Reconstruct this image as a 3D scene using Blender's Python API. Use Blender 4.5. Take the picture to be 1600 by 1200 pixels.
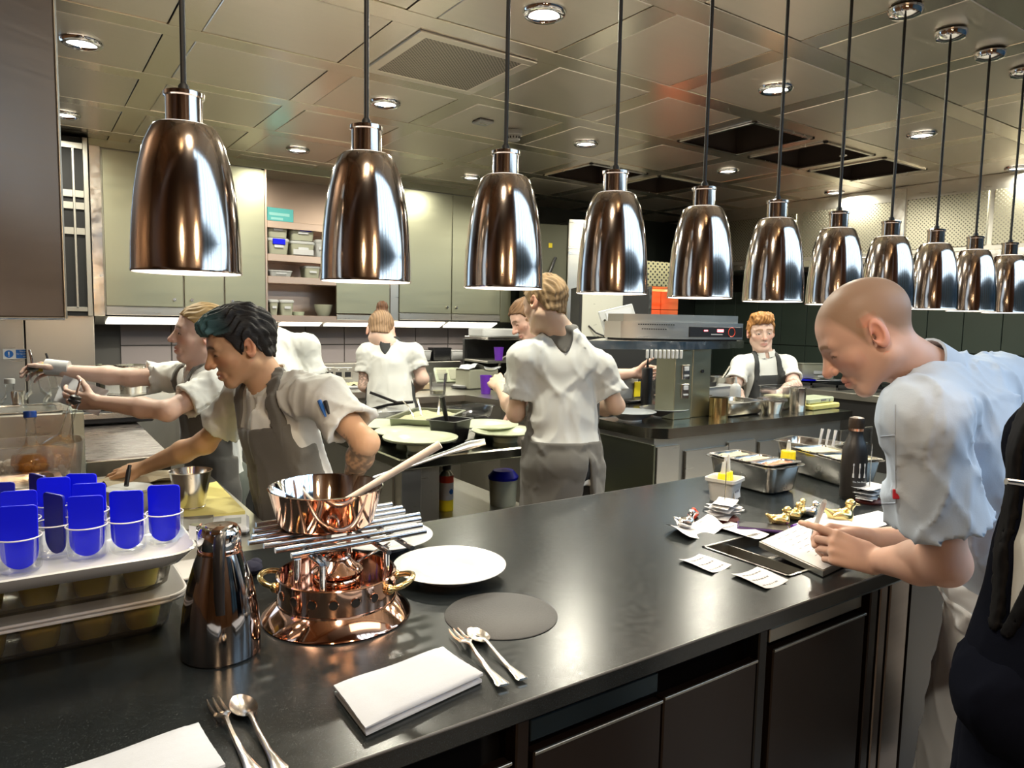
import bpy, bmesh, math, random
import numpy as np
from math import pi, sin, cos, radians
from mathutils import Vector, Matrix, Quaternion

for o in list(bpy.data.objects):
    bpy.data.objects.remove(o)
SC = bpy.context.scene
COL = SC.collection
random.seed(7)
RNG = np.random.default_rng(11)

# ---------------------------------------------------------------- camera, world, light, exposure
HC = 1.54                                   # eye height of the photographer
FPX = 1110.0                                # focal length for a 1600 px wide frame
CAM_AX = np.array([[0.8228, -0.0360, 0.5671], [-0.5680, -0.0871, 0.8185], [0.0200, -0.9956, -0.0914]])
# columns: image right, image down, view direction; rows: along the pass (x), into the kitchen (y), up (z)
_u, _s, _v = np.linalg.svd(CAM_AX)
CAM_AX = _u @ _v
cam_d = bpy.data.cameras.new('camera')
cam = bpy.data.objects.new('camera', cam_d)
COL.objects.link(cam)
cam_d.sensor_fit = 'HORIZONTAL'
cam_d.sensor_width = 36.0
cam_d.lens = FPX / 1600.0 * 36.0
cam_d.clip_start = 0.05
m = Matrix.Identity(4)
for r in range(3):
    m[r][0] = CAM_AX[r][0]
    m[r][1] = -CAM_AX[r][1]
    m[r][2] = -CAM_AX[r][2]
m[0][3], m[1][3], m[2][3] = 0, 0, HC
cam.matrix_world = m
SC.camera = cam

SC.view_settings.view_transform = 'Standard'
SC.view_settings.look = 'None'
SC.view_settings.gamma = 1.0
SC.view_settings.use_curve_mapping = False
SC.view_settings.exposure = 0.58
try:
    SC.cycles.use_denoising = True
    SC.cycles.max_bounces = 10
    SC.cycles.transparent_max_bounces = 32
    SC.cycles.transmission_bounces = 8
    SC.cycles.caustics_reflective = False
    SC.cycles.caustics_refractive = False
    SC.cycles.sample_clamp_indirect = 6.0
except Exception:
    pass

world = bpy.data.worlds.new('world')
SC.world = world
world.use_nodes = True
bg = world.node_tree.nodes['Background']
bg.inputs[0].default_value = (0.50, 0.74, 1.0, 1)
bg.inputs[1].default_value = 1.6            # overcast daylight outside the dining-room windows


def area(name, loc, direction, sx, sy, energy, col, shape='RECTANGLE', spread=None):
    d = bpy.data.lights.new(name, 'AREA')
    d.shape = shape
    d.size = sx
    if shape in ('RECTANGLE', 'ELLIPSE'):
        d.size_y = sy
    d.energy = energy
    d.color = col
    if spread is not None:
        d.spread = spread
    o = bpy.data.objects.new(name, d)
    COL.objects.link(o)
    o.location = loc
    o.rotation_euler = Vector(direction).to_track_quat('-Z', 'Y').to_euler()
    return o


CEIL = 2.72
# daylight entering through the dining-room window band behind the photographer
area('daylight_window', (5.3, -3.07, 4.45), (0, 1, 0), 8.1, 3.1, 160, (0.55, 0.78, 1.0))
area('daylight_window_end', (9.37, -1.35, 4.45), (-1, 0, 0), 3.2, 3.1, 62, (0.55, 0.78, 1.0))
area('dining_fill', (3.5, -1.2, 5.9), (0, 0, -1), 5.0, 2.0, 90, (1.0, 0.78, 0.55))  # added warm fill over the unseen dining side, no fixtures
area('guest_side_fill', (0.30, 0.62, 2.70), (0, 0, -1), .12, .12, 13, (1.0, 0.86, 0.66), 'DISK')  # added unseen lamp that brightens the fronts of the boxes
DL_E, DL_C = 19.0, (1.0, 0.955, 0.79)        # kitchen downlights
HL_E, HL_C = 1.15, (1.0, 0.80, 0.56)         # heat lamps
STRIP_E = 9.0                              # strips under the wall cabinets


# ---------------------------------------------------------------- helpers
def at(px, py, d=None, x=None, y=None, z=None):
    """world point on the sight line of a photo pixel, at depth d or on a plane x / y / z"""
    r = CAM_AX @ np.array([(px - 800.0) / FPX, (py - 600.0) / FPX, 1.0])
    if z is not None:
        d = (z - HC) / r[2]
    elif y is not None:
        d = y / r[1]
    elif x is not None:
        d = x / r[0]
    return np.array([0, 0, HC]) + d * r


def rotm(ax, ang):
    return np.array(Matrix.Rotation(ang, 3, ax))


def unit(v):
    v = np.asarray(v, float)
    return v / max(np.linalg.norm(v), 1e-9)


class MB:
    """collects simple shapes; build() links them as one mesh object"""

    def __init__(s):
        s.v, s.f = [], []

    def add(s, vs, fs, M=None, T=None):
        b = len(s.v)
        for p in vs:
            p = np.asarray(p, float)
            if M is not None:
                p = M @ p
            if T is not None:
                p = p + T
            s.v.append(tuple(p))
        s.f += [tuple(i + b for i in f) for f in fs]
        return s

    def box(s, c, size, bev=0.0, M=None):
        c = np.asarray(c, float)
        h = np.asarray(size, float) / 2
        b = min(bev, min(h) * 0.9)
        if b <= 0:
            vs = [(x * h[0], y * h[1], z * h[2]) for x in (-1, 1) for y in (-1, 1) for z in (-1, 1)]
            fs = [(0, 1, 3, 2), (4, 6, 7, 5), (0, 4, 5, 1), (2, 3, 7, 6), (0, 2, 6, 4), (1, 5, 7, 3)]
        else:
            vs, ix = [], {}
            for x in (-1, 1):
                for y in (-1, 1):
                    for z in (-1, 1):
                        for k in range(3):
                            q = [x * (h[0] - b), y * (h[1] - b), z * (h[2] - b)]
                            q[k] = (x, y, z)[k] * h[k]
                            ix[(x, y, z, k)] = len(vs)
                            vs.append(q)
            fs = []
            for k in range(3):
                a1, a2 = [i for i in range(3) if i != k]
                for sg in (-1, 1):
                    lo = []
                    for u, w in ((-1, -1), (1, -1), (1, 1), (-1, 1)):
                        q = [0, 0, 0]
                        q[k], q[a1], q[a2] = sg, u, w
                        lo.append(ix[(q[0], q[1], q[2], k)])
                    fl = (sg > 0) ^ (k == 1)
                    fs.append(tuple(lo if fl else lo[::-1]))
            for k in range(3):
                a1, a2 = [i for i in range(3) if i != k]
                for u in (-1, 1):
                    for w in (-1, 1):
                        e = []
                        for sg, kk in ((-1, a1), (1, a1), (1, a2), (-1, a2)):
                            q = [0, 0, 0]
                            q[k], q[a1], q[a2] = sg, u, w
                            e.append(ix[(q[0], q[1], q[2], kk)])
                        fl = (u * w > 0) ^ (k == 1)
                        fs.append(tuple(e[::-1] if fl else e))
            for x in (-1, 1):
                for y in (-1, 1):
                    for z in (-1, 1):
                        t = [ix[(x, y, z, k)] for k in range(3)]
                        fs.append(tuple(t if x * y * z > 0 else t[::-1]))
        return s.add(vs, fs, M, c)

    def bx(s, x0, x1, y0, y1, z0, z1, bev=0.0):
        return s.box(((x0 + x1) / 2, (y0 + y1) / 2, (z0 + z1) / 2), (abs(x1 - x0), abs(y1 - y0), abs(z1 - z0)), bev)

    def lathe(s, prof, seg=32, c=(0, 0, 0), M=None, sx=1.0, sy=1.0, arc=None, close=False):
        n = len(prof)
        vs, fs = [], []
        full = arc is None
        cnt = seg if full else seg + 1
        a0, a1 = (0, 2 * pi) if full else arc
        for i in range(cnt):
            a = a0 + (a1 - a0) * i / seg
            for r, z in prof:
                vs.append((r * cos(a) * sx, r * sin(a) * sy, z))
        for i in range(seg):
            j = (i + 1) % cnt
            for k in range(n - 1 + (1 if close else 0)):
                k2 = (k + 1) % n
                fs.append((i * n + k, j * n + k, j * n + k2, i * n + k2))
        if not close:
            if prof[0][0] > 1e-5 and full:
                pass
        return s.add(vs, fs, M, np.asarray(c, float))

    def tube(s, pts, r, seg=8, caps=True, flat=None):
        P = [np.asarray(p, float) for p in pts]
        n = len(P)
        R = r if hasattr(r, '__len__') else [r] * n
        T = [unit(P[min(i + 1, n - 1)] - P[max(i - 1, 0)]) for i in range(n)]
        up = np.array([0, 0, 1.0]) if abs(T[0][2]) < 0.9 else np.array([1.0, 0, 0])
        if flat is not None:
            up = unit(flat[0])
        N = unit(up - T[0] * (up @ T[0]))
        vs, fs = [], []
        for i in range(n):
            N = unit(N - T[i] * (N @ T[i]))
            B = np.cross(T[i], N)
            for k in range(seg):
                a = 2 * pi * (k + .5) / seg
                f = flat[1] if flat is not None else 1.0
                vs.append(P[i] + R[i] * (cos(a) * N * f + sin(a) * B))
        for i in range(n - 1):
            for k in range(seg):
                k2 = (k + 1) % seg
                fs.append((i * seg + k, i * seg + k2, (i + 1) * seg + k2, (i + 1) * seg + k))
        if caps:
            fs.append(tuple(range(seg))[::-1])
            fs.append(tuple((n - 1) * seg + k for k in range(seg)))
        return s.add(vs, fs)

    def cyl(s, a, b, r0, r1=None, seg=16):
        return s.tube([a, b], [r0, r0 if r1 is None else r1], seg)

    def ball(s, c, r, seg=12, M=None):
        r = (r, r, r) if not hasattr(r, '__len__') else r
        vs, fs = [], []
        m_ = seg // 2
        for i in range(m_ + 1):
            t = pi * i / m_
            for k in range(seg):
                a = 2 * pi * k / seg
                vs.append((r[0] * sin(t) * cos(a), r[1] * sin(t) * sin(a), r[2] * cos(t)))
        for i in range(m_):
            for k in range(seg):
                k2 = (k + 1) % seg
                q = (i * seg + k, (i + 1) * seg + k, (i + 1) * seg + k2, i * seg + k2)
                if i == 0:
                    q = (k, (i + 1) * seg + k, (i + 1) * seg + k2)
                elif i == m_ - 1:
                    q = (i * seg + k, (i + 1) * seg + k, i * seg + k2)
                fs.append(q)
        return s.add(vs, fs, M, np.asarray(c, float))

    def prism(s, poly, z0, z1, M=None, T=None):
        n = len(poly)
        vs = [(p[0], p[1], z0) for p in poly] + [(p[0], p[1], z1) for p in poly]
        fs = [tuple(range(n))[::-1], tuple(range(n, 2 * n))]
        fs += [(i, (i + 1) % n, n + (i + 1) % n, n + i) for i in range(n)]
        return s.add(vs, fs, M, T)

    def grid(s, fn, nu, nv):
        vs = [fn(i / nu, j / nv) for i in range(nu + 1) for j in range(nv + 1)]
        fs = [(i * (nv + 1) + j, (i + 1) * (nv + 1) + j, (i + 1) * (nv + 1) + j + 1, i * (nv + 1) + j + 1)
              for i in range(nu) for j in range(nv)]
        return s.add(vs, fs)

    def mesh(s, name, mat, ang=35, merge=False):
        me = bpy.data.meshes.new(name)
        me.from_pydata(s.v, [], s.f)
        if merge:
            b = bmesh.new()
            b.from_mesh(me)
            bmesh.ops.remove_doubles(b, verts=b.verts, dist=1e-5)
            bmesh.ops.recalc_face_normals(b, faces=b.faces)
            b.to_mesh(me)
            b.free()
        me.materials.append(mat)
        me.shade_smooth()
        me.set_sharp_from_angle(angle=radians(ang))
        return me

    def build(s, name, mat, parent=None, loc=None, rot=None, ang=35, merge=False):
        return link(name, s.mesh(name, mat, ang, merge), parent, loc, rot)


def link(name, me, parent=None, loc=None, rot=None):
    o = bpy.data.objects.new(name, me)
    COL.objects.link(o)
    if parent is not None:
        o.parent = parent
    if loc is not None:
        o.location = tuple(loc)
    if rot is not None:
        o.rotation_euler = rot
    return o


def tag(o, label=None, cat=None, group=None, kind=None):
    if label:
        o['label'] = label
    if cat:
        o['category'] = cat
    if group:
        o['group'] = group
    if kind:
        o['kind'] = kind
    return o


def thing(name, label, cat, loc=(0, 0, 0), rz=0.0, group=None, rot=None):
    o = bpy.data.objects.new(name, None)
    COL.objects.link(o)
    o.empty_display_size = 0.05
    o.location = tuple(float(c) for c in loc)
    o.rotation_euler = rot if rot is not None else (0, 0, rz)
    return tag(o, label, cat, group)


def copy_tree(o, parent=None):
    c = o.copy()
    COL.objects.link(c)
    if parent is not None:
        c.parent = parent
    for ch in list(o.children):
        copy_tree(ch, c)
    return c


def dup(root, loc, rz=None, label=None, scale=None):
    c = copy_tree(root)
    c.location = tuple(float(q) for q in loc)
    if rz is not None:
        c.rotation_euler = (0, 0, rz)
    if scale is not None:
        c.scale = (scale,) * 3 if not hasattr(scale, '__len__') else scale
    if label:
        c['label'] = label
    return c


def rrect(w, d, r, seg=4, cx=0, cy=0):
    """rounded rectangle outline"""
    out = []
    for sx, sy, a0 in ((1, 1, 0), (-1, 1, pi / 2), (-1, -1, pi), (1, -1, 1.5 * pi)):
        for i in range(seg + 1):
            a = a0 + pi / 2 * i / seg
            out.append((cx + sx * (w / 2 - r) + r * cos(a), cy + sy * (d / 2 - r) + r * sin(a)))
    return out


def loft(mb, rings, cap0=True, cap1=True, M=None, T=None):
    n = len(rings[0])
    vs = [p for r in rings for p in r]
    fs = []
    for i in range(len(rings) - 1):
        for k in range(n):
            k2 = (k + 1) % n
            fs.append((i * n + k, i * n + k2, (i + 1) * n + k2, (i + 1) * n + k))
    if cap0:
        fs.append(tuple(range(n))[::-1])
    if cap1:
        fs.append(tuple((len(rings) - 1) * n + k for k in range(n)))
    return mb.add(vs, fs, M, T)


def pan_mb(w, d, h, t=0.0025, lip=0.018, r=0.035, taper=0.012, mb=None):
    """open rounded steel pan (gastronorm shape) with a flat flange, base at z = 0"""
    mb = mb or MB()

    def ring(inset, z, rr=r):
        return [(x, y, z) for x, y in rrect(w - 2 * inset, d - 2 * inset, max(rr, .004))]
    rings = [ring(taper + .012, 0, r), ring(taper, .012, r), ring(0, h - .004, r), ring(-lip, h - .002, r + lip * .5), ring(-lip, h, r + lip * .5),
             ring(t, h, r), ring(taper + t, .014, r), ring(taper + .012 + t, t, r)]
    loft(mb, rings)
    return mb
# ---------------------------------------------------------------- materials
def nmat(name):
    m_ = bpy.data.materials.new(name)
    m_.use_nodes = True
    return m_, m_.node_tree, m_.node_tree.nodes['Principled BSDF']


def mat(name, col, rough=.5, metal=0.0, spec=.5, trans=0.0, ior=1.45, bump=0.0, bscale=200.0, bstretch=(1, 1, 1), vary=0.0,
        vscale=3.0, rvary=0.0, coat=0.0, emit=None, estr=0.0, attr=False, aniso=0.0, sss=0.0, sheen=0.0, coord='Object', spk=None):
    m_, nt, p = nmat(name)
    N, L = nt.nodes, nt.links
    p.inputs['Base Color'].default_value = (*col, 1)
    p.inputs['Roughness'].default_value = rough
    p.inputs['Metallic'].default_value = metal
    p.inputs['Specular IOR Level'].default_value = spec
    p.inputs['Transmission Weight'].default_value = trans
    p.inputs['IOR'].default_value = ior
    p.inputs['Coat Weight'].default_value = coat
    p.inputs['Anisotropic'].default_value = aniso
    if sss:
        p.inputs['Subsurface Weight'].default_value = sss
        p.inputs['Subsurface Radius'].default_value = (.012, .005, .003)
        p.inputs['Subsurface Scale'].default_value = 1.0
    if sheen:
        p.inputs['Sheen Weight'].default_value = sheen
    if emit:
        p.inputs['Emission Color'].default_value = (*emit, 1)
        p.inputs['Emission Strength'].default_value = estr
    tc = N.new('ShaderNodeTexCoord')
    colsock = None
    if attr:
        a = N.new('ShaderNodeVertexColor')
        a.layer_name = 'Col'
        colsock = a.outputs[0]
    if vary or rvary:
        n1 = N.new('ShaderNodeTexNoise')
        n1.inputs['Scale'].default_value = vscale
        n1.inputs['Detail'].default_value = 5
        mp = N.new('ShaderNodeMapping')
        mp.inputs['Scale'].default_value = bstretch
        L.new(tc.outputs[coord], mp.inputs[0])
        L.new(mp.outputs[0], n1.inputs['Vector'])
        if vary:
            mx = N.new('ShaderNodeMix')
            mx.data_type = 'RGBA'
            mx.blend_type = 'MULTIPLY'
            mx.inputs['Factor'].default_value = 1
            mr = N.new('ShaderNodeMapRange')
            mr.inputs[1].default_value, mr.inputs[2].default_value = .3, .7
            mr.inputs[3].default_value, mr.inputs[4].default_value = 1 - vary, 1 + vary * .5
            L.new(n1.outputs[0], mr.inputs[0])
            if colsock is not None:
                L.new(colsock, mx.inputs[6])
            else:
                mx.inputs[6].default_value = (*col, 1)
            L.new(mr.outputs[0], mx.inputs[7])
            colsock = mx.outputs[2]
        if rvary:
            mr2 = N.new('ShaderNodeMapRange')
            mr2.inputs[1].default_value, mr2.inputs[2].default_value = .3, .7
            mr2.inputs[3].default_value, mr2.inputs[4].default_value = max(rough - rvary, .02), rough + rvary
            L.new(n1.outputs[0], mr2.inputs[0])
            L.new(mr2.outputs[0], p.inputs['Roughness'])
    if spk:
        n3 = N.new('ShaderNodeTexNoise')
        n3.inputs['Scale'].default_value = spk[0]
        n3.inputs['Detail'].default_value = 3
        L.new(tc.outputs[coord], n3.inputs['Vector'])
        rp = N.new('ShaderNodeValToRGB')
        rp.color_ramp.elements[0].position = spk[1]
        rp.color_ramp.elements[1].position = min(spk[1] + .12, 1)
        rp.color_ramp.elements[0].color = (0, 0, 0, 1)
        L.new(n3.outputs[0], rp.inputs[0])
        mx2 = N.new('ShaderNodeMix')
        mx2.data_type = 'RGBA'
        L.new(rp.outputs[0], mx2.inputs[0])
        if colsock is not None:
            L.new(colsock, mx2.inputs[6])
        else:
            mx2.inputs[6].default_value = (*col, 1)
        mx2.inputs[7].default_value = (*spk[2], 1)
        colsock = mx2.outputs[2]
    if colsock is not None:
        L.new(colsock, p.inputs['Base Color'])
    if bump:
        n2 = N.new('ShaderNodeTexNoise')
        n2.inputs['Scale'].default_value = bscale
        n2.inputs['Detail'].default_value = 3
        mp2 = N.new('ShaderNodeMapping')
        mp2.inputs['Scale'].default_value = bstretch
        L.new(tc.outputs[coord], mp2.inputs[0])
        L.new(mp2.outputs[0], n2.inputs['Vector'])
        b = N.new('ShaderNodeBump')
        b.inputs['Strength'].default_value = bump
        b.inputs['Distance'].default_value = .002
        L.new(n2.outputs[0], b.inputs['Height'])
        L.new(b.outputs[0], p.inputs['Normal'])
    return m_


def emis(name, col, s):
    m_, nt, p = nmat(name)
    p.inputs['Base Color'].default_value = (0.8, 0.8, 0.8, 1)
    p.inputs['Emission Color'].default_value = (*col, 1)
    p.inputs['Emission Strength'].default_value = s
    return m_


def thin_glass(name, col, milky=.0, rough=.04, gloss=.9):
    """thin clear plastic or glass wall: light passes straight, with a gloss"""
    m_, nt, p = nmat(name)
    N, L = nt.nodes, nt.links
    tr = N.new('ShaderNodeBsdfTransparent')
    tr.inputs[0].default_value = (*col, 1)
    gl = N.new('ShaderNodeBsdfGlossy')
    gl.inputs['Roughness'].default_value = rough
    df = N.new('ShaderNodeBsdfDiffuse')
    df.inputs[0].default_value = (*[min(1, c) for c in col], 1)
    m1 = N.new('ShaderNodeMixShader')
    m1.inputs[0].default_value = milky
    L.new(tr.outputs[0], m1.inputs[1])
    L.new(df.outputs[0], m1.inputs[2])
    mx = N.new('ShaderNodeMixShader')
    fr = N.new('ShaderNodeFresnel')
    fr.inputs[0].default_value = 1.42
    mr = N.new('ShaderNodeMath')
    mr.operation = 'MULTIPLY'
    mr.inputs[1].default_value = gloss
    L.new(fr.outputs[0], mr.inputs[0])
    L.new(mr.outputs[0], mx.inputs[0])
    L.new(m1.outputs[0], mx.inputs[1])
    L.new(gl.outputs[0], mx.inputs[2])
    L.new(mx.outputs[0], nt.nodes['Material Output'].inputs[0])
    N.remove(p)
    return m_


def perf(name, base, rough, scale, hole=.34, dark=(.01, .01, .01), coord='Object', plane='xy'):
    """perforated sheet steel: rows of small punched holes too fine to model singly"""
    m_, nt, p = nmat(name)
    N, L = nt.nodes, nt.links
    tc = N.new('ShaderNodeTexCoord')
    sp = N.new('ShaderNodeSeparateXYZ')
    L.new(tc.outputs[coord], sp.inputs[0])
    ax = {'x': 0, 'y': 1, 'z': 2}

    def wave(a):
        q = N.new('ShaderNodeMath')
        q.operation = 'MULTIPLY'
        q.inputs[1].default_value = scale
        L.new(sp.outputs[ax[a]], q.inputs[0])
        s_ = N.new('ShaderNodeMath')
        s_.operation = 'SINE'
        L.new(q.outputs[0], s_.inputs[0])
        return s_.outputs[0]
    mu = N.new('ShaderNodeMath')
    mu.operation = 'MULTIPLY'
    L.new(wave(plane[0]), mu.inputs[0])
    L.new(wave(plane[1]), mu.inputs[1])
    gt = N.new('ShaderNodeMath')
    gt.operation = 'GREATER_THAN'
    gt.inputs[1].default_value = hole
    L.new(mu.outputs[0], gt.inputs[0])
    mx = N.new('ShaderNodeMix')
    mx.data_type = 'RGBA'
    mx.inputs[6].default_value = (*base, 1)
    mx.inputs[7].default_value = (*dark, 1)
    L.new(gt.outputs[0], mx.inputs[0])
    L.new(mx.outputs[2], p.inputs['Base Color'])
    iv = N.new('ShaderNodeMath')
    iv.operation = 'SUBTRACT'
    iv.inputs[0].default_value = 1
    L.new(gt.outputs[0], iv.inputs[1])
    L.new(iv.outputs[0], p.inputs['Metallic'])
    p.inputs['Roughness'].default_value = rough
    return m_


M = dict(
    ceil=mat('brushed_ceiling_steel', (.84, .77, .67), .33, 1, rvary=.03, vscale=3, bstretch=(1, 12, 1), vary=.02),
    strip=mat('ceiling_strip_steel', (.95, .87, .74), .24, 1),
    steel=mat('brushed_steel', (.58, .56, .51), .30, 1, bump=.008, bscale=60, bstretch=(1, 1, 14), rvary=.03, vscale=4),
    steel_d=mat('dull_steel', (.40, .39, .35), .38, 1, bump=.008, bscale=60, bstretch=(14, 1, 1), rvary=.03, vscale=4),
    steel_p=mat('pan_steel', (.72, .69, .64), .20, 1, rvary=.08, vscale=20),
    cab=mat('cabinet_steel', (.37, .37, .27), .36, 1, bump=.006, bscale=60, bstretch=(1, 1, 14), rvary=.03, vscale=2),
    panel=mat('partition_steel', (.20, .155, .125), .34, 1, bump=.012, bscale=60, bstretch=(1, 1, 20), rvary=.03, vscale=5),
    dark=mat('dark_interior', (.012, .012, .012), .6),
    black=mat('black_plastic', (.012, .012, .014), .35),
    rubber=mat('black_rubber', (.007, .007, .007), .6),
    granite=mat('black_granite', (.0105, .0135, .0150), .24, spec=.5, bump=.03, bscale=900, rvary=.03, vscale=60, spk=(520, .60, (.040, .049, .053))),
    fascia=mat('black_fascia', (.004, .004, .005), .35),
    bronze=mat('dark_bronze_door', (.020, .012, .009), .34, .5, bump=.012, bscale=60, bstretch=(1, 1, 25)),
    lampmetal=mat('copper_bronze_lamp', (.46, .40, .36), .12, 1, bump=.012, bscale=50, bstretch=(1, 1, 30), coord='Object'),
    copper=mat('polished_copper', (.86, .52, .38), .07, 1, vary=.06, vscale=8),
    brass=mat('brass', (.80, .60, .28), .16, 1),
    chrome=mat('chrome', (.80, .80, .82), .06, 1),
    darkchrome=mat('dark_chrome', (.36, .34, .34), .07, 1),
    silver=mat('silver_cutlery', (.80, .77, .72), .22, 1, bump=.06, bscale=300),
    white=mat('white_porcelain', (.54, .57, .59), .18, spec=.5, coat=.3),
    cream=mat('cream_porcelain', (.52, .56, .40), .2),
    wplast=mat('white_plastic', (.54, .54, .54), .35),
    paper=mat('white_paper', (.58, .59, .61), .7),
    print=mat('grey_print', (.18, .18, .2), .8),
    napkin=mat('white_linen', (.50, .55, .63), .85, bump=.25, bscale=160, bstretch=(1, 9, 1)),
    leather=mat('grey_leather', (.045, .047, .05), .6, bump=.4, bscale=260),
    blue=mat('blue_silicone', (.002, .006, .72), .4, spec=.3),
    dblue=mat('shaded_dark_blue', (.002, .004, .26), .4, spec=.3),  # blue darkened as shade on turned scrapers; also a tub lid
    bluecap=mat('blue_cap', (.01, .06, .32), .35),
    glass=thin_glass('clear_glass', (.955, .965, .955), .02, .03, .55),
    acry=thin_glass('clear_acrylic', (.97, .975, .985), .012, .06, .7),
    poly=thin_glass('smoky_polycarbonate', (.955, .945, .905), .045, .12, .9),
    frost=mat('frosted_plastic', (.72, .73, .72), .4, trans=.35, ior=1.3),
    frostg=mat('frosted_tub', (.50, .50, .38), .45, trans=.25, ior=1.3),
    amber=thin_glass('amber_liquid', (.92, .58, .22), .14, .08, .3),
    ice=thin_glass('ice', (.96, .92, .87), .35, .12, .8),
    custard=mat('yellow_custard', (.95, .76, .10), .4),
    board=mat('yellow_board', (.72, .63, .20), .5, vary=.08, vscale=10),
    wood=mat('pale_wood', (.62, .48, .30), .55, vary=.15, vscale=20, bstretch=(1, 8, 1)),
    spoonwood=mat('bleached_wood', (.62, .54, .47), .6, vary=.1, vscale=30),
    yellow=mat('yellow_plastic', (.90, .70, .02), .35),
    purple=mat('purple_plastic', (.14, .03, .42), .35),
    red=mat('red_plastic', (.60, .05, .02), .4),
    gold=mat('gold_leaf_metal', (.86, .66, .28), .2, 1, bump=.25, bscale=120),
    tilep=mat('mauve_grey_tile', (.30, .26, .26), .35, vary=.05, vscale=2),
    tileg=mat('dark_green_tile', (.055, .078, .062), .38, vary=.08, vscale=2),
    grout=mat('grout', (.10, .095, .09), .8),
    groutg=mat('dark_grout', (.012, .018, .014), .8),
    floor=mat('kitchen_floor', (.48, .43, .36), .45, vary=.1, vscale=3),
    darkwall=mat('dark_green_wall', (.02, .026, .022), .55),
    dwood=mat('dark_walnut_panel', (.17, .075, .028), .35, vary=.25, vscale=4, bstretch=(8, 1, 1)),
    plaster=mat('dining_plaster', (.42, .33, .24), .8),
    shirt=mat('white_chef_cotton', (.66, .665, .63), .85, bump=.12, bscale=350),
    shirt_daylit=mat('daylit_chef_cotton', (.56, .66, .80), .85, bump=.12, bscale=350),  # white jacket, with the blue of the daylight put into its colour
    apron=mat('grey_apron_twill', (.105, .098, .086), .8, bump=.2, bscale=420, sheen=.2),
    apron_d=mat('charcoal_apron', (.035, .037, .038), .8, bump=.2, bscale=420),
    apron_n=mat('slate_blue_apron', (.05, .062, .085), .8, bump=.2, bscale=420),
    trous=mat('dark_trousers', (.014, .015, .016), .8),
    troug=mat('grey_green_trousers', (.09, .10, .085), .85, bump=.2, bscale=300),
    trouw=mat('white_trousers', (.66, .69, .73), .85, bump=.12, bscale=300),
    navy=mat('navy_suit_wool', (.004, .005, .010), 1.0, spec=.04, bump=.1, bscale=600),
    lapel=mat('black_satin', (.003, .003, .004), .7, spec=.12),
    skin=mat('skin', (.6, .4, .3), .48, spec=.4, attr=True, sss=.12, bump=.06, bscale=500),
    hair=mat('hair', (.1, .07, .05), .55, spec=.35, attr=True, bump=.7, bscale=90, bstretch=(1, 1, 4)),
    eye=mat('eye_white', (.75, .72, .68), .15, coat=.4),
    iris=mat('iris', (.05, .035, .025), .2),
    skyglass=mat('dim_view_glazing', (.07, .15, .25), .1, spec=.6),  # opaque pane, dim outdoor view painted as dark blue
    tint=thin_glass('cup_glass', (.97, .98, .985), .0, .05, .3),
    rod=mat('satin_rod_steel', (.36, .36, .37), .17, 1),
    tubp=thin_glass('cloudy_tub_plastic', (.95, .92, .88), .14, .1, .7),
    lidp=thin_glass('cloudy_lid', (.95, .95, .93), .30, .12, .8),
    rimw=thin_glass('milky_plastic_rim', (.95, .95, .95), .62, .2, .8),
    glow=emis('downlight_glow', (1.0, .97, .86), 9.0),
    strip_g=emis('strip_glow', (1.0, .95, .80), 3.2),
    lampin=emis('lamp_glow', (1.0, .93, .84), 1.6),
    bulb=emis('bulb_glow', (1.0, .80, .55), 6.0),
    led=emis('red_display', (1.0, .03, .06), 4.0),
    ledw=mat('display_print', (.35, .35, .35), .5),
    ember=emis('grill_glow', (1.0, .16, .04), 1.0),
    sign=mat('blue_sign', (.01, .10, .36), .4),
    teal=mat('teal_carton', (.10, .45, .45), .5),
    food=mat('tomato_relish', (.55, .10, .03), .35, bump=1, bscale=60),
    foodp=mat('pale_food', (.42, .40, .24), .6, bump=1, bscale=80, vary=.25, vscale=40),
    grill=mat('cast_iron', (.02, .02, .02), .6),
    towel=mat('beige_cloth', (.42, .36, .25), .9, bump=.4, bscale=200),
    vent=perf('perforated_vent', (.46, .40, .33), .35, 330, .30),
    hoodperf=perf('perforated_hood', (.42, .40, .31), .36, 200, .45, plane='yz', dark=(.07, .065, .05)),
)
# ---------------------------------------------------------------- soft bodies: blended distance fields, meshed with surface nets
class Grid:
    def __init__(s, lo, hi, h):
        s.lo = np.asarray(lo, float)
        s.h = h
        s.n = np.maximum(np.ceil((np.asarray(hi, float) - s.lo) / h).astype(int) + 1, 4)
        ax = [(s.lo[i] + h * np.arange(s.n[i])).astype(np.float32) for i in range(3)]
        s.ax = ax
        s.X, s.Y, s.Z = ax[0][:, None, None], ax[1][None, :, None], ax[2][None, None, :]

    def proj(s, c, v):
        """(p - c) . v over the grid"""
        return (s.X - c[0]) * v[0] + (s.Y - c[1]) * v[1] + (s.Z - c[2]) * v[2]


def cone(a, b, ra, rb, k=.03, sq=None, cut=None, op='u'):
    a, b = np.asarray(a, float), np.asarray(b, float)
    m_ = max(ra, rb)
    return dict(t='c', a=a, b=b, ra=ra, rb=rb, k=k, sq=sq, cut=cut, op=op, lo=np.minimum(a, b) - m_, hi=np.maximum(a, b) + m_)


def ell(c, r, R=None, k=.03, op='u'):
    """ellipsoid, R rows = its axes"""
    c = np.asarray(c, float)
    R = np.eye(3) if R is None else np.asarray(R, float)
    e = np.sqrt(((R * np.asarray(r, float)[:, None]) ** 2).sum(0))
    return dict(t='e', c=c, r=np.asarray(r, float), R=R, k=k, op=op, lo=c - e, hi=c + e)


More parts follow.
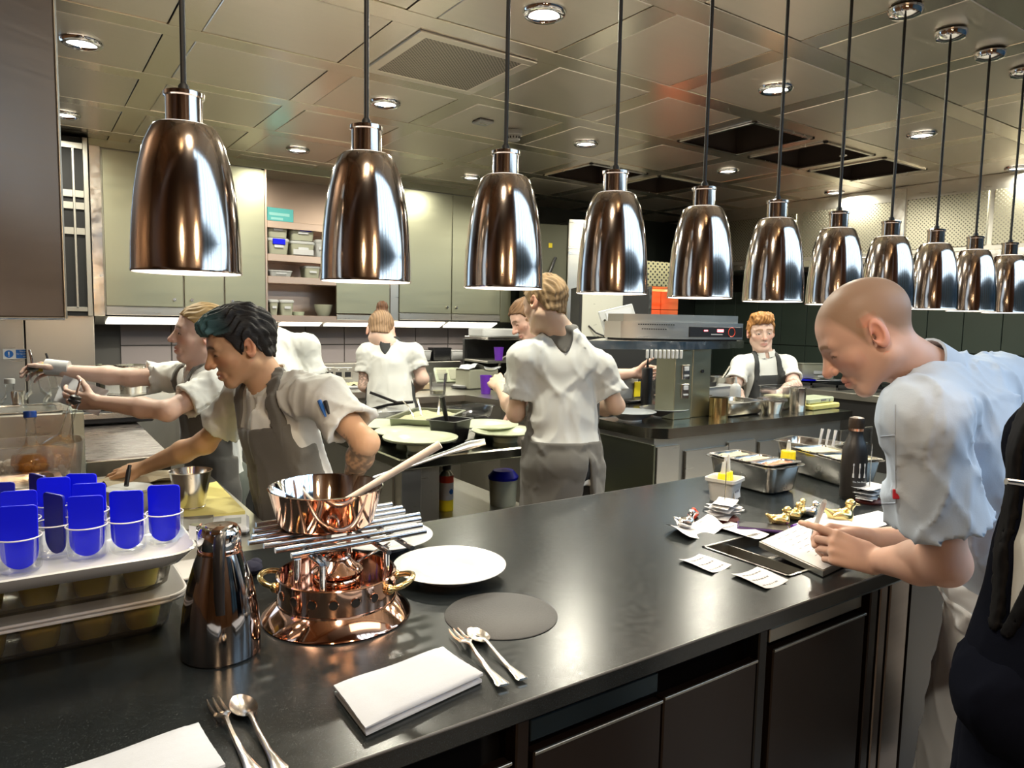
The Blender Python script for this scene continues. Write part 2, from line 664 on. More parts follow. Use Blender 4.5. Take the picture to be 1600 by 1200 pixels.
def ev(prims, G):
    f = np.full(tuple(G.n), .5, np.float32)
    for p in prims:
        mg = p['k'] + 3 * G.h
        i0 = np.clip(np.floor((p['lo'] - mg - G.lo) / G.h).astype(int), 0, G.n)
        i1 = np.clip(np.ceil((p['hi'] + mg - G.lo) / G.h).astype(int) + 1, 0, G.n)
        if (i1 <= i0).any():
            continue
        X, Y, Z = G.ax[0][i0[0]:i1[0], None, None], G.ax[1][None, i0[1]:i1[1], None], G.ax[2][None, None, i0[2]:i1[2]]
        if p['t'] == 'c':
            a, ba = p['a'], p['b'] - p['a']
            bb = float(ba @ ba) + 1e-12
            px, py, pz = X - np.float32(a[0]), Y - np.float32(a[1]), Z - np.float32(a[2])
            t = np.clip((px * ba[0] + py * ba[1] + pz * ba[2]) / bb, 0, 1).astype(np.float32)
            qx, qy, qz = px - t * np.float32(ba[0]), py - t * np.float32(ba[1]), pz - t * np.float32(ba[2])
            q2 = qx * qx + qy * qy + qz * qz
            if p['sq'] is not None:
                sv, sf = p['sq']
                pr = qx * np.float32(sv[0]) + qy * np.float32(sv[1]) + qz * np.float32(sv[2])
                q2 = q2 + pr * pr * np.float32(1 / (sf * sf) - 1)
            d = np.sqrt(q2) - (p['ra'] + (p['rb'] - p['ra']) * t)
            if p['cut'] is not None:
                cp, cd = p['cut']
                d = np.maximum(d, (X - np.float32(cp[0])) * np.float32(cd[0]) + (Y - np.float32(cp[1])) * np.float32(cd[1]) + (Z - np.float32(cp[2])) * np.float32(cd[2]))
        else:
            px, py, pz = X - np.float32(p['c'][0]), Y - np.float32(p['c'][1]), Z - np.float32(p['c'][2])
            q = 0
            q2 = 0
            for i in range(3):
                w = (px * np.float32(p['R'][i][0]) + py * np.float32(p['R'][i][1]) + pz * np.float32(p['R'][i][2])) / np.float32(p['r'][i])
                q = q + w * w
                q2 = q2 + (w / np.float32(p['r'][i])) ** 2
            k0 = np.sqrt(q)
            d = k0 * (k0 - 1) / np.sqrt(q2 + 1e-9)
        sl = (slice(i0[0], i1[0]), slice(i0[1], i1[1]), slice(i0[2], i1[2]))
        g = f[sl]
        k = p['k']
        if p['op'] == 'u':
            e = np.maximum(k - np.abs(g - d), 0)
            f[sl] = np.minimum(g, d) - e * e / (4 * k)
        else:
            d = -d
            e = np.maximum(k - np.abs(g - d), 0)
            f[sl] = np.maximum(g, d) + e * e / (4 * k)
    return f


def nets(f, G):
    """surface nets: vertices and quads of the zero level"""
    s = f < 0
    n = np.array(f.shape)
    c = n - 1
    cnt = np.zeros(c, np.int8)
    off = [(i, j, k) for i in (0, 1) for j in (0, 1) for k in (0, 1)]
    for o in off:
        cnt += s[o[0]:o[0] + c[0], o[1]:o[1] + c[1], o[2]:o[2] + c[2]]
    act = np.argwhere((cnt > 0) & (cnt < 8))
    if not len(act):
        return np.zeros((0, 3)), np.zeros((0, 4), int)
    idx = np.full(c, -1, np.int64)
    idx[tuple(act.T)] = np.arange(len(act))
    val = {o: f[act[:, 0] + o[0], act[:, 1] + o[1], act[:, 2] + o[2]] for o in off}
    pos = np.zeros((len(act), 3))
    num = np.zeros(len(act))
    for o in off:
        for a in range(3):
            if o[a] == 0:
                q = list(o)
                q[a] = 1
                fa, fb = val[o], val[tuple(q)]
                cr = (fa < 0) != (fb < 0)
                t = np.where(cr, fa / np.where(cr, fa - fb, 1), 0)
                pp = np.tile(np.array(o, float), (len(act), 1))
                pp[:, a] = t
                pos += pp * cr[:, None]
                num += cr
    V = G.lo + G.h * (act + pos / num[:, None])
    Q = []
    for a in range(3):
        b, d = (a + 1) % 3, (a + 2) % 3
        s0 = [slice(None)] * 3
        s1 = [slice(None)] * 3
        s0[a], s1[a] = slice(0, -1), slice(1, None)
        ch = s[tuple(s0)] != s[tuple(s1)]
        e = np.argwhere(ch)
        e = e[(e[:, b] > 0) & (e[:, d] > 0) & (e[:, b] < c[b]) & (e[:, d] < c[d])]
        if not len(e):
            continue
        inside = s[tuple(e.T)]

        def cell(db, dd):
            q = e.copy()
            q[:, b] += db
            q[:, d] += dd
            return idx[tuple(q.T)]
        q = np.stack([cell(-1, -1), cell(0, -1), cell(0, 0), cell(-1, 0)], 1)
        q[~inside] = q[~inside][:, ::-1]
        Q.append(q)
    return V, np.concatenate(Q)


def quads_mesh(name, V, Q, mat_, col=None):
    me = bpy.data.meshes.new(name)
    me.vertices.add(len(V))
    me.vertices.foreach_set('co', np.asarray(V, np.float32).ravel())
    me.loops.add(4 * len(Q))
    me.loops.foreach_set('vertex_index', np.asarray(Q, np.int32).ravel())
    me.polygons.add(len(Q))
    me.polygons.foreach_set('loop_start', np.arange(0, 4 * len(Q), 4, dtype=np.int32))
    me.update(calc_edges=True)
    me.materials.append(mat_)
    if col is not None:
        at_ = me.attributes.new('Col', 'FLOAT_COLOR', 'POINT')
        at_.data.foreach_set('color', np.concatenate([col, np.ones((len(col), 1))], 1).astype(np.float32).ravel())
    me.shade_smooth()
    return me


def bounds(prims, pad):
    P = [p for p in prims if p['op'] == 'u']
    return np.min([p['lo'] for p in P], 0) - pad, np.max([p['hi'] for p in P], 0) + pad


def body_mesh(prims, h, fine, hf):
    """one field meshed at h, and at hf inside the boxes of fine (head, hands)"""
    lo, hi = bounds(prims, 2.5 * h)
    G = Grid(lo, hi, h)
    V, Q = nets(ev(prims, G), G)
    cen = V[Q].mean(1)
    keep = np.ones(len(Q), bool)
    Vs, Qs, n = [], [], 0
    for a, b in fine:
        keep &= ~((cen > a + 1.2 * hf) & (cen < b - 1.2 * hf)).all(1)
    Vs.append(V)
    Qs.append(Q[keep])
    n = len(V)
    for a, b in fine:
        g = Grid(a, b, hf)
        v, q = nets(ev(prims, g), g)
        Vs.append(v)
        Qs.append(q + n)
        n += len(v)
    V, Q = np.concatenate(Vs), np.concatenate(Qs)
    used = np.unique(Q)
    mp = np.zeros(len(V), np.int64)
    mp[used] = np.arange(len(used))
    return V[used], mp[Q]


def wrinkle(G, amp, freq, seed, stretch=None):
    """cloth folds: soft swell plus a few sharp, bent creases"""
    r = np.random.default_rng(seed)
    out = 0
    W = 0
    for i in range(3):
        k = r.normal(size=3) * freq * .35
        W = W + np.sin(G.X * k[0] + G.Y * k[1] + G.Z * k[2] + r.random() * 6.28)
    for i in range(6):
        k = r.normal(size=3)
        k /= np.linalg.norm(k)
        if stretch is not None:
            k = k - stretch[0] * (k @ stretch[0]) * (1 - 1 / stretch[1])
        k = k * freq * (0.6 + .9 * r.random())
        w = np.abs(np.sin((G.X * k[0] + G.Y * k[1] + G.Z * k[2]) * .5 + r.random() * 6.28 + .55 * W))
        out = out - amp * .62 * ((1 - w) ** 3 - .22)
    return out.astype(np.float32)


# ---------------------------------------------------------------- anatomy
def head_prims(c, R, s, neck, fem=False, eye_open=.006, nk=.055):
    def P(x, y, z):
        return c + s * (x * R[0] + y * R[1] + z * R[2])

    def E(x, y, z, a, b, d, k=.02, op='u', RR=None):
        return ell(P(x, y, z), (a * s, b * s, d * s), R if RR is None else RR, k * s, op)

    def C(p, q, a, b, k=.02, op='u'):
        return cone(P(*p), P(*q), a * s, b * s, k * s, None, None, op)
    jw = .92 if fem else 1.0
    L = [E(0, -.014, .034, .0755, .098, .084), E(0, .028, .012, .066, .064, .078), E(0, .036, -.035, .056 * jw, .052, .058)]
    for x in (-1, 1):
        L += [C((x * .052 * jw, -.004, -.055), (x * .018, .060, -.100), .022 * jw, .017, .02), E(x * .041, .050, -.024, .023, .021, .018),
              C((x * .012, .084, .019), (x * .044, .072, .021), .010, .009, .016)]
    L += [E(0, .067, -.101, .021 * jw, .018, .016), C((0, .086, .010), (0, .110, -.031), .0085, .0115, .012)]
    for x in (-1, 1):
        L += [ell(P(x * .0125, .099, -.036), (.0085 * s,) * 3, R, .008 * s)]
    L += [ell(P(0, .112, -.034), (.0105 * s, .010 * s, .0095 * s), R, .006 * s)]
    for x in (-1, 1):
        L += [E(x * .032, .101, .000, .018, .017, .0125, .014, 's')]
        L += [E(x * .032, .0725, -.001, .0165, .0148, .0135, .004)]
        if eye_open > .002:
            L += [E(x * .032, .088, -.003, .0125, .012, eye_open / 2 + .0008, .002, 's')]
        L += [E(x * .0068, .107, -.0445, .0036, .005, .0035, .003, 's')]
    L += [C((-.020, .077, -.0665), (0, .0885, -.0640), .0048, .0066, .010), C((.020, .077, -.0665), (0, .0885, -.0640), .0048, .0066, .010),
          C((-.016, .077, -.0755), (0, .0865, -.0770), .0050, .0074, .010), C((.016, .077, -.0755), (0, .0865, -.0770), .0050, .0074, .010),
          E(0, .094, -.0703, .021, .012, .0011, .003, 's')]
    for x in (-1, 1):
        a = radians(18) * x
        RR = np.array([R[0] * cos(a) - R[1] * sin(a) * 1.0, R[1] * cos(a) + R[0] * sin(a), R[2]])
        t_ = radians(10)
        RR = np.array([RR[0], RR[1] * cos(t_) + RR[2] * sin(t_), RR[2] * cos(t_) - RR[1] * sin(t_)])
        L += [E(x * .079, -.016, -.006, .0095, .0185, .033, .006, 'u', RR),
              E(x * .086, -.012, -.004, .0065, .0105, .021, .004, 's', RR), E(x * .081, -.006, -.008, .006, .006, .009, .004, 's', RR)]
    nb = P(0, -.022, -.055)
    L += [cone(neck, nb, nk * s * 1.12, nk * s, .035 * s)]
    return L, P


def hand_prims(w, d, t, left, s=1.0, curl=(.3, .35, .25), idx=None, thumb=(.75, .6, .25), spread=.10, fing=None):
    """five-fingered hand: wrist w, finger direction d, thumb side t"""
    d = unit(d)
    t = unit(np.asarray(t, float) - d * (d @ np.asarray(t, float)))
    n = np.cross(d, t) if left else np.cross(t, d)
    L = []
    kn = [(.092, .031), (.096, .0105), (.091, -.0105), (.083, -.030)]
    seg = [(.043, .026, .021), (.047, .030, .022), (.043, .028, .021), (.034, .021, .019)]
    for i in range(4):
        K = w + s * (d * kn[i][0] + t * kn[i][1] + n * (.004 if i in (0, 3) else 0))
        L.append(cone(w + s * t * kn[i][1] * .55, K, .0165 * s, .0118 * s, .012 * s))
        cu = (fing[i] if fing is not None else curl)
        if i == 0 and idx is not None:
            cu = idx
        a = 0
        p = K
        rr = (.0098, .0090, .0080, .0070) if i < 3 else (.0086, .0078, .0069, .0060)
        for j in range(3):
            a += cu[j]
            dd = unit(d * cos(a) + n * sin(a) + t * spread * (1.2, .3, -.5, -1.3)[i] * max(cos(a), 0))
            q = p + dd * seg[i][j] * s
            L.append(cone(p, q, rr[j] * s, rr[j + 1] * s, .0035 * s))
            p = q
    b = w + s * (d * .022 + t * .022 + n * .006)
    dv = unit(t * thumb[0] + d * thumb[1] + n * thumb[2])
    p = b
    for j, (l_, r0, r1) in enumerate(((.044, .0165, .0125), (.033, .012, .0105), (.027, .0105, .0082))):
        q = p + dv * l_ * s
        L.append(cone(p, q, r0 * s, r1 * s, .010 * s if j == 0 else .004 * s))
        p = q
        dv = unit(dv + d * .28 + n * .10)
    return L


ZL_SHORT = ([-.14, -.09, -.055, -.034, -.020, -.002, .012, .028, .045, .075, .10], [-.066, -.062, -.045, -.010, .022, .018, -.030, .012, .048, .066, .078])
ZL_BACK = ([-.14, -.09, -.055, -.034, -.020, .000, .02, .045, .075, .10], [-.062, -.055, -.040, -.020, .012, .018, .030, .052, .066, .074])


def lerp(a, b, t):
    return a + (b - a) * t


def person(name, label, J, skin, hair=None, shirt='shirt', apron=None, trous='trous', s=1.0, h=.008, hfine=.0035, hc=.010, girth=1.0,
           fem=False, eye_open=.005, hands=(None, None), collar=True, sleeve=.72, bib=None, buzz=None, brow=None, lips=None, seed=1, straps=True,
           skirt=(-.15, .60), wrap=.04, tail=None, rolled=True, tats=None, amp=.006, foot=True, eyes=True, slw=.076, gap=None, vopen=None, stop=.10):
    n = {k: np.asarray(v, float) for k, v in J.items() if k not in ('hf', 'hu')}
    up = unit(n['neck'] - n['pelvis'])
    rt = unit(n['shR'] - n['shL'])
    fr = unit(np.cross(up, rt))
    rt = np.cross(fr, up)
    base = np.array([n['pelvis'][0], n['pelvis'][1], 0.0])
    root = thing(name, label, 'person', base)
    for k in n:
        n[k] = n[k] - base
    # head frame
    f_ = unit(J['hf'])
    u_ = unit(np.asarray(J['hu'], float) - f_ * (f_ @ np.asarray(J['hu'], float)))
    R = np.array([np.cross(f_, u_), f_, u_])
    hp, HP = head_prims(n['head'], R, s, n['neck'], fem, eye_open)
    g = girth
    chest, waist = lerp(n['neck'], n['pelvis'], .30), lerp(n['neck'], n['pelvis'], .66)
    core = [cone(chest, waist, .10 * g, .09 * g, .05, (fr, .62)), cone(waist, n['pelvis'], .09 * g, .10 * g, .05, (fr, .62)),
            cone(n['shL'], n['shR'], .032, .032, .05), cone(n['neck'] - up * .02, chest, .05, .08, .05)]
    arms, fine = [], [(n['head'] - .165 * s, n['head'] + .165 * s)]
    for q, sd in (('L', 0), ('R', 1)):
        sh, el, wr = n['sh' + q], n['el' + q], n['wr' + q]
        arms += [cone(sh, el, .046 * s * g, .036 * s * g, .03), cone(el, lerp(el, wr, .35), .036 * s * g, .039 * s * g, .02), cone(lerp(el, wr, .35), wr, .039 * s * g, .0255 * s, .02),
                 ell(el, (.035 * s * g,) * 3, None, .02)]
        H = hands[sd]
        if H is not None:
            H = dict(H)
            d = H.pop('d')
            t = H.pop('t')
            hpz = hand_prims(wr, d, t, q == 'L', s * (.92 if fem else 1.0), **H)
            arms += hpz
            a, b = bounds(hpz, .008)
            fine.append((a, b))
    V, Q = body_mesh(hp + core + arms, h, fine, hfine)
    # skin colour
    col = np.tile(np.asarray(skin, float), (len(V), 1))
    q = (V - n['head']) @ R.T / s
    x, y, z = np.abs(q[:, 0]), q[:, 1], q[:, 2]
    inh = (np.abs(q) < .16).all(1)

    def paint(w, c):
        w = np.clip(w, 0, 1)[:, None] * inh[:, None]
        col[:] = col * (1 - w) + np.asarray(c, float) * w
    red = np.asarray(skin) * np.array([1.10, .72, .66])
    paint(.5 * np.exp(-(((x - .045) / .02) ** 2 + ((z + .03) / .02) ** 2)) * (y > .03), red)
    paint(.6 * np.exp(-((x / .018) ** 2 + ((z + .035) / .014) ** 2)) * (y > .095), red)
    paint(.65 * ((x > .074) & (z < .04) & (z > -.05) & (y < .03)), red)
    if lips is not None:
        paint(.8 * np.clip(1.4 - ((x / .024) ** 2 + ((z + .070) / .0115) ** 2), 0, 1) * (y > .07), lips)
    if brow is not None:
        zb = .0245 - ((x - .026) / .02) ** 2 * .004
        paint(.85 * np.clip(1.6 - np.abs(z - zb) / .0042, 0, 1) * ((x > .010) & (x < .050)) * (y > .05), brow)
        paint(.8 * np.clip(1.5 - np.abs(z + .003 + .25 * (x - .032) ** 2 / .014 + eye_open * .0) / .0022, 0, 1) * (np.abs(x - .032) < .0145) * (y > .066), np.asarray(brow) * .5)
    if buzz is not None:
        zl = np.interp(y, *ZL_SHORT)
        paint(buzz[1] * np.clip((z - zl) / .03, 0, 1) * (x < .079), buzz[0])
    if tats is not None:
        for a, b, c_ in tats:
            a, b = n[a] if isinstance(a, str) else a - base, n[b] if isinstance(b, str) else b - base
            ab = b - a
            t = ((V - a) @ ab) / (ab @ ab)
            nz = np.sin(V[:, 0] * 190 + 2 * np.sin(V[:, 2] * 150)) * np.sin(V[:, 2] * 210 + V[:, 1] * 130)
            w = ((t > 0) & (t < 1) & (np.linalg.norm(V - a - t[:, None] * ab, axis=1) < .07) & (nz > -.25)).astype(float) * .6
            col[:] = col * (1 - w[:, None]) + np.asarray(c_) * w[:, None]
    link('body', quads_mesh('body', V, Q, M['skin'], col), root)
    if eyes:
        for sg in (-1, 1):
            e = MB().ball(HP(sg * .032, .0722, -.002), .0128 * s, 14).build('eye', M['eye'], root)
            dv = unit(R[1] - .25 * R[2])
            MB().ball(np.asarray(HP(sg * .032, .0722, -.002)) + dv * .0085 * s, .0062 * s, 10).build('iris', M['iris'], e)
    # hair
    if hair is not None:
        zl = hair.get('zl', ZL_SHORT)
        t = hair.get('t', .010)
        hpz = [ell(HP(0, -.014, .034), np.array((.0755 + t, .098 + t, .084 + t)) * s, R, .02), ell(HP(0, .028, .012), np.array((.066 + t * .6, .064 + t * .6, .078 + t * .6)) * s, R, .02),
               ell(HP(0, -.045, -.035), np.array((.056 + t * .4, .048 + t * .4, .05)) * s, R, .02)]
        for e in hair.get('extra', []):
            hpz.append(ell(HP(*e[0]), np.array(e[1]) * s, R, .018))
        lo, hi = bounds(hpz, .02)
        G = Grid(lo, hi, hfine)
        f = ev(hpz, G)
        gx, gy, gz = (G.proj(n['head'], R[i]) / s for i in range(3))
        zz = np.interp(gy, *zl).astype(np.float32)
        cutf = (zz - gz) * .7
        if hair.get('extra'):
            ex = ev([ell(HP(*e[0]), np.array(e[1]) * s, R, .01) for e in hair['extra']], G)
            cutf = np.minimum(cutf, ex - .004)
        f = np.maximum(f, cutf * s)
        amp_h = hair.get('amp', .003)
        fl = hair.get('flow', (60, 210, 60))
        f = f + amp_h * (np.sin(gx * fl[0] * 3 + 2.2 * np.sin(gy * fl[2])) * np.sin(gz * fl[1] * .6 + gx * fl[0] + 3 * np.sin(gy * 40)) + .7 * np.sin(gx * 330 + gz * 120 + 2 * np.sin(gy * 70)))
        Vh, Qh = nets(f.astype(np.float32), G)
        qh = (Vh - n['head']) @ R.T / s
        hcol = np.tile(np.asarray(hair['col'], float), (len(Vh), 1))
        st = .5 + .5 * np.sin(qh[:, 0] * 420 + 3 * np.sin(qh[:, 1] * 60) + qh[:, 2] * 90)
        hcol *= (0.72 + .5 * st)[:, None]
        if 'col2' in hair:
            w = np.clip(hair['w2'](qh), 0, 1)[:, None]
            hcol = hcol * (1 - w) + np.asarray(hair['col2']) * (0.7 + .6 * st)[:, None] * w
        link('hair', quads_mesh('hair', Vh, Qh, M['hair'], hcol), root)
    # clothes on one grid
    ax = {}
    sl = []
    for k in ('L', 'R'):
        sh, el = n['sh' + k], n['el' + k]
        dv = unit(el - sh)
        e = lerp(sh, el, sleeve)
        ax[k] = (e, dv)
        sl += [cone(sh, e + dv * .06, .062 * g, slw * g, .04, None, (e, dv))]
    torso = [cone(chest, waist, .150 * g, .142 * g, .06, (fr, .70)), cone(waist, n['pelvis'], .142 * g, .160 * g, .06, (fr, .74)), cone(n['shL'], n['shR'], .058 * g, .058 * g, .06),
             cone(n['neck'] - up * .015, n['shL'], .052 * g, .062 * g, .05), cone(n['neck'] - up * .015, n['shR'], .052 * g, .062 * g, .05), cone(n['neck'] - up * .03, chest, .06, .12 * g, .05, (fr, .75))]
    if tail is not None:
        torso += [cone(n['pelvis'], n['pelvis'] - np.array([0, 0, tail]), .158 * g, .168 * g, .05, (fr, .76), (n['pelvis'] - np.array([0, 0, tail]), np.array([0, 0, -1.0])))]
    hw = .088 * g
    legs = [ell(n['pelvis'] - np.array([0, 0, .03]), (.155 * g, .155 * g, .12), None, .05)]
    hr = unit(np.array([rt[0], rt[1], 0]))
    hfv = unit(np.cross([0, 0, 1.0], hr))
    for sg in (-1, 1):
        hip = n['pelvis'] + hr * sg * hw - np.array([0, 0, .05])
        ank = np.array([n['pelvis'][0], n['pelvis'][1], .10]) + hr * sg * .13 - hfv * .02
        if 'ankle' in n:
            ank = n['ankle'] + hr * sg * .13
        kne = lerp(hip, ank, .5) + hfv * .035
        legs += [cone(hip, kne, .096 * g, .074 * g, .04), cone(kne, ank, .074 * g, .066, .03)]
        if foot:
            MB().ball((ank[0] + hfv[0] * .07, ank[1] + hfv[1] * .07, .045), (.052, .052, .045), 12).tube(
                [ank - np.array([0, 0, .02]), np.array([ank[0], ank[1], .05]) + hfv * .02, np.array([ank[0], ank[1], .04]) + hfv * .12], [.055, .055, .042], 10).build('shoe', M['rubber'], root)
    lo, hi = bounds(torso + sl + legs, .05)
    lo[2] = max(lo[2], .04)
    G = Grid(lo, hi, hc)
    ft = ev(torso, G)
    ft = ft + wrinkle(G, amp, 34, seed, (up, 2.5))
    fs = ev(sl, G) + wrinkle(G, amp * .8, 55, seed + 5)
    if rolled:
        for k in ('L', 'R'):
            e_, dv = ax[k]
            rg = G.proj(e_, dv)
            near = (G.X - e_[0]) ** 2 + (G.Y - e_[1]) ** 2 + (G.Z - e_[2]) ** 2 < .14 ** 2
            fs = fs - .0045 * ((rg > -.035) & (rg < .01) & near)
    e = np.maximum(.035 - np.abs(ft - fs), 0)
    f = np.minimum(ft, fs) - e * e / .14
    hol = []
    for k in ('L', 'R'):
        sh, el = n['sh' + k], n['el' + k]
        e_, dv = ax[k]
        hol.append(cone(e_ - dv * .035, e_ + dv * .05, .050 * g, (slw - .008) * g, .006, None, None, 's'))
    if tail is None:
        pz = G.proj(n['pelvis'], up)
        f = np.maximum(f, -pz - .06)
    # neck opening
    nd = unit(np.asarray(HP(0, -.022, -.055)) - n['neck'])
    hol.append(cone(n['neck'] - nd * .01, n['neck'] + nd * .10, .060 * s, .064 * s, .008, None, None, 's'))
    for p in hol:
        d = -ev([dict(p, op='u')], G)
        f = np.maximum(f, d)
    if vopen is not None:
        wt_v, vt, vb, lw = vopen
        uu, vv, ww = G.proj(chest, rt), G.proj(chest, up), G.proj(chest, fr)
        t_ = (vv - vb) / (vt - vb)
        edge = wt_v * np.clip(t_, 0, 1.3) ** .8
        inner = f + .016
        front = np.maximum(-ww - .0, -(ww + .0))
        vreg = np.maximum(np.maximum(np.abs(uu) - edge, -t_), -ww)
        Vi, Qi = nets(np.maximum(inner, np.maximum(np.maximum(np.abs(uu) - edge - .03, -t_ - .05), -ww)).astype(np.float32), G)
        link('shirt', quads_mesh('shirt', Vi, Qi, M['shirt']), root)
        lap = np.maximum(f - .0055, np.maximum(np.maximum(np.maximum(np.abs(uu) - edge - lw * np.clip(.35 + t_, 0, 1), edge - np.abs(uu) - .002), -t_), -ww + .01))
        lap = np.maximum(lap, -(f + .010))
        Vp, Qp = nets(lap.astype(np.float32), G)
        link('lapel', quads_mesh('lapel', Vp, Qp, M['lapel']), root)
        f = np.maximum(f, -np.maximum(vreg, f - .05))
    Vc, Qc = nets(f.astype(np.float32), G)
    shirt_o = link('jacket' if shirt != 'shirt_plain' else 'shirt', quads_mesh('jacket', Vc, Qc, M[shirt]), root)
    if collar:
        cb = MB()
        a = n['neck'] + nd * .000
        lat = unit(np.cross(nd, fr))
        fw = np.cross(lat, nd)
        rings = []
        for i in range(25):
            an = radians(100) + radians(340) * i / 24
            rd = .0665 * s * (1 + .06 * (cos(an) ** 2))
            o_ = lat * cos(an) * rd + fw * sin(an) * rd * 1.05
            hh = .034 + .012 * (1 - sin(an)) / 2
            drop = -.018 * max(sin(an), 0)
            rings.append([tuple(a + o_ * .98 + nd * (drop - .012)), tuple(a + o_ * 1.10 + nd * (drop - .012)), tuple(a + o_ * 1.06 + nd * (drop + hh)), tuple(a + o_ * .98 + nd * (drop + hh))])
        loft(cb, rings)
        cb.build('collar', M[shirt], shirt_o, merge=True, ang=50)
    fl = ev(legs, G) + wrinkle(G, .006, 30, seed + 9)
    Vl, Ql = nets(fl.astype(np.float32), G)
    link('trousers', quads_mesh('trousers', Vl, Ql, M[trous]), root)
    if apron is not None:
        am = M[apron]
        F = np.minimum(f, fl)
        skirtc = ev([cone(n['pelvis'] + np.array([0, 0, .10]), n['pelvis'] - np.array([0, 0, skirt[1]]), .152 * g, .215 * g, .05, (hfv, .80))], G) + wrinkle(G, .012, 22, seed + 3, (np.array([0, 0, 1.0]), 6))
        pc = n['pelvis']
        u2, w2, v2 = G.proj(pc, hr), G.proj(pc, hfv), G.Z - pc[2]
        reg = np.maximum(np.maximum(v2 - stop, -v2 - skirt[1]), -w2 - wrap)
        if gap is not None:
            ga_, gb_ = gap
            cen = (ga_ + gb_) / 2
            hw_ = (gb_ - ga_) / 2 * np.clip((.02 - v2) / .35, 0, 1.2)
            reg = np.maximum(reg, np.where(w2 < -.02, hw_ - np.abs(u2 - cen), -1))
        Fs = np.minimum(skirtc, F)
        shell = Fs - .009
        A = np.maximum(shell, reg)
        if bib is not None:
            uu, vv, ww = G.proj(chest, rt), G.proj(chest, up), G.proj(chest, fr)
            top, wt, wb = bib
            Lw = np.linalg.norm(n['neck'] - n['pelvis']) * .7
            t_ = np.clip((top - vv) / (top + Lw - .12), 0, 1)
            wd = wt + (wb - wt) * t_ ** 1.6
            rb = np.maximum(np.maximum(np.maximum(np.abs(uu) - wd, vv - top), -ww - .03), -vv - Lw - .02)
            sh2 = f - .009
            A = np.minimum(A, np.maximum(sh2, rb))
        Va, Qa = nets(A.astype(np.float32), G)
        ap = link('apron', quads_mesh('apron', Va, Qa, am), root)
        if bib is not None and straps:
            # neck strap: band hugging the jacket from the bib corners round the neck
            sp = None
            bk = n['neck'] - fr * .085 + nd * .02
            for sg in (-1, 1):
                p0 = chest + up * (top - .01) + rt * sg * (wt - .018) + fr * .14
                p1 = n['neck'] + rt * sg * .085 + fr * .03 + nd * .005
                for a_, b_ in ((p0, p1), (p1, bk)):
                    c_ = ev([cone(a_, b_, .019, .019, .001, None)], G)
                    # distance measured sideways only: stretch along the surface normal
                    ba = unit(b_ - a_)
                    nr = unit(np.cross(np.cross(ba, fr if a_ is p0 else up), ba))
                    pr = cone(a_, b_, .019, .019, .001, (nr, 5.0))
                    pr['lo'] -= .09
                    pr['hi'] += .09
                    c_ = ev([pr], G)
                    sp = c_ if sp is None else np.minimum(sp, c_)
            sh3 = f - .011
            Vs, Qs = nets(np.maximum(sh3, sp).astype(np.float32), G)
            if len(Qs):
                link('apron_strap', quads_mesh('apron_strap', Vs, Qs, am), ap)
    from mathutils.bvhtree import BVHTree
    tree = BVHTree.FromPolygons([tuple(p) for p in Vc + base], [tuple(int(i) for i in q) for q in Qc])
    atree = BVHTree.FromPolygons([tuple(p) for p in Va + base], [tuple(int(i) for i in q) for q in Qa]) if apron is not None else None
    return root, dict(tree=tree, atree=atree, jacket=shirt_o, up=up, rt=rt, fr=fr, base=base, chest=chest + base, waist=waist + base, n=n)


def surf(tree, px, py, lift=.001):
    """point of a garment met by the sight line of a photo pixel, lifted a little off the cloth"""
    r = unit(at(px, py, d=1.0) - np.array([0, 0, HC]))
    hit = tree.ray_cast(Vector((0, 0, HC)), Vector(r))
    if hit[0] is None:
        return None
    return np.array(hit[0]) - r * lift


def seam(tree, pts, r, mat_, name, parent, base, n=14, lift=.0006):
    P = []
    for a, b in zip(pts[:-1], pts[1:]):
        for i in range(n):
            P.append((a[0] + (b[0] - a[0]) * i / n, a[1] + (b[1] - a[1]) * i / n))
    P.append(pts[-1])
    Q = [surf(tree, *p, lift) for p in P]
    Q = [q - base for q in Q if q is not None]
    if len(Q) > 2:
        return MB().tube(Q, r, 6).build(name, mat_, parent, ang=80)


CAMR, CAMD, CAMF = CAM_AX[:, 0], CAM_AX[:, 1], CAM_AX[:, 2]


def cv(x, y, z):
    """direction given along image right, image down and away from the photographer"""
    return unit(x * CAMR + y * CAMD + z * CAMF)
# ================================================================ the room
def struct(name, mb, mat_, parent=None, **k):
    o = mb.build(name, mat_, parent, **k)
    if parent is None:
        o['kind'] = 'structure'
    return o


XE, YB, YD, XW = 7.0, 6.2, -3.1, -2.0     # east wall, kitchen back wall, dining-room wall, west wall
struct('floor', MB().bx(XW, 9.5, YD - .2, 7, -.05, 0), M['floor'])
# ceiling: steel strips with lay-in panels between them
SX0, SY0, PT, SW = .55, 1.88, .7287, .125
strips = MB()
xs = [SX0 + PT * k for k in range(-4, 9)]
ys = [SY0 + PT * k for k in range(-2, 6)]
XA, XB, YA, YE = xs[0], XE, ys[0], 6.3
for q in ys:
    strips.bx(XA, XB, q, q + SW, CEIL, CEIL + .02, .001)
for q in xs:
    for i, w in enumerate(ys[:-1]):
        strips.bx(q, q + SW, w + SW + .003, ys[i + 1] - .003, CEIL + .001, CEIL + .02)
    strips.bx(q, q + SW, ys[-1] + SW + .003, YE, CEIL + .001, CEIL + .02)
ceil = struct('ceiling', strips, M['strip'])
holes = {(8, 3), (9, 3), (10, 3), (8, 5), (9, 5)}
pm, vents = None, {(5, 3)}
dl_cells = [(4, 4), (4 + 1 * 0, 4)]
pan_me = MB().box((0, 0, 0), (.594, .594, .012), .003).mesh('panel', M['ceil'])
pw = PT - SW
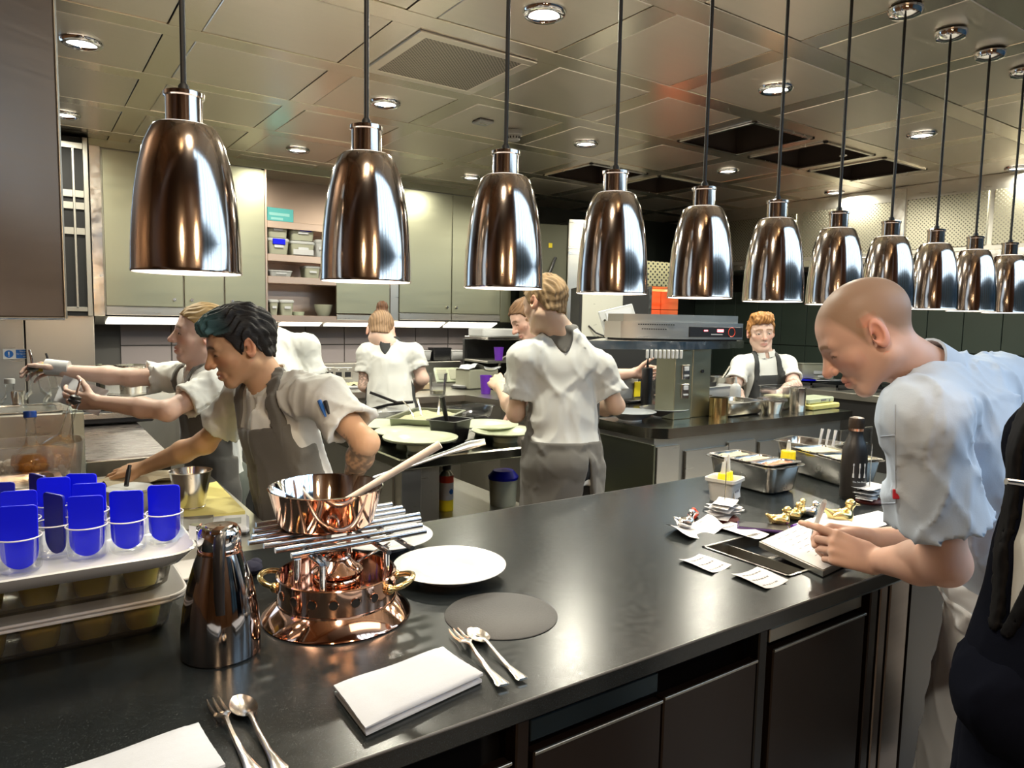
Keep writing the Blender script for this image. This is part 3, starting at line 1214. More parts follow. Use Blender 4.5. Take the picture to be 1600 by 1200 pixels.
for i in range(len(xs)):
    for j in range(len(ys)):
        cx, cy = xs[i] + SW + pw / 2, ys[j] + SW + pw / 2
        if cx > XE or (i, j) in holes:
            continue
        o = link('panel', pan_me, ceil, (cx, cy, CEIL + .0075))
        o.rotation_euler = (RNG.normal() * .0035, RNG.normal() * .0035, 0)
# dark voids where panels are lifted out, with bright angle frames
vb = MB()
fb = MB()
for i, j in holes:
    cx, cy = xs[i] + SW + pw / 2, ys[j] + SW + pw / 2
    a = pw / 2
    for q in ((-a, 0, .01, pw), (a, 0, .01, pw), (0, -a, pw, .01), (0, a, pw, .01)):
        vb.box((cx + q[0], cy + q[1], CEIL + .16), (q[2], q[3], .30))
    vb.box((cx, cy, CEIL + .31), (pw, pw, .01))
    for q in ((0, -a + .012, pw, .024), (0, a - .012, pw, .024), (-a + .012, 0, .024, pw), (a - .012, 0, .024, pw)):
        fb.box((cx + q[0], cy + q[1], CEIL - .004), (q[2], q[3], .008), .001)
vb.build('void', mat('ceiling_void', (.05, .035, .028), .8), ceil)
fb.build('void_frame', M['steel_p'], ceil)
struct('ceiling_slab', MB().bx(XW, 9.5, ys[0], 7, CEIL + .34, CEIL + .40), M['dark'])
struct('ceiling_dining', MB().bx(XW, 9.5, YD, ys[0], 6.3, 6.4), M['plaster'])
struct('wall_over_kitchen', MB().bx(XW, 9.5, ys[0] - .05, ys[0], CEIL - .02, 6.3), M['dwood'])
# perforated air vent panel
v = thing('air_vent', 'square perforated steel air vent set in the ceiling between the second and third heat lamps', 'vent', (xs[5] + SW + pw / 2 - SW * 0 - PT * 0, 3.037, CEIL))
v.location.x = 1.703
MB().box((0, 0, -.004), (.50, .50, .006), .002).build('grille', M['vent'], v)
fm = MB()
for q in ((0, -.275, .60, .05), (0, .275, .60, .05), (-.275, 0, .05, .50), (.275, 0, .05, .50)):
    fm.box((q[0], q[1], -.005), (q[2], q[3], .008), .002)
fm.build('frame', M['ceil'], v)

# kitchen back wall with mauve-grey tiles, steel splash panels at its west end
wb = struct('wall_back', MB().bx(-.5, XE, YB + .012, YB + .2, 0, CEIL + .3), M['grout'])
tme = MB().box((0, 0, 0), (.352, .012, .292), .002).mesh('tile', M['tilep'])
for i in range(10):
    for j in range(2):
        link('tile', tme, wb, (.629 + .18 + .36 * (i - .0), YB + .006, 1.123 + .30 * j))
struct('wall_splash', MB().bx(-2, .02, 5.86, 5.9, .8, 1.62, .002).bx(.03, .43, 5.80, 5.84, .8, 1.58, .002), M['steel'])
sg_ = thing('notice_sign', 'small blue and white mandatory notice on the steel splash wall at far left', 'sign', at(30, 553, y=5.85))
sg_.location = tuple(at(30, 553, y=5.852))
sg_.scale = (.60, .60, .60)
MB().box((0, 0, 0), (.30, .004, .115), .001).build('plate', M['wplast'], sg_)
MB().box((.055, -.003, 0), (.17, .003, .095), .001).build('blue_field', M['sign'], sg_)
MB().tube([(-.095, -.002, 0), (-.095, -.0045, 0)], .042, 20).build('roundel', M['sign'], sg_)
MB().box((-.095, -.006, .008), (.012, .002, .034)).box((-.095, -.006, -.022), (.012, .002, .010)).build('exclamation_mark', M['wplast'], sg_)


def text(body, size, mat_, parent, loc, rot, name='lettering', align='CENTER', extrude=.0004):
    c = bpy.data.curves.new(name, 'FONT')
    c.body = body
    c.size = size
    c.align_x = align
    c.align_y = 'CENTER'
    c.extrude = extrude
    c.resolution_u = 2
    tmp = bpy.data.objects.new('t', c)
    COL.objects.link(tmp)
    dg = bpy.context.evaluated_depsgraph_get()
    me = bpy.data.meshes.new_from_object(tmp.evaluated_get(dg))
    bpy.data.objects.remove(tmp)
    me.name = name
    me.materials.clear()
    me.materials.append(mat_)
    return link(name, me, parent, loc, rot)


for k, tx in enumerate(('This sink is', 'for handwashing', 'only')):
    text(tx, .024, M['wplast'], sg_, (.055, -.005, .028 - .028 * k), (pi / 2, 0, 0))

# east wall: dark green tiles below the extract hood
we = struct('wall_east', MB().bx(XE + .012, XE + .2, .3, 6.5, 0, CEIL + .3), M['groutg'])
tge = MB().box((0, 0, 0), (.012, .306, .592), .002).mesh('tile', M['tileg'])
for i in range(16):
    for j in range(2):
        link('tile', tge, we, (XE + .006, 1.262 + .312 * i, 1.007 + .60 * j))
struct('wall_west', MB().bx(XW - .2, XW, YD, 7, 0, 6.3), M['dwood'])
# dining side behind the photographer: walnut panelling and a tall window band
wd = struct('wall_dining', MB().bx(XW, 1.2, YD - .12, YD, 0, 6.3).bx(1.2, 9.4, YD - .12, YD, 0, .55).bx(1.2, 9.4, YD - .12, YD, 6.05, 6.3), M['dwood'])
we2 = struct('wall_dining_end', MB().bx(9.4, 9.5, YD, 7, 0, .55).bx(9.4, 9.5, .3, 7, .55, 6.3).bx(9.4, 9.5, YD, .3, 6.05, 6.3), M['dwood'])
wp_ = struct('wall_partition', MB().bx(-1.9, 1.0, -.62, -.50, 0, 3.2), M['dwood'])
for i in range(5):
    MB().box((-1.6 + .575 * i, -.49, 1.6), (.56, .02, 3.14), .004).build('panel', M['dwood'], wp_)
for k, x_ in enumerate((-.40, .55)):  # unseen wall lamps, assumed and added to light the box fronts under the tray
    sc_ = thing('added_wall_lamp', ('added small warm wall lamp, assumed behind the photographer, on the left', 'added small warm wall lamp, assumed behind the photographer, on the right')[k], 'lamp', (x_, -.48, 1.95), 0, 'added warm wall lamps, assumed on the dining side')
    MB().bx(-.04, .04, 0, .02, -.08, .08, .004).build('bracket', M['brass'], sc_)
    MB().tube([(0, .06, -.10), (0, .06, .10)], .034, 20).build('shade', emis('added_lamp_shade', (1.0, .62, .30), 3.0), sc_)
    area('added_wall_lamp_light', (x_, -.36, 1.95), (0, 1, -.25), .10, .20, 4.5, (1.0, .68, .38))  # warm light of the added lamp, aimed at the counter
wn = thing('window_1', None, None, (0, YD, 0))
wn['kind'] = 'structure'
MB().bx(1.2, 9.4, -.05, .01, .55, .62, .004).bx(1.2, 9.4, .05, .10, 2.84, 2.92, .004).bx(1.2, 9.4, -.05, .01, 5.98, 6.04, .004).build('window_frame', M['dark'], wn)
for i in range(10):
    MB().bx(1.3 + .89 * i - .07, 1.3 + .89 * i + .07, .05, .10, .6, 6.0, .004).build('mullion', M['dark'], wn)
MB().bx(1.2, 9.4, .02, .03, .62, 2.88).build('lower_glazing', M['skyglass'], wn)
wn2 = thing('window_2', None, None, (9.4, YD, 0))
wn2['kind'] = 'structure'
MB().bx(-.10, -.05, .1, 3.4, .55, .62, .004).bx(-.10, -.05, .1, 3.4, 2.68, 2.74, .004).bx(-.10, -.05, .1, 3.4, 5.98, 6.04, .004).build('window_frame', M['dark'], wn2)
for i in range(4):
    MB().bx(-.10, -.05, .3 + .9 * i - .07, .3 + .9 * i + .07, .6, 6.0, .004).build('mullion', M['dark'], wn2)
MB().bx(-.04, -.03, .1, 3.4, .62, 2.88).build('lower_glazing', M['skyglass'], wn2)
struct('door_1', MB().bx(-1.5, -.55, YD + .03, YD + .07, 0, 2.1, .004), M['bronze'])

# ---------------------------------------------------------------- downlights
glow_b = MB().tube([(0, 0, -.003), (0, 0, -.006)], .056, 28)
ring_b = MB().lathe([(.056, -.004), (.060, -.016), (.074, -.017), (.084, -.010), (.086, 0), (.056, 0)], 36, close=True)
dl0 = None
DLS = [(.27, 3.78, 'downlight in the ceiling beside the tall partition panel at top left'),
       (1.71, 2.30, 'large bright downlight in the ceiling between the third and fourth lamp cords'),
       (1.715, 3.765, 'downlight in the ceiling just right of the second lamp cord'),
       (1.69, 5.20, 'downlight in a dark ceiling panel above the open shelves, left of the second lamp cord'),
       (3.16, 3.75, 'downlight in the ceiling left of the fourth lamp cord, right of the smoke detector'),
       (3.17, 5.24, 'small downlight in the ceiling just left of the third lamp neck'),
       (3.172, 2.30, 'bright downlight in the ceiling behind the sixth lamp cord'),
       (4.61, 2.28, 'downlight in the ceiling between the eighth and ninth lamp cords'),
       (4.57, 3.71, 'downlight in the ceiling just right of the fifth lamp cord'),
       (6.02, 3.70, 'small downlight in the ceiling above the hood beside the seventh lamp neck'),
       (6.08, 2.30, 'downlight in the ceiling at the right edge above the perforated hood'),
       (.27, 5.2, 'half hidden downlight beyond the edge of the tall partition panel')]
for x_, y_, lb in DLS:
    if dl0 is None:
        dl0 = thing('ceiling_downlight', lb, 'downlight', (x_, y_, CEIL), 0, 'round recessed downlights in the steel ceiling')
        glow_b.build('diffuser', M['glow'], dl0)
        ring_b.build('ring', M['chrome'], dl0, ang=50)
    else:
        dup(dl0, (x_, y_, CEIL), label=lb)
    area('downlight_lamp', (x_, y_, CEIL - .02), (0, 0, -1), .11, .11, DL_E * (.5 if y_ > 5 else 1), DL_C, 'DISK', radians(175))
# smoke detector, sensor, sprinkler
sd = thing('smoke_detector', 'white smoke detector on the ceiling beside the third lamp cord', 'detector', (2.61, 3.80, CEIL))
MB().lathe([(0, -.062), (.036, -.060), (.044, -.040), (.044, -.030), (.050, -.026), (.050, 0)], 24).build('body', M['wplast'], sd)
sl_ = MB()
for k in range(14):
    a = 2 * pi * k / 14
    sl_.box((.0425 * cos(a), .0425 * sin(a), -.046), (.006, .006, .012), 0, rotm('Z', a))
sl_.build('vent_slots', M['black'], sd)['kind'] = 'stuff'
pr_ = thing('ceiling_sensor', 'flat white square sensor plate on the ceiling left of the smoke detector', 'sensor', (2.34, 3.74, CEIL))
MB().box((0, 0, -.007), (.10, .10, .014), .004).build('plate', M['wplast'], pr_)
MB().box((0, 0, -.015), (.05, .02, .004), .001).build('grille', M['steel_p'], pr_)
spk_ = at(1246, 262, z=CEIL)
sp_ = thing('sprinkler_head', 'small chrome sprinkler head hanging from the ceiling left of the open ceiling voids', 'sprinkler', (4.45, 2.69, CEIL))
MB().cyl((0, 0, 0), (0, 0, -.06), .010, .008).build('stem', M['chrome'], sp_)
MB().lathe([(0, -.085), (.024, -.084), (.024, -.080), (0, -.079)], 16).cyl((0.01, 0, -.06), (.008, 0, -.082), .003, None, 6).cyl((-.01, 0, -.06), (-.008, 0, -.082), .003, None, 6).build('deflector', M['chrome'], sp_)

# ---------------------------------------------------------------- extract hood along the east wall
hd = thing('extract_hood', 'long brushed steel extract hood with perforated panels above the dark green wall', 'hood', (6.2, 3.2, 2.1))
MB().bx(0, .8, -2.6, 2.3, 0, .62, .004).build('body', M['steel'], hd)
for k, (y0, y1) in enumerate(((-2.5, -1.62), (-1.58, -.72), (-.68, -.06), (.06, .92), (.98, 1.85))):
    MB().bx(-.012, 0, y0, y1, .08, .50, .004).build('perforated_panel', M['hoodperf'], hd)
MB().bx(-.03, .02, -2.6, 2.3, -.02, .045, .006).build('gutter', M['steel_p'], hd)
MB().bx(-.02, .0, -.05, .05, .05, .60, .003).build('cover_strip', M['steel_p'], hd)

# ---------------------------------------------------------------- tall partition panel at the left
a, b = at(90, 496, d=1.6), at(0, 515, d=1.48)
dr = unit(np.array([b[0] - a[0], b[1] - a[1], 0]))
tp = thing('partition_panel', 'tall brown brushed steel partition panel hanging at the left edge of the picture', 'partition', (a[0], a[1], a[2]), math.atan2(dr[1], dr[0]))
MB().bx(0, .8, -.022, .022, 0, CEIL - a[2], .003).build('slab', M['panel'], tp)
MB().bx(-.006, .0, -.024, .024, -.002, CEIL - a[2], .001).build('edge_strip', M['steel_d'], tp)
MB().bx(0, .8, -.024, .024, -.006, 0, .001).build('bottom_trim', M['steel_p'], tp)
# ================================================================ wall cabinets
YC = 5.80
wc = thing('overhead_cupboard', 'run of brushed steel wall cabinets with lit strip beneath, along the back wall', 'cabinet', (.44, YC, 1.50))
ox = .44


def cx_(x):
    return x - ox


MB().bx(cx_(.44), cx_(1.60), .012, .4, .01, 1.20, 0).bx(cx_(2.70), cx_(3.96), .012, .4, .01, 1.20, 0).bx(cx_(1.60), cx_(2.70), .37, .4, 0, 1.2).build('carcass', M['steel_d'], wc)
MB().bx(cx_(.43), cx_(3.98), -.005, .4, 1.165, 1.225, .003).build('pelmet', M['cab'], wc)
MB().bx(cx_(.43), cx_(.50), -.02, .02, .0, 1.17, .003).build('end_post', M['steel_p'], wc)
MB().bx(cx_(2.69), cx_(2.77), -.012, .02, .0, 1.17, .003).build('post', M['steel'], wc)
MB().bx(cx_(3.86), cx_(3.98), -.006, .4, .0, 1.17, .003).build('end_panel', M['cab'], wc)
for x0, x1, hx in ((.51, 1.012, .95), (1.022, 1.30, 1.07), (1.31, 1.615, 1.36), (2.78, 3.305, 3.26), (3.315, 3.85, 3.36)):
    d = MB().bx(cx_(x0), cx_(x1), -.010, .010, .075, 1.155, .002).build('door', M['cab'], wc)
    MB().tube([(cx_(hx), -.010, .13), (cx_(hx), -.024, .13)], .012, 12).build('lock', M['steel_p'], d)
    MB().bx(cx_(x0), cx_(x1), -.012, .008, .01, .066, .002).build('lower_rail', M['steel'], wc)
d = MB().bx(cx_(2.20), cx_(2.685), -.010, .010, .055, .32, .002).build('flap_door', M['cab'], wc)
MB().bx(cx_(2.20), cx_(2.685), -.012, .012, .0, .045, .002).build('lower_rail', M['steel'], wc)
ms = mat('shelf_steel', (.62, .47, .38), .32, 1, bump=.03, bscale=80, bstretch=(25, 1, 1))
sb = MB().bx(cx_(1.62), cx_(1.635), .0, .37, 0, 1.17).bx(cx_(1.62), cx_(2.69), .36, .37, 0, 1.17)
sb.build('shelf_back', ms, wc)
for z in (.775, .515, .340, .030):
    MB().bx(cx_(1.635), cx_(2.69), -.006, .36, z - .055, z, .002).build('shelf', ms, wc)
# sloping light fascia under the cabinets
lf = thing('light_fascia', 'sloping steel fascia with luminous strips under the wall cabinets', 'light', (.44, YC, 1.50))
sl0, sl1 = np.array([0, .0, .0]), np.array([0, .13, -.062])
nv = unit(np.cross(np.array([1.0, 0, 0]), sl1 - sl0))
fb2 = MB()
fb2.add([(cx_(.44), 0, 0), (cx_(3.98), 0, 0), (cx_(3.98), .13, -.062), (cx_(.44), .13, -.062), (cx_(.44), .4, 0), (cx_(3.98), .4, 0), (cx_(3.98), .4, -.062), (cx_(.44), .4, -.062)],
        [(0, 3, 2, 1), (3, 7, 6, 2), (4, 5, 6, 7), (0, 1, 5, 4), (0, 4, 7, 3), (1, 2, 6, 5)])
fb2.build('fascia', M['steel'], lf)
for x0, x1 in ((.52, 1.12), (1.16, 1.72), (1.76, 2.10), (2.14, 2.62), (2.72, 3.26), (3.30, 3.84)):
    pts = []
    for x, t in ((x0, .14), (x1, .14), (x1 - .01, .86), (x0 - .01, .86)):
        p = sl0 + (sl1 - sl0) * t
        pts.append(np.array([cx_(x), p[1], p[2]]))
    mb = MB()
    q = np.array([0, -.43, -.90]) * .004
    mb.add([p + q for p in pts] + pts, [(0, 3, 2, 1), (0, 1, 5, 4), (1, 2, 6, 5), (2, 3, 7, 6), (3, 0, 4, 7)])
    mb.build('luminous_strip', M['strip_g'], lf)
area('undercabinet_light', (2.2, YC + .08, 1.42), (0, -.25, -1), 3.3, .08, STRIP_E, (1.0, .95, .78))
# glass-fronted tall fridge at the far left
gf = thing('glass_fridge', 'dark glass-fronted cabinet with pale shelves left of the wall cabinets', 'fridge', (-.05, 5.72, 1.50))
MB().bx(0, .47, .012, .5, 0, 1.2).build('carcass', M['dark'], gf)
MB().bx(0, .455, -.008, .006, .03, .06, .002).bx(0, .455, -.008, .006, 1.12, 1.16, .002).bx(.44, .47, -.010, .01, 0, 1.2, .002).bx(.375, .39, -.008, .006, .05, 1.13, .002).build('door_frame', M['steel_d'], gf)
for z in (.55, .72, .80):
    MB().bx(.1, .44, -.004, .004, z, z + .045).build('shelf', M['steel_d'], gf)

# shelf contents -------------------------------------------------
def tub(label, x0, x1, z, h, clip=None, mt='frostg', fill=None, dpt=.16, grp='storage tubs on the open shelves', name='storage_tub'):
    t = thing(name, label, 'container', ((x0 + x1) / 2, YC + .02 + dpt / 2, 1.50 + z), 0, grp)
    w = x1 - x0
    rings = [[(px, py, zz) for px, py in rrect(w - 2 * i, dpt - 2 * i, .02)] for i, zz in ((.014, 0), (.004, h * .82))]
    loft(MB(), rings).build('body', M[mt], t)
    rings = [[(px, py, zz) for px, py in rrect(w - 2 * i, dpt - 2 * i, .022)] for i, zz in ((0, h * .82), (0, h * .93), (.008, h))]
    loft(MB(), rings).build('lid', M['frost'], t)
    if clip is not None:
        MB().box((clip * w, -dpt / 2 - .002, h * .78), (.10, .008, .045), .003).build('blue_clip', M['blue'], t)
    MB().box((.0, -dpt / 2 - .001, h * .5), (w * .42, .003, h * .16), .0005).build('paper_label', M['paper'], t)
    return t


def xs_(px, y=YC + .02):
    return at(px, 400, y=y)[0]


tub('green-grey lidded tub on the second shelf, top left', xs_(418), xs_(452), .515 + .135, .125)
tub('tub with blue clip directly on the second shelf at left', xs_(419), xs_(453), .515, .13, .0)
tub('tub with blue clip stacked above a white-filled tub', xs_(455), xs_(493), .515 + .125, .125, .1)
w_ = tub('clear tub of white contents directly on the second shelf', xs_(455), xs_(493), .515, .12)
MB().box((0, -.083, .03), (.17, .004, .045), .002).build('contents', M['wplast'], w_)
tub('grey tub at the right end of the second shelf', xs_(494), xs_(508), .515, .145, mt='frost')
tub('flat pale tray stack at left of the third shelf', xs_(420), xs_(458), .34, .05, mt='frost')
tub('dark lidded tub at right of the third shelf', xs_(476), xs_(502), .34, .10)
tub('square green tub on the bottom shelf, leftmost', xs_(420), xs_(436), .03, .125)
tub('square green tub on the bottom shelf, second from left', xs_(437), xs_(460), .03, .125)
tc_ = thing('teal_carton', 'teal printed carton on the top open shelf', 'carton', ((xs_(420) + xs_(458)) / 2, YC + .12, 1.5 + .775), .12)
MB().box((0, 0, .055), (.22, .14, .11), .003).build('box', M['teal'], tc_)
MB().box((-.01, -.0705, .06), (.17, .001, .022)).box((-.03, -.0705, .025), (.10, .001, .018)).build('printing', mat('pale_teal_print', (.30, .62, .60), .5), tc_)
bw = thing('mixing_bowl', 'small pale bowl at the right end of the bottom open shelf', 'bowl', (xs_(510), YC + .10, 1.53))
MB().lathe([(.0, .002), (.045, 0), (.066, .04), (.078, .095), (.074, .096), (.062, .04), (.042, .006), (0, .006)], 24).build('bowl', M['frostg'], bw)
sd_ = thing('small_dish', 'low cream dish on the bottom open shelf', 'dish', (xs_(470), YC + .10, 1.53))
MB().lathe([(0, .002), (.045, 0), (.052, .03), (.049, .031), (.042, .006), (0, .006)], 20).build('dish', M['cream'], sd_)

# ================================================================ back worktop with upstand ledge
bt = thing('back_worktop', 'pale steel worktop with upstand ledge and drawers along the back wall', 'worktop', (2.2, 5.6, 0))
B0 = np.array([2.2, 5.6])
p1, p2, p3, p4 = at(530, 614, z=.92)[:2], at(600, 611, z=.92)[:2], at(646, 621, z=.92)[:2], at(727, 617, z=.92)[:2]
p5 = at(790, 627, z=.92)[:2]
poly = [(.5, p1[1]), tuple(p2), tuple(p3), tuple(p4), tuple(p5), (p5[0] + .22, p5[1]), (3.55, 6.18), (.5, 6.18)]
poly = [(a_[0] - B0[0], a_[1] - B0[1]) for a_ in poly]
MB().prism(poly, .87, .92).build('top', M['steel'], bt)
pin = [(a_[0], a_[1] + .06) for a_ in poly[:5]] + poly[5:]
MB().prism(pin, .08, .87).build('base_cabinet', M['steel_d'], bt)
MB().bx(-1.7, 1.34, .40, .59, .92, 1.115, .004).build('ledge', M['steel'], bt)
for k in range(5):
    MB().bx(-.05 + .40 * k, .30 + .40 * k, -.485 - .0, -.47, .2, .82, .002).build('drawer_front', M['steel_d'], bt)
for k, px in enumerate((508, 536)):
    q = at(px, 583, y=5.995)
    so = thing('socket_plate', ('power socket beside the bending chef, left of its twin', 'power socket immediately left of the top-knot chef')[k], 'socket', (q[0], 5.995, q[2]))
    MB().box((0, 0, 0), (.17, .012, .10), .004).build('plate', M['steel'], so)
    for s_ in (-.042, .042):
        MB().box((s_, -.007, -.012), (.055, .003, .045), .001).build('outlet', M['black'], so)
        MB().box((s_, -.007, .030), (.016, .004, .012), .001).build('rocker_switch', M['wplast'], so)

# ================================================================ left work bench (black top) and its end bench
lb = thing('side_bench', 'dark steel work bench running back at the left with scratched top', 'bench', (-.1, 4.35, 0))
MB().bx(.31, .64, -.86, 1.15, .86, .90, .004).build('top', mat('scratched_dark_steel', (.26, .23, .22), .33, .9, rvary=.14, vscale=12, vary=.3, bstretch=(1, 6, 1)), lb)
MB().bx(.33, .60, -.82, 1.1, .05, .86).build('base', M['steel_d'], lb)
MB().bx(.31, .64, -.885, -.86, .80, .895, .003).build('front_edge', M['steel_p'], lb)
fb_ = thing('prep_bench', 'steel prep bench behind the pass at left under the yellow board', 'bench', (-.2, 2.4, 0))
MB().bx(-1.0, .80, -.50, .72, .86, .90, .004).build('top', M['steel'], fb_)
MB().bx(-1.0, .74, -.48, .68, .05, .86).build('base', M['steel_d'], fb_)

# ================================================================ middle island with plates
c0 = at(632, 718, z=.92)
IX0, IY0 = c0[0], c0[1]
mi = thing('plating_island', 'steel plating island with open shelf below and stacked plates on top', 'island', (IX0, IY0, 0))
MB().bx(-.02, 1.05, 0, 1.45, .87, .92, .006).build('top', mat('island_top_steel', (.26, .26, .22), .16, 1, rvary=.06, vscale=6), mi)
for q in ((0, .10, .03, .10), (.13, .23, .10, .16), (.95, 1.02, .03, .1), (0, .08, 1.35, 1.42), (.95, 1.02, 1.35, 1.42)):
    MB().bx(*q, 0, .87, .003).build('leg', M['steel'], mi)
MB().bx(0, 1.03, .02, 1.43, .42, .46, .003).build('lower_shelf', M['steel_d'], mi)
MB().bx(0, 1.03, 1.40, 1.43, .46, .87).bx(-.01, .0, .1, 1.4, .46, .87).build('back_panel', M['steel_d'], mi)

# ================================================================ right island with gantry
RZ_ = .98
i2 = [at(1025, 672, z=RZ_)[:2], at(1332, 642, z=RZ_)[:2]]
dx2 = unit(i2[1] - i2[0])
L2 = np.linalg.norm(i2[1] - i2[0])
ri = thing('cooking_island', 'right cooking island with dark top, steel drawers and round vents', 'island', (i2[0][0], i2[0][1], 0), math.atan2(dx2[1], dx2[0]))
W2, W3, LC = 1.12, .74, 1.25
loft(MB(), [[(x, y, z) for x, y in [(.02, .06), (.0, .10), (0, W2), (LC, W2), (LC, W3), (L2, W3), (L2, 0), (.10, .0), (.06, .02)][::-1]] for z in (RZ_ - .055, RZ_)]).build('top', mat('island_edge_steel', (.30, .29, .25), .2, 1, rvary=.06, vscale=6), ri, ang=40)
MB().bx(.04, LC - .04, .05, W2 - .05, 0, RZ_ - .055).bx(LC - .04, L2 - .05, .05, W3 - .05, 0, RZ_ - .055).build('carcass', M['steel_d'], ri)
MB().bx(.03, .045, .04, W2 - .04, .02, .89, .002).build('end_panel', mat('olive_steel', (.20, .21, .15), .35, 1), ri)
for x0, x1, z0, z1, nm in ((.05, .22, .1, .88, 'post'), (.27, .62, .35, .84, 'door'), (.62, .86, .62, .86, 'vent_plate'), (.90, 1.08, .4, .84, 'door'), (1.12, 1.70, .70, .76, 'drawer'), (1.12, 1.70, .40, .69, 'drawer'),
                           (1.74, 1.96, .4, .85, 'door'), (1.98, 2.10, .55, .84, 'vent_plate'), (2.12, L2 - .06, .3, .85, 'door')):
    o = MB().bx(x0, x1, .034, .05, z0, z1, .003).build(nm, M['steel'], ri)
    if nm == 'vent_plate':
        cx2, cz2 = (x0 + x1) / 2, (z0 + z1) / 2
        MB().tube([(cx2, .036, cz2), (cx2, .020, cz2)], [.052, .052], 20).build('vent_rim', M['steel_p'], o)
        MB().tube([(cx2, .030, cz2), (cx2, .017, cz2)], .042, 20).build('vent_opening', M['dark'], o)
    if nm == 'drawer':
        MB().bx(x0, x1, .022, .036, z1 - .015, z1, .002).build('grip', M['steel_p'], o)
# gantry
g0 = at(1067, 545, z=1.39)
GX, GY = g0[0], g0[1]
GD = float((g0 - np.array([0, 0, HC])) @ CAMF)
GB, GT = at(1067, 547, d=GD)[2], at(1067, 534, d=GD)[2]
ga = thing('gantry_shelf', 'steel pass gantry shelf with beam and control post on the right island', 'gantry', (GX, GY, 0))
gp = [np.array([GX, GY]), at(1162, 544, z=GB)[:2], at(1162, 544, z=GB)[:2] + np.array([.06, .42]), np.array([GX - .05, GY + .62]), at(918, 548, z=GB - .01)[:2]]
gp = [(p[0] - GX, p[1] - GY) for p in gp]
MB().prism(gp, GB, GT).build('beam', M['steel_p'], ga)
MB().bx(.0, .145, .05, .20, RZ_, GB, .004).bx(.17, .33, .07, .22, RZ_, GB, .004).build('post', M['cab'], ga)
for k, z in enumerate((GB - .13, GB - .24)):
    o = MB().box((.085, .046, z), (.065, .008, .085), .004).build('control_plate', M['steel_p'], ga)
    MB().box((.085, .040, z + .02), (.04, .004, .025), .002).box((.085, .040, z - .02), (.04, .004, .010), .001).build('push_buttons', M['wplast'], o)
MB().tube([(.25, .072, GB - .13), (.25, .062, GB - .13)], .011, 14).build('hole_plug', M['black'], ga)
pg_me = MB().box((0, 0, 0), (.014, .018, .05), .004).mesh('ticket_clip', M['wplast'])
for k in range(9):
    p = lerp(np.array(gp[0]), np.array(gp[4]), .02 + .045 * k)
    link('ticket_clip', pg_me, ga, (p[0] - .01, p[1] - .012, GB - .024))
# salamander grill on the gantry
sa0 = at(1070, 530, d=GD + .06)
SK = GD / 5.0
sa = thing('salamander_grill', 'steel countertop grill with black control panel and red digits on the gantry', 'grill', (sa0[0], sa0[1], GT + .0005))
f1 = at(1160, 530, d=GD + .28)[:2] - sa0[:2]
l1 = at(983, 528, d=GD + .02)[:2] - sa0[:2]
back = np.array([f1[1] * -1, f1[0]]) * .62
l1 = unit(np.append(l1, 0))[:2] * np.linalg.norm(l1) + back * .28
sh0 = at(1070, 504, d=GD + .06)[2] - GT
sh1 = at(1070, 492, d=GD + .06)[2] - GT
body = [(0, 0), tuple(f1), tuple(f1 + back), tuple(l1 + back * .55), tuple(l1)]
MB().prism(body, .012, sh0).build('body', M['steel'], sa)
ins = [tuple(np.array(p) * .94 + np.array([.006, .02])) for p in body]
MB().prism(ins, sh0, sh1).build('top_plate', M['steel_d'], sa)
MB().prism(ins, 0, .012).build('feet', M['rubber'], sa)
fu = unit(np.append(f1, 0))
fn = np.array([fu[1], -fu[0], 0])
Lf = np.linalg.norm(f1)
RF = np.array([fu, -fn, [0, 0, 1]]).T
cz_ = .012 + (sh0 - .012) * .45
cpn = MB().box(fu * Lf * .52 + fn * .004 + np.array([0, 0, cz_]), (Lf * .92, .008, sh0 * .55), .002, RF).build('control_panel', M['black'], sa)
for nm, x, z, w, hgt, mt in (('red_digits', .58, .008, .050, .016, 'led'), ('red_digits', .33, .008, .028, .008, 'led'), ('key_marks', .52, -.014, .09, .006, 'ledw')):
    MB().box(fu * Lf * x + fn * .0088 + np.array([0, 0, cz_ + z]), (w, .002, hgt), 0, RF).build(nm, M[mt], cpn)
MB().lathe([(.024, 0), (.0265, .002), (.029, 0)], 24, fu * Lf * .78 + fn * .009 + np.array([0, 0, cz_]), np.array([fu, [0, 0, 1], fn]).T, close=True).build('dial', M['red'], cpn)
vs_ = MB()
ll = np.append(l1, 0)
ln_ = np.cross(unit(ll), np.array([0, 0, 1.0]))
if ln_ @ np.append(back, 0) > 0:
    ln_ = -ln_
RV = np.array([unit(ll), -ln_, [0, 0, 1]]).T
for k in range(16):
    p = ll * (.18 + .036 * k)
    vs_.box(p + ln_ * .001 + np.array([0, 0, sh0 * .86]), (.009, .004, .006), 0, RV)
    if k < 11:
        vs_.box(p + ll * .12 + ln_ * .001 + np.array([0, 0, sh0 * .62]), (.009, .004, .005), 0, RV)
vs_.build('vent_slots', M['dark'], sa)['kind'] = 'stuff'
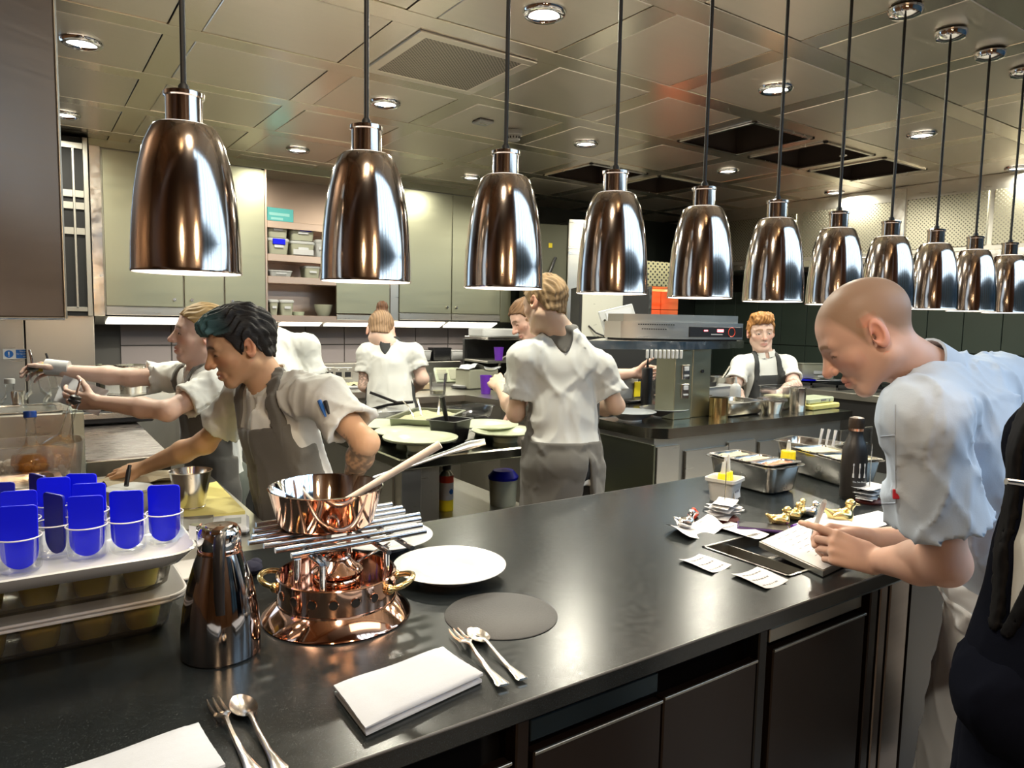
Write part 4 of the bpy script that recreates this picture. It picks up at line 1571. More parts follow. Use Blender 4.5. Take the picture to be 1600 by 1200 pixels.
# tall rotisserie behind, glowing orange
ro0 = at(1006, 502, d=6.5)
ro = thing('charcoal_grill', 'tall steel grill cabinet with perforated top and orange glowing back behind the gantry', 'grill', (ro0[0], ro0[1], 0), -.10)
ro.scale = (1.1, 1.0, 1.0)
MB().bx(-.02, .08, 0, .5, .0, 1.86, .004).bx(.72, .78, 0, .5, 0, 1.55, .004).bx(-.02, .78, 0, .5, 0, 1.46, .004).build('frame', M['steel_p'], ro)
MB().bx(.0, .42, .01, .45, 1.86, 2.09, .004).build('perforated_chimney', perf('perforated_chimney_steel', (.62, .58, .36), .35, 130, .4, plane='xz'), ro)
for i in range(3):
    for j in range(2):
        MB().bx(.085 + .21 * i, .085 + .21 * i + .205, .42, .44, 1.46 + .20 * j, 1.655 + .20 * j, .003).build('fire_tile', mat('glow_tinted_tile', (.55, .14, .05), .4) if (i + j) else M['red'], ro)  # orange glow put into the tile colour, not emitted
el_ = MB()
el_.tube([(.10, .25, 1.84), (.62, .25, 1.84)], .012, 8)
el_.build('heating_bar', emis('heating_bar_glow', (1.0, .20, .05), 2.0), ro)
area('grill_heat', (ro0[0] + .35, ro0[1] + .2, 1.82), (0, .6, -1), .5, .1, 1.4, (1.0, .25, .06))

# tall oven cabinets in the dark rear corner
ov0 = at(884, 540, d=6.9)
OVZ = at(884, 346, d=6.9)[2] / 2.22
ov = thing('tall_oven', 'tall steel oven cabinet with blue-grey side standing in the dark rear corner', 'oven', (ov0[0], ov0[1], 0), -.35)
ov.scale = (1.2, .8, OVZ)
MB().bx(0, .62, 0, .6, .0, 2.22, .005).build('body', M['steel'], ov)
MB().bx(-.30, -.0, .03, .55, 0, 2.18, .005).build('control_column', mat('olive_grey_panel', (.11, .11, .075), .45, .5), ov)
MB().bx(.0, .62, -.008, .0, 1.93, 1.955).bx(0, .62, -.008, 0, 1.98, 2.0).bx(0, .62, -.010, 0, 2.20, 2.225).build('trim', M['steel_p'], ov)
MB().bx(-.16, -.13, .022, .03, 1.98, 2.02, .001).build('yellow_warning_label', M['yellow'], ov)
MB().tube([(-.10, .02, 1.9), (-.13, .0, 1.82), (-.16, .0, 1.74)], .012, 8).build('cable', M['black'], ov)
struct('wall_corner', MB().bx(4.05, 7.0, 6.10, 6.17, 0, CEIL), M['darkwall'])
# spotted steel door sheet, pass-through rear counter and shelf to the right of the cabinets
ss0 = at(908, 530, d=5.65)
ss = thing('spotted_door', 'pale steel oven door with black spots, framed in black, left of the leaning papers', 'door', (ss0[0], ss0[1], ss0[2]), -.5)
ss.scale = (1.09,) * 3
MB().bx(-.02, .50, .004, .35, -ss0[2] / 1.09, .38, .004).build('oven_body', M['dark'], ss)
MB().bx(.0, .30, -.006, .004, .02, .37, .002).build('door_sheet', mat('spotted_pale_steel', (.62, .61, .52), .35, .4, spk=(26, .66, (.02, .02, .02))), ss)
MB().tube([(.05, -.01, .10), (.10, -.03, .05), (.18, -.03, .02), (.2, -.01, .02)], .006, 8).build('handle', M['black'], ss)
sh_ = thing('corner_shelf', 'small pale steel shelf on brackets at the corner right of the wall cabinets', 'shelf', (at(780, 520, y=5.3)[0], 5.3, 0))
q = at(780, 527, y=5.3)
MB().bx(-.12, .62, 0, .4, q[2] - .025, q[2], .003).build('shelf', M['steel_p'], sh_)
MB().bx(.34, .42, 0, .05, .92, q[2] - .025, .003).build('upright', M['steel'], sh_)
MB().bx(-.12, .62, .40, .43, .92, q[2] - .03).build('back', M['dark'], sh_)
zl_ = at(779, 563, y=5.35)[2]
MB().bx(-.12, .62, 0, .4, zl_ - .022, zl_ - .002, .003).build('lower_shelf', M['steel_d'], sh_)
MB().bx(-.12, .30, .08, .34, q[2], q[2] + .075, .01).build('pan', M['frost'], sh_)

# east range bench
er = thing('stove_range', 'black stove range with trays along the dark green wall at right rear', 'stove', (6.55, 3.2, 0))
MB().bx(-.5, .44, -2.2, 2.3, .88, .94, .004).build('top', M['steel_d'], er)
MB().bx(-.47, .44, -2.18, 2.28, 0, .88).build('body', M['dark'], er)
gr = MB()
for k in range(14):
    gr.bx(-.38, .38, -1.9 + .26 * k, -1.88 + .26 * k, .94, .985)
gr.bx(-.38, -.36, -1.9, 1.5, .965, .985).bx(.36, .38, -1.9, 1.5, .965, .985)
gr.build('burner_grates', M['grill'], er)
# ================================================================ the pass counter
PY0, PY1, PZ = .892, 1.88, .92
h0, h1 = at(1097, 855, z=PZ), at(1230, 903, z=PZ)
HX0, HY1, HY0 = h0[0], h0[1], h1[1]
HX1 = HX0 + .33
pc = thing('pass_counter', 'long black granite pass counter with dark bronze drawers and doors in front', 'counter', (0, 0, 0))
top = MB()
XL, XR = -1.4, 2.98
top.bx(XL, HX0, PY0, PY1, PZ - .035, PZ)
top.bx(HX1, XR, PY0, PY1, PZ - .035, PZ)
top.bx(HX0, HX1, PY0, HY0, PZ - .035, PZ, 0)
top.bx(HX0, HX1, HY1, PY1, PZ - .035, PZ, 0)
top.build('worktop', M['granite'], pc)
MB().tube([(XL, PY0 + .0008, PZ - .0022), (XR, PY0 + .0008, PZ - .0022)], .0026, 8).tube([(XL, PY1 - .0008, PZ - .0022), (XR, PY1 - .0008, PZ - .0022)], .0026, 8).build('edge_highlight', mat('painted_edge_highlight', (.10, .10, .10), .25), pc)  # pale tubes added as the bright highlight along the granite edges
MB().bx(XL, XR - .03, .99, PY1 - .03, .0, .885).build('carcass', M['fascia'], pc)
MB().bx(XL, 1.80, .945, .99, .845, .885).bx(XL, XR - .03, .945, .99, .10, .12).build('rail', M['fascia'], pc)
ed = MB()
ed.bx(1.36, XR - .03, .925, .945, .855, .884, .002)
ed.build('edge_trim', mat('blue_reflection_trim', (.12, .15, .17), .3, .9), pc)  # blue reflection on the fascia painted into this strip
for x0, x1, zt, grip in ((-.62, -.10, .79, .03), (-.08, .66, .79, .0), (.708, 1.024, .79, .045), (1.03, 1.325, .793, .0), (1.385, 1.772, .80, .05)):
    o = MB().bx(x0, x1, .932, .955, .16, zt, .003).build('door', M['bronze'], pc)
    MB().bx(x0, x1, .928, .934, zt - .004, zt + .002, .001).build('bright_edge', M['steel_d'], o)
    if grip:
        MB().bx(x0, x1, .944, .960, zt + .012, zt + grip + .008, .002).build('recessed_grip', M['steel_d'] if x0 > 1.3 else mat('blue_reflection_steel', (.03, .045, .055), .3, .9), o)  # bluish grips carry a blue reflection in their colour
for x0, x1, mt in ((.672, .700, 'bronze'), (1.335, 1.365, 'fascia'), (1.80, 1.835, 'bronze'), (1.850, 1.885, 'panel'), (1.90, 2.0, 'panel'), (2.01, 2.94, 'bronze')):
    MB().bx(x0, x1, .935, .97, .0, .855, .003).build('post', M[mt], pc)
# inset drawer tray sunk in the granite
it = thing('inset_tray', 'steel framed recess sunk in the black counter beside the writing chef', 'tray', (HX0, HY0, PZ))
w_, d_ = HX1 - HX0, HY1 - HY0
MB().bx(0, w_, 0, d_, -.062, -.058).bx(0, .004, 0, d_, -.06, .002).bx(w_ - .004, w_, 0, d_, -.06, .002).bx(0, w_, 0, .004, -.06, .002).bx(0, w_, d_ - .004, d_, -.06, .002).bx(.11, .114, 0, d_, -.06, -.012).build('box', M['steel_d'], it)
MB().bx(.0, w_, .0, .007, .0, .003).bx(0, .007, 0, d_, 0, .003).bx(0, w_, d_ - .007, d_, 0, .003).build('rim', M['steel_p'], it)
cu_ = thing('cookie_cutter', 'copper-coloured curved piece lying in the steel recess of the counter', 'utensil', (HX0 + .20, HY0 + .10, PZ - .057))
MB().prism([(-.06, -.05), (.03, -.06), (.08, -.02), (.075, .03), (.02, .06), (-.06, .05)], 0, .012).build('plate', mat('tan_card', (.42, .27, .17), .5, .3), cu_)
MB().box((.02, .075, .02), (.10, .02, .006), .003).build('clip', M['steel_p'], cu_)

# ---------------------------------------------------------------- napkins, cutlery, leather mat
def napkin(label, c0, c1, c2, c3, grp='folded white napkins on the black counter'):
    """corners: far-left, far-right, near-right, near-left"""
    C = [np.asarray(c, float) for c in (c0, c1, c2, c3)]
    base = sum(C) / 4
    o = thing('folded_napkin', label, 'napkin', (base[0], base[1], PZ), 0, grp)
    C = [c[:2] - base[:2] for c in C]

    def layer(z, ins, sag):
        def fn(u, v):
            a = lerp(C[0], C[1], u)
            b = lerp(C[3], C[2], u)
            p = lerp(a, b, v) * ins
            e = min(u, 1 - u, v, 1 - v)
            return (p[0], p[1], z + .006 * min(e * 8, 1) ** .5 + sag * sin(v * 40) * .35 + .0012 * sin(u * 9 + v * 5))
        return fn
    for k, (z0, ins, nm) in enumerate(((.002, .985, 'lower_fold'), (.013, 1.0, 'upper_fold'))):
        rings = []
        for i in range(13):
            u = i / 12
            row = []
            for j in range(25):
                row.append(layer(z0 + .004, ins, .0010)(u, j / 24))
            low = [(p[0], p[1], z0 + (0 if k == 0 else .001)) for p in row[::-1]]
            rings.append(row + low)
        loft(MB(), rings).build(nm, M['napkin'], o, ang=60)
    return o


q = [at(*p, z=PZ + .02)[:2] for p in ((521, 1068), (692, 1008), (755, 1050), (571, 1133))]
napkin('folded white napkin at the centre front, left of the fork and spoon', *q)
q1 = [at(*p, z=PZ + .02)[:2] for p in ((310, 1126), (352, 1192))]
vx = q[1] - q[0]
napkin('folded white napkin cut off by the bottom edge at lower left', q1[0] - vx * 1.12, q1[0], q1[1], q1[1] - vx * 1.12)


def fork_mesh():
    mb = MB()
    hw = [(.0, .0055), (.018, .0085), (.03, .0095), (.036, .0080)]
    # handle: tapered flat bar flaring to a fiddle end, tines at +y
    pr = [(-.105, .0095), (-.100, .0115), (-.085, .0085), (-.05, .0050), (0, .0034), (.030, .0034), (.040, .0060), (.048, .0115), (.056, .0120)]
    rings = []
    for y, w in pr:
        z = .004 + .010 * max(0, min(1, (y + .02) / .05)) * (1 - max(0, (y - .03) / .05)) + .002 * (y < -.08)
        rings.append([(w, y, z), (w * .6, y, z + .0022), (-w * .6, y, z + .0022), (-w, y, z), (-w * .6, y, z - .0012), (w * .6, y, z - .0012)])
    loft(mb, rings)
    for x in (-.0088, 0, .0088):
        mb.tube([(x, .054, .0105), (x * 1.02, .075, .0062), (x * 1.0, .098, .0066), (x * .95, .108, .0082)], [.0027, .0024, .0019, .0010], 6)
    return mb.mesh('fork', M['silver'], 50)


def spoon_mesh():
    mb = MB()
    pr = [(-.105, .0095), (-.100, .0115), (-.085, .0085), (-.05, .0050), (0, .0034), (.036, .0036), (.046, .0060)]
    rings = []
    for y, w in pr:
        z = .004 + .010 * max(0, min(1, (y + .02) / .05)) * (1 - max(0, (y - .03) / .05)) + .002 * (y < -.08)
        rings.append([(w, y, z), (w * .6, y, z + .0022), (-w * .6, y, z + .0022), (-w, y, z), (-w * .6, y, z - .0012), (w * .6, y, z - .0012)])
    loft(mb, rings)
    n_, m_ = 16, 5
    for sgn, off in ((1, .0), (-1, -.0012)):
        vs = [(0, .078, .0012 + off)]
        fs = []
        for i in range(1, m_ + 1):
            t = i / m_
            for k in range(n_):
                a = 2 * pi * k / n_
                vs.append((.0195 * t * cos(a) * (1 - .12 * sin(a)), .078 + .034 * t * sin(a), .0012 + .0085 * t * t + off))
        for k in range(n_):
            k2 = (k + 1) % n_
            fs.append((0, 1 + k, 1 + k2) if sgn > 0 else (0, 1 + k2, 1 + k))
            for i in range(m_ - 1):
                q_ = (1 + i * n_ + k, 1 + (i + 1) * n_ + k, 1 + (i + 1) * n_ + k2, 1 + i * n_ + k2)
                fs.append(q_ if sgn > 0 else q_[::-1])
        mb.add(vs, fs)
    return mb.mesh('spoon', M['silver'], 60)


fm_, sm_ = fork_mesh(), spoon_mesh()


def lay(me, name, label, cat, tip, end, grp):
    a, b = at(*tip, z=PZ + .006), at(*end, z=PZ + .004)
    dv = a - b
    o = link(name, me, None, ((a + b) / 2) * np.array([1, 1, 0]) + np.array([0, 0, PZ + .0005]))
    o.rotation_euler = (0, 0, math.atan2(dv[1], dv[0]) - pi / 2)
    L = np.linalg.norm(dv[:2]) / .213
    o.scale = (L, L, L)
    return tag(o, label, cat, grp)


lay(fm_, 'fork', 'silver three-tined fork right of the centre napkin', 'fork', (709, 985), (788, 1074), 'silver forks')
lay(sm_, 'spoon', 'silver round spoon lying against the grey leather mat', 'spoon', (737, 985), (818, 1064), 'silver spoons')
lay(fm_, 'fork', 'silver three-tined fork beside the lower-left napkin', 'fork', (333, 1094), (398, 1212), 'silver forks')
lay(sm_, 'spoon', 'silver spoon at the lower left beside the cut-off napkin', 'spoon', (372, 1092), (440, 1208), 'silver spoons')
mc = at(783, 961, z=PZ)
lm = MB().lathe([(0, .0), (.117, 0), (.1185, .0012), (.117, .0028), (0, .0030)], 64).build('leather_mat', M['leather'], None, (mc[0], mc[1], PZ), ang=50)
tag(lm, 'round dark grey leather place mat on the black counter', 'mat')


# ---------------------------------------------------------------- plates
def plate_mesh(r=.14, h=.030, well=.55, name='plate', mt='white', foot=.5):
    p = [(0, .006), (r * well * .9, .0065), (r * well, .010), (r * (well + .06), .016), (r * .98, h), (r, h + .0015), (r, h + .003), (r * .97, h + .0035), (r * (well + .05), .021), (r * (well - .02), .013), (r * well * .8, .0105), (0, .010)]
    p = [(r * foot, 0.0)] + [(r * foot + .004, 0), (r * foot + .005, .007)] + p[3:] + []
    p = [(0, .004), (r * foot - .004, .004)] + p
    return MB().lathe(p, 56).mesh(name, M[mt], 45)


pl_m = plate_mesh(.135, .028, .50)
pa = at(703, 884, z=PZ + .025)
tag(link('dinner_plate', pl_m, None, (pa[0], pa[1], PZ)), 'wide white porcelain plate on the counter right of the copper burner', 'plate', 'white plates on the pass')
pa = at(598, 838, z=PZ + .025)
tag(link('dinner_plate', pl_m, None, (pa[0], pa[1], PZ)), 'wide white plate half hidden behind the copper burner stand', 'plate', 'white plates on the pass')

# ---------------------------------------------------------------- copper table burner, pan, wooden spoon
bc = at(527, 957, z=PZ)
BX, BY = bc[0], bc[1]
bu = thing('table_burner', 'polished copper table burner with brass handles and a steel rod grate', 'burner', (BX, BY, PZ))
MB().lathe([(.0, .001), (.150, .0), (.152, .003), (.150, .007), (.121, .034), (.1205, .038), (0, .038)], 72).build('base_flange', M['copper'], bu, ang=30)
DR, DZ0, DZ1 = .1195, .036, .088
hb = MB().lathe([(DR - .004, DZ0), (DR, DZ0), (DR, DZ1), (DR + .002, DZ1 + .002), (DR, DZ1 + .004), (DR - .004, DZ1 + .002), (DR - .004, DZ0)], 72)
hb.lathe([(0, DZ0 + .016), (DR - .004, DZ0 + .016)], 48)
hb.build('drum', M['copper'], bu, ang=30)
hm_me = MB().tube([(0, 0, -.003), (0, 0, .0007)], .0088, 16).mesh('air_hole', M['dark'])
rm_me = MB().lathe([(.0088, -.001), (.0088, .0018), (.0100, .0014), (.0104, -.001)], 16).mesh('hole_rim', M['copper'])
for k in range(18):
    a = radians(20 * k + 6)
    qd = Vector((cos(a), sin(a), 0)).to_track_quat('Z', 'Y').to_euler()
    o = link('air_hole', hm_me, bu, (DR * cos(a), DR * sin(a), .064), qd)
    link('hole_rim', rm_me, o)
for sg, nm in ((1, 'handle'), (-1, 'handle')):
    # bow handles at the two ends, along the image left-right direction
    ax_ = unit(np.array([CAMR[0], CAMR[1], 0])) * sg
    sd2 = np.array([-ax_[1], ax_[0], 0])
    pts = []
    for i in range(13):
        t = pi * i / 12
        pts.append(ax_ * (DR - .004 + .042 * sin(t) ** .8) + sd2 * .042 * cos(t) + np.array([0, 0, .068 + .012 * sin(t)]))
    MB().tube(pts, [.0065] + [.0062] * 11 + [.0065], 10).ball(pts[0], .011, 12).ball(pts[-1], .011, 12).build('handle', M['brass'], bu, ang=60)
MB().lathe([(0, .052), (.048, .052), (.050, .060), (.050, .078), (.047, .082), (.040, .083), (.052, .088), (.053, .094), (.046, .102), (.034, .108), (.026, .120), (.021, .123), (.018, .120), (.018, .108), (0, .108)], 40).build('spirit_burner', M['copper'], bu, ang=40)
MB().lathe([(.0185, .121), (.0225, .1235), (.0275, .121), (.0275, .116), (.0185, .116)], 32, close=True).build('burner_ring', M['chrome'], bu)
MB().tube([(.045, .005, .098), (.09, .02, .108), (.135, .035, .116)], [.004, .004, .006], 8, flat=((0, 0, 1), .6)).build('snuffer_handle', M['chrome'], bu)
GZ = 1.072 - PZ
rods = [((455, 868), (665, 830)), ((430, 860), (659, 821)), ((412, 853), (509, 838)), ((560, 826), (657, 811)), ((388, 848), (655, 804)), ((393, 839), (632, 799)), ((396, 829), (628, 793)), ((400, 820), (612, 788))]
for r_ in rods:
    a, b = [at(*p, z=PZ + GZ) - np.array([BX, BY, PZ]) for p in r_]
    MB().tube([a, b], .0062, 12).build('grate_rod', M['rod'], bu)
for px in ((500, 862), (628, 838), (470, 846), (575, 833)):
    a = at(*px, z=PZ + GZ) - np.array([BX, BY, PZ])
    a[2] -= .0125
    y0 = -.085
    MB().tube([(a[0], y0, a[2]), (a[0], .11, a[2])], .0055, 10).build('cross_bar', M['rod'], bu)
for a_ in ((-.062, -.088), (-.092, -.030), (.085, -.055), (.060, .085)):
    MB().tube([(a_[0], a_[1], .052), (a_[0], a_[1], GZ - .012)], .0068, 14).build('post', M['chrome'], bu)
pr_d = at(526, 757, d=1.43)
pzr = PZ + GZ + .0085
pf_ = at(526, 833, z=pzr)
PX, PYc = pf_[0] + .01, pf_[1] + .088
rimz = at(526, 757, y=PYc)[2]
ph = max(rimz - pzr, .055)
sp = thing('saute_pan', 'polished copper pan with tinned inside and long handle on the burner grate', 'pan', (PX, PYc, pzr))
pr_ = .5 * 174 / FPX * float((np.array([PX, PYc, rimz - HC])) @ CAMF)
MB().lathe([(0, 0), (pr_ - .026, 0), (pr_ - .020, .006), (pr_, ph - .002), (pr_ + .0015, ph)], 80).build('copper_wall', M['copper'], sp, ang=40)
MB().lathe([(pr_ + .0015, ph), (pr_ - .0015, ph + .001), (pr_ - .003, ph - .002), (pr_ - .022, .008), (pr_ - .028, .004), (0, .004)], 80).build('tin_lining', M['chrome'], sp, ang=40)
he0 = at(608, 752, d=1.50) - np.array([PX, PYc, pzr])
dirh = unit(np.array([.94, .33, 0]))
h_a = dirh * (pr_ + .001) + np.array([0, 0, ph * .72])
h_e = at(758, 690, d=1.68) - np.array([PX, PYc, pzr])
hp_ = [h_a, h_a + dirh * .02 + np.array([0, 0, .016]), lerp(h_a, h_e, .3) + np.array([0, 0, .012]), lerp(h_a, h_e, .7) + np.array([0, 0, .008]), lerp(h_a, h_e, .86) + np.array([0, 0, .006]), h_e]
MB().tube(hp_, [.012, .009, .0075, .0085, .015, .011], 10, flat=((0, 0, 1), .38)).build('handle', mat('satin_steel_handle', (.40, .43, .46), .30, 1), sp, ang=50)
for k in (-1, 0, 1):
    MB().ball(dirh * (pr_ + .003) + np.array([-dirh[1], dirh[0], 0]) * .014 * k + np.array([0, 0, ph * (.72 if k else .5)]), .005, 8).build('rivet', M['chrome'], sp)
s0, s1 = np.array([PX - .045, PYc - .03, pzr + .016]), at(688, 694, d=1.54)
sw = thing('wooden_spoon', 'bleached wooden spoon standing in the copper pan', 'spoon', s0)
dvs = s1 - s0
MB().tube([dvs * .12, dvs * .4, dvs], [.0068, .0072, .0092], 12).build('handle', M['spoonwood'], sw)
RS = np.array(Vector(dvs).to_track_quat('Y', 'Z').to_matrix())
MB().ball(dvs * .07, (.020, .034, .008), 16, RS).build('bowl', M['spoonwood'], sw)

# ---------------------------------------------------------------- vacuum jug
tb = at(346, 1018, z=PZ)
vj = thing('vacuum_jug', 'tall dark chrome vacuum jug with black handle on the counter beside the burner', 'jug', (tb[0], tb[1], PZ), math.atan2(CAMR[1], CAMR[0]))
MB().lathe([(0, .001), (.066, 0), (.0685, .004), (.0685, .012), (.0680, .05), (.064, .09), (.055, .135), (.044, .172), (.0375, .190), (0, .192)], 64).build('body', M['darkchrome'], vj, ang=30)
MB().lathe([(.0375, .188), (.0385, .192), (.037, .197), (.036, .199), (0, .199)], 48).build('neck_band', M['copper'], vj)
MB().lathe([(.036, .198), (.0375, .200), (.0375, .222), (.036, .229), (.031, .236), (.0, .238)], 48).build('lid', M['chrome'], vj, ang=40)
MB().lathe([(0, .2375), (.022, .2385), (.024, .236)], 32).build('lid_disc', M['steel_p'], vj)
MB().prism([(-.036, -.012), (-.052, -.006), (-.052, .006), (-.036, .012)], .212, .238).build('spout', M['chrome'], vj)
hpts = [(.018, -.034, .232), (.021, -.050, .228), (.025, -.062, .210), (.027, -.070, .175), (.030, -.077, .135), (.034, -.083, .105)]
MB().tube(hpts, [.010, .011, .011, .0105, .010, .0085], 12, flat=((0, -1, .3), .6)).build('handle', M['black'], vj, ang=60)
MB().box((.012, -.030, .236), (.022, .030, .010), .003).build('thumb_lever', M['chrome'], vj)

# ---------------------------------------------------------------- polycarbonate boxes with custards, white tray, scrapers in cups
b0 = at(285, 925, z=1.0)
SX1, SYF = b0[0] + .012, b0[1] - .01
BW, BD = .53, .325


def gn_box(label, z, h, n0):
    o = thing('polycarbonate_box', label, 'container', (SX1 - BW / 2, SYF + BD / 2, z), 0, 'stacked polycarbonate boxes')
    pan_mb(BW - .04, BD - .04, h, .004, .022, .03, .010).build('body', M['poly'], o)
    lz = h
    rings = [[(x, y, zz) for x, y in rrect(BW - 2 * i, BD - 2 * i, .035)] for i, zz in ((.0, lz), (0, lz + .008), (.012, lz + .010), (.02, lz + .010))]
    loft(MB(), rings, True, True).build('lid', M['lidp'], o)
    for nm_, zz, ins in (('body_rim', h - .0015, 0.0), ('lid_rim', h + .0065, .0005)):
        P_ = [(x, y, zz) for x, y in rrect(BW - 2 * ins, BD - 2 * ins, .05, 6)]
        MB().tube(P_ + P_[:2], .0030, 8, caps=False).build(nm_, M['rimw'], o, ang=80)
    return o


BH = .072
gn_box('lower smoky polycarbonate box of yellow custards, resting on the counter', PZ, BH, 0)
gn_box('upper smoky polycarbonate box of yellow custards, under the white tray', PZ + BH + .0105, BH, 1)
cust_p = None
cb_ = MB().lathe([(0, 0), (.025, 0), (.027, .004), (.034, .040), (.036, .046), (.034, .047), (.031, .042)], 28)
cf_ = MB().lathe([(.0315, .036), (0, .038)], 28)
for lv in (0, 1):
    for i in range(6):
        for j in range(3):
            p = (SX1 - .075 - .083 * i, SYF + .075 + .088 * j, PZ + .0045 + lv * (BH + .0105))
            lb = 'yellow custard cup in the %s polycarbonate box, %s row, %s' % (('lower', 'upper')[lv], ('front', 'middle', 'back')[j], ('at the right end', 'second from the right end', 'third from the right end', 'fourth from the right end', 'fifth from the right end', 'at the far left end')[i])
            if cust_p is None:
                cust_p = thing('custard_cup', lb, 'dessert', p, 0, 'yellow custard cups in the boxes')
                cb_.build('cup', M['custard'], cust_p)
                cf_.build('custard', M['custard'], cust_p)
            else:
                dup(cust_p, p, label=lb)
TZ = PZ + 2 * (BH + .0105)
TX1 = at(303, 845, z=TZ + .03)[0]
TYF = at(200, 880, z=TZ + .03)[1]
TW, TD = .60, .27
wt = thing('white_tray', 'white melamine tray on top of the boxes, holding cups of blue scrapers', 'tray', (TX1 - TW / 2, TYF + TD / 2, TZ))
rings = [[(x, y, zz) for x, y in rrect(TW - 2 * i, TD - 2 * i, max(.055 - i * .6, .01), 6)] for i, zz in ((.040, .0), (.022, .006), (.004, .026), (.0, .031), (.004, .033), (.020, .014), (.040, .008), (.05, .008))]
loft(MB(), rings).build('tray', M['white'], wt, ang=50)


def scraper(label, px, py, rz, dark=False, dz=0, grp='blue scrapers in clear cups', tilt=0.0):
    p = at(px, py, z=TZ + .009 + dz)
    c = thing('clear_cup', 'clear cup holding the ' + label, 'cup', (p[0], p[1], TZ + .0085), 0, 'clear cups on the white tray')
    r = .0330
    MB().lathe([(0, .0005), (r * .72, 0), (r * .95, .006), (r * 1.0, .02), (r * 1.03, .062), (r * .97, .062), (r * .93, .02), (r * .85, .008), (0, .004)], 32).build('cup', M['tint'], c, ang=50)
    P_ = [(r * 1.0 * cos(2 * pi * k / 28), r * 1.0 * sin(2 * pi * k / 28), .0622) for k in range(30)]
    MB().tube(P_, .0013, 6, caps=False).build('cup_rim', M['rimw'], c, ang=80)
    o = thing('blue_scraper', label, 'scraper', (p[0], p[1], TZ + .0135), rz, grp, (tilt, 0, rz))
    w = .0275
    pts = [(w * cos(a), .028 + .028 * sin(a)) for a in [pi + pi * k / 14 for k in range(15)]]
    rc = .006
    pts += [(w + .001, .110 - rc), (w + .001 - rc * .3, .110 - rc * .3), (w + .001 - rc, .110), (-w - .001 + rc, .110), (-w - .001 + rc * .3, .110 - rc * .3), (-w - .001, .110 - rc)]
    MB().prism(pts, -.0022, .0022, np.array([[1, 0, 0], [0, 0, -1], [0, 1, 0]])).build('blade', M['dblue' if dark else 'blue'], o)  # dark blades have the shade of turned scrapers in their colour


yaw = math.atan2(CAMR[1], CAMR[0])
scraper('bright blue scraper at the left end of the front row', 32, 893, yaw + .35)
scraper('shaded blue scraper turned away, second in the front row', 88, 868, yaw - .45, True)
scraper('bright blue scraper third in the front row', 137, 872, yaw + .30)
scraper('bright blue scraper fourth in the front row, before the marker pen', 200, 861, yaw + .22)
scraper('bright blue scraper at the right end of the front row', 258, 849, yaw + .2)
scraper('blue scraper behind the leftmost one of the front row', 33, 862, yaw + .4)
scraper('blue scraper of the back row, behind the shaded turned one', 87, 834, yaw + .35)
scraper('blue scraper directly behind the third of the front row', 142, 846, yaw + .3)
scraper('tallest looking blue scraper at the back, right of centre', 130, 826, yaw + .15)
scraper('shaded blue scraper at the back left, mostly hidden', 62, 828, yaw - .5, True)
scraper('shaded blue scraper at the back on the left picture edge', 0, 845, yaw + .3, True)

# ---------------------------------------------------------------- right end: tickets, ducks, bottle, pans
def paper(label, pts, z=PZ + .001, curl=.006, mt='paper', name='order_ticket', grp=None, lines=3, cat='paper'):
    P = [at(*p, z=z + .002)[:2] for p in pts]
    c = sum(P) / 4
    o = thing(name, label, cat, (c[0], c[1], z), 0, grp)
    P = [p - c for p in P]

    def fn(off):
        def g(u, v):
            p = lerp(lerp(P[0], P[1], u), lerp(P[3], P[2], u), v)
            return (p[0], p[1], off + curl * (2 * u - 1) ** 2 * 1.0 + .25 * curl * sin(5 * v))
        return g
    MB().grid(fn(.0006), 12, 4).grid(fn(0), 12, 4).build('sheet', M[mt], o, ang=80)
    if lines:
        lb = MB()
        rr = random.Random(len(label) * 7)
        for k in range(lines):
            v = .2 + .6 * k / max(lines - 1, 1)
            u = .15
            while u < .8:
                w = .03 + .10 * rr.random()
                pts_ = [fn(.0011)(u, v), fn(.0011)(min(u + w, .86), v), fn(.0011)(min(u + w, .86), v + .05), fn(.0011)(u, v + .05)]
                lb.add(pts_, [(0, 1, 2, 3)])
                u += w + .03
        lb.build('print_lines', M['print'], o)
    return o


paper('small white order ticket nearest the counter front, left of its twin', ((1060, 876), (1092, 868), (1143, 884), (1112, 896)))
paper('small white order ticket beside the steel recess, partly over its edge', ((1142, 899), (1183, 888), (1232, 908), (1196, 921)))
paper('long white ticket strip lying between the spike and the writing pad', ((1105, 822), (1140, 817), (1202, 836), (1178, 843)), lines=2)
o = paper('white ticket roll curled up under the silver duck', ((1038, 828), (1105, 812), (1132, 828), (1075, 845)), curl=.02, lines=2)
paper('plain white sheet under the right hand, at the far edge of the pad', ((1290, 815), (1372, 798), (1410, 812), (1330, 835)), PZ + .002, .002, lines=0)
paper('pale sheet on the counter under the left forearm', ((1330, 868), (1390, 846), (1425, 856), (1360, 884)), PZ + .002, .002, lines=0)


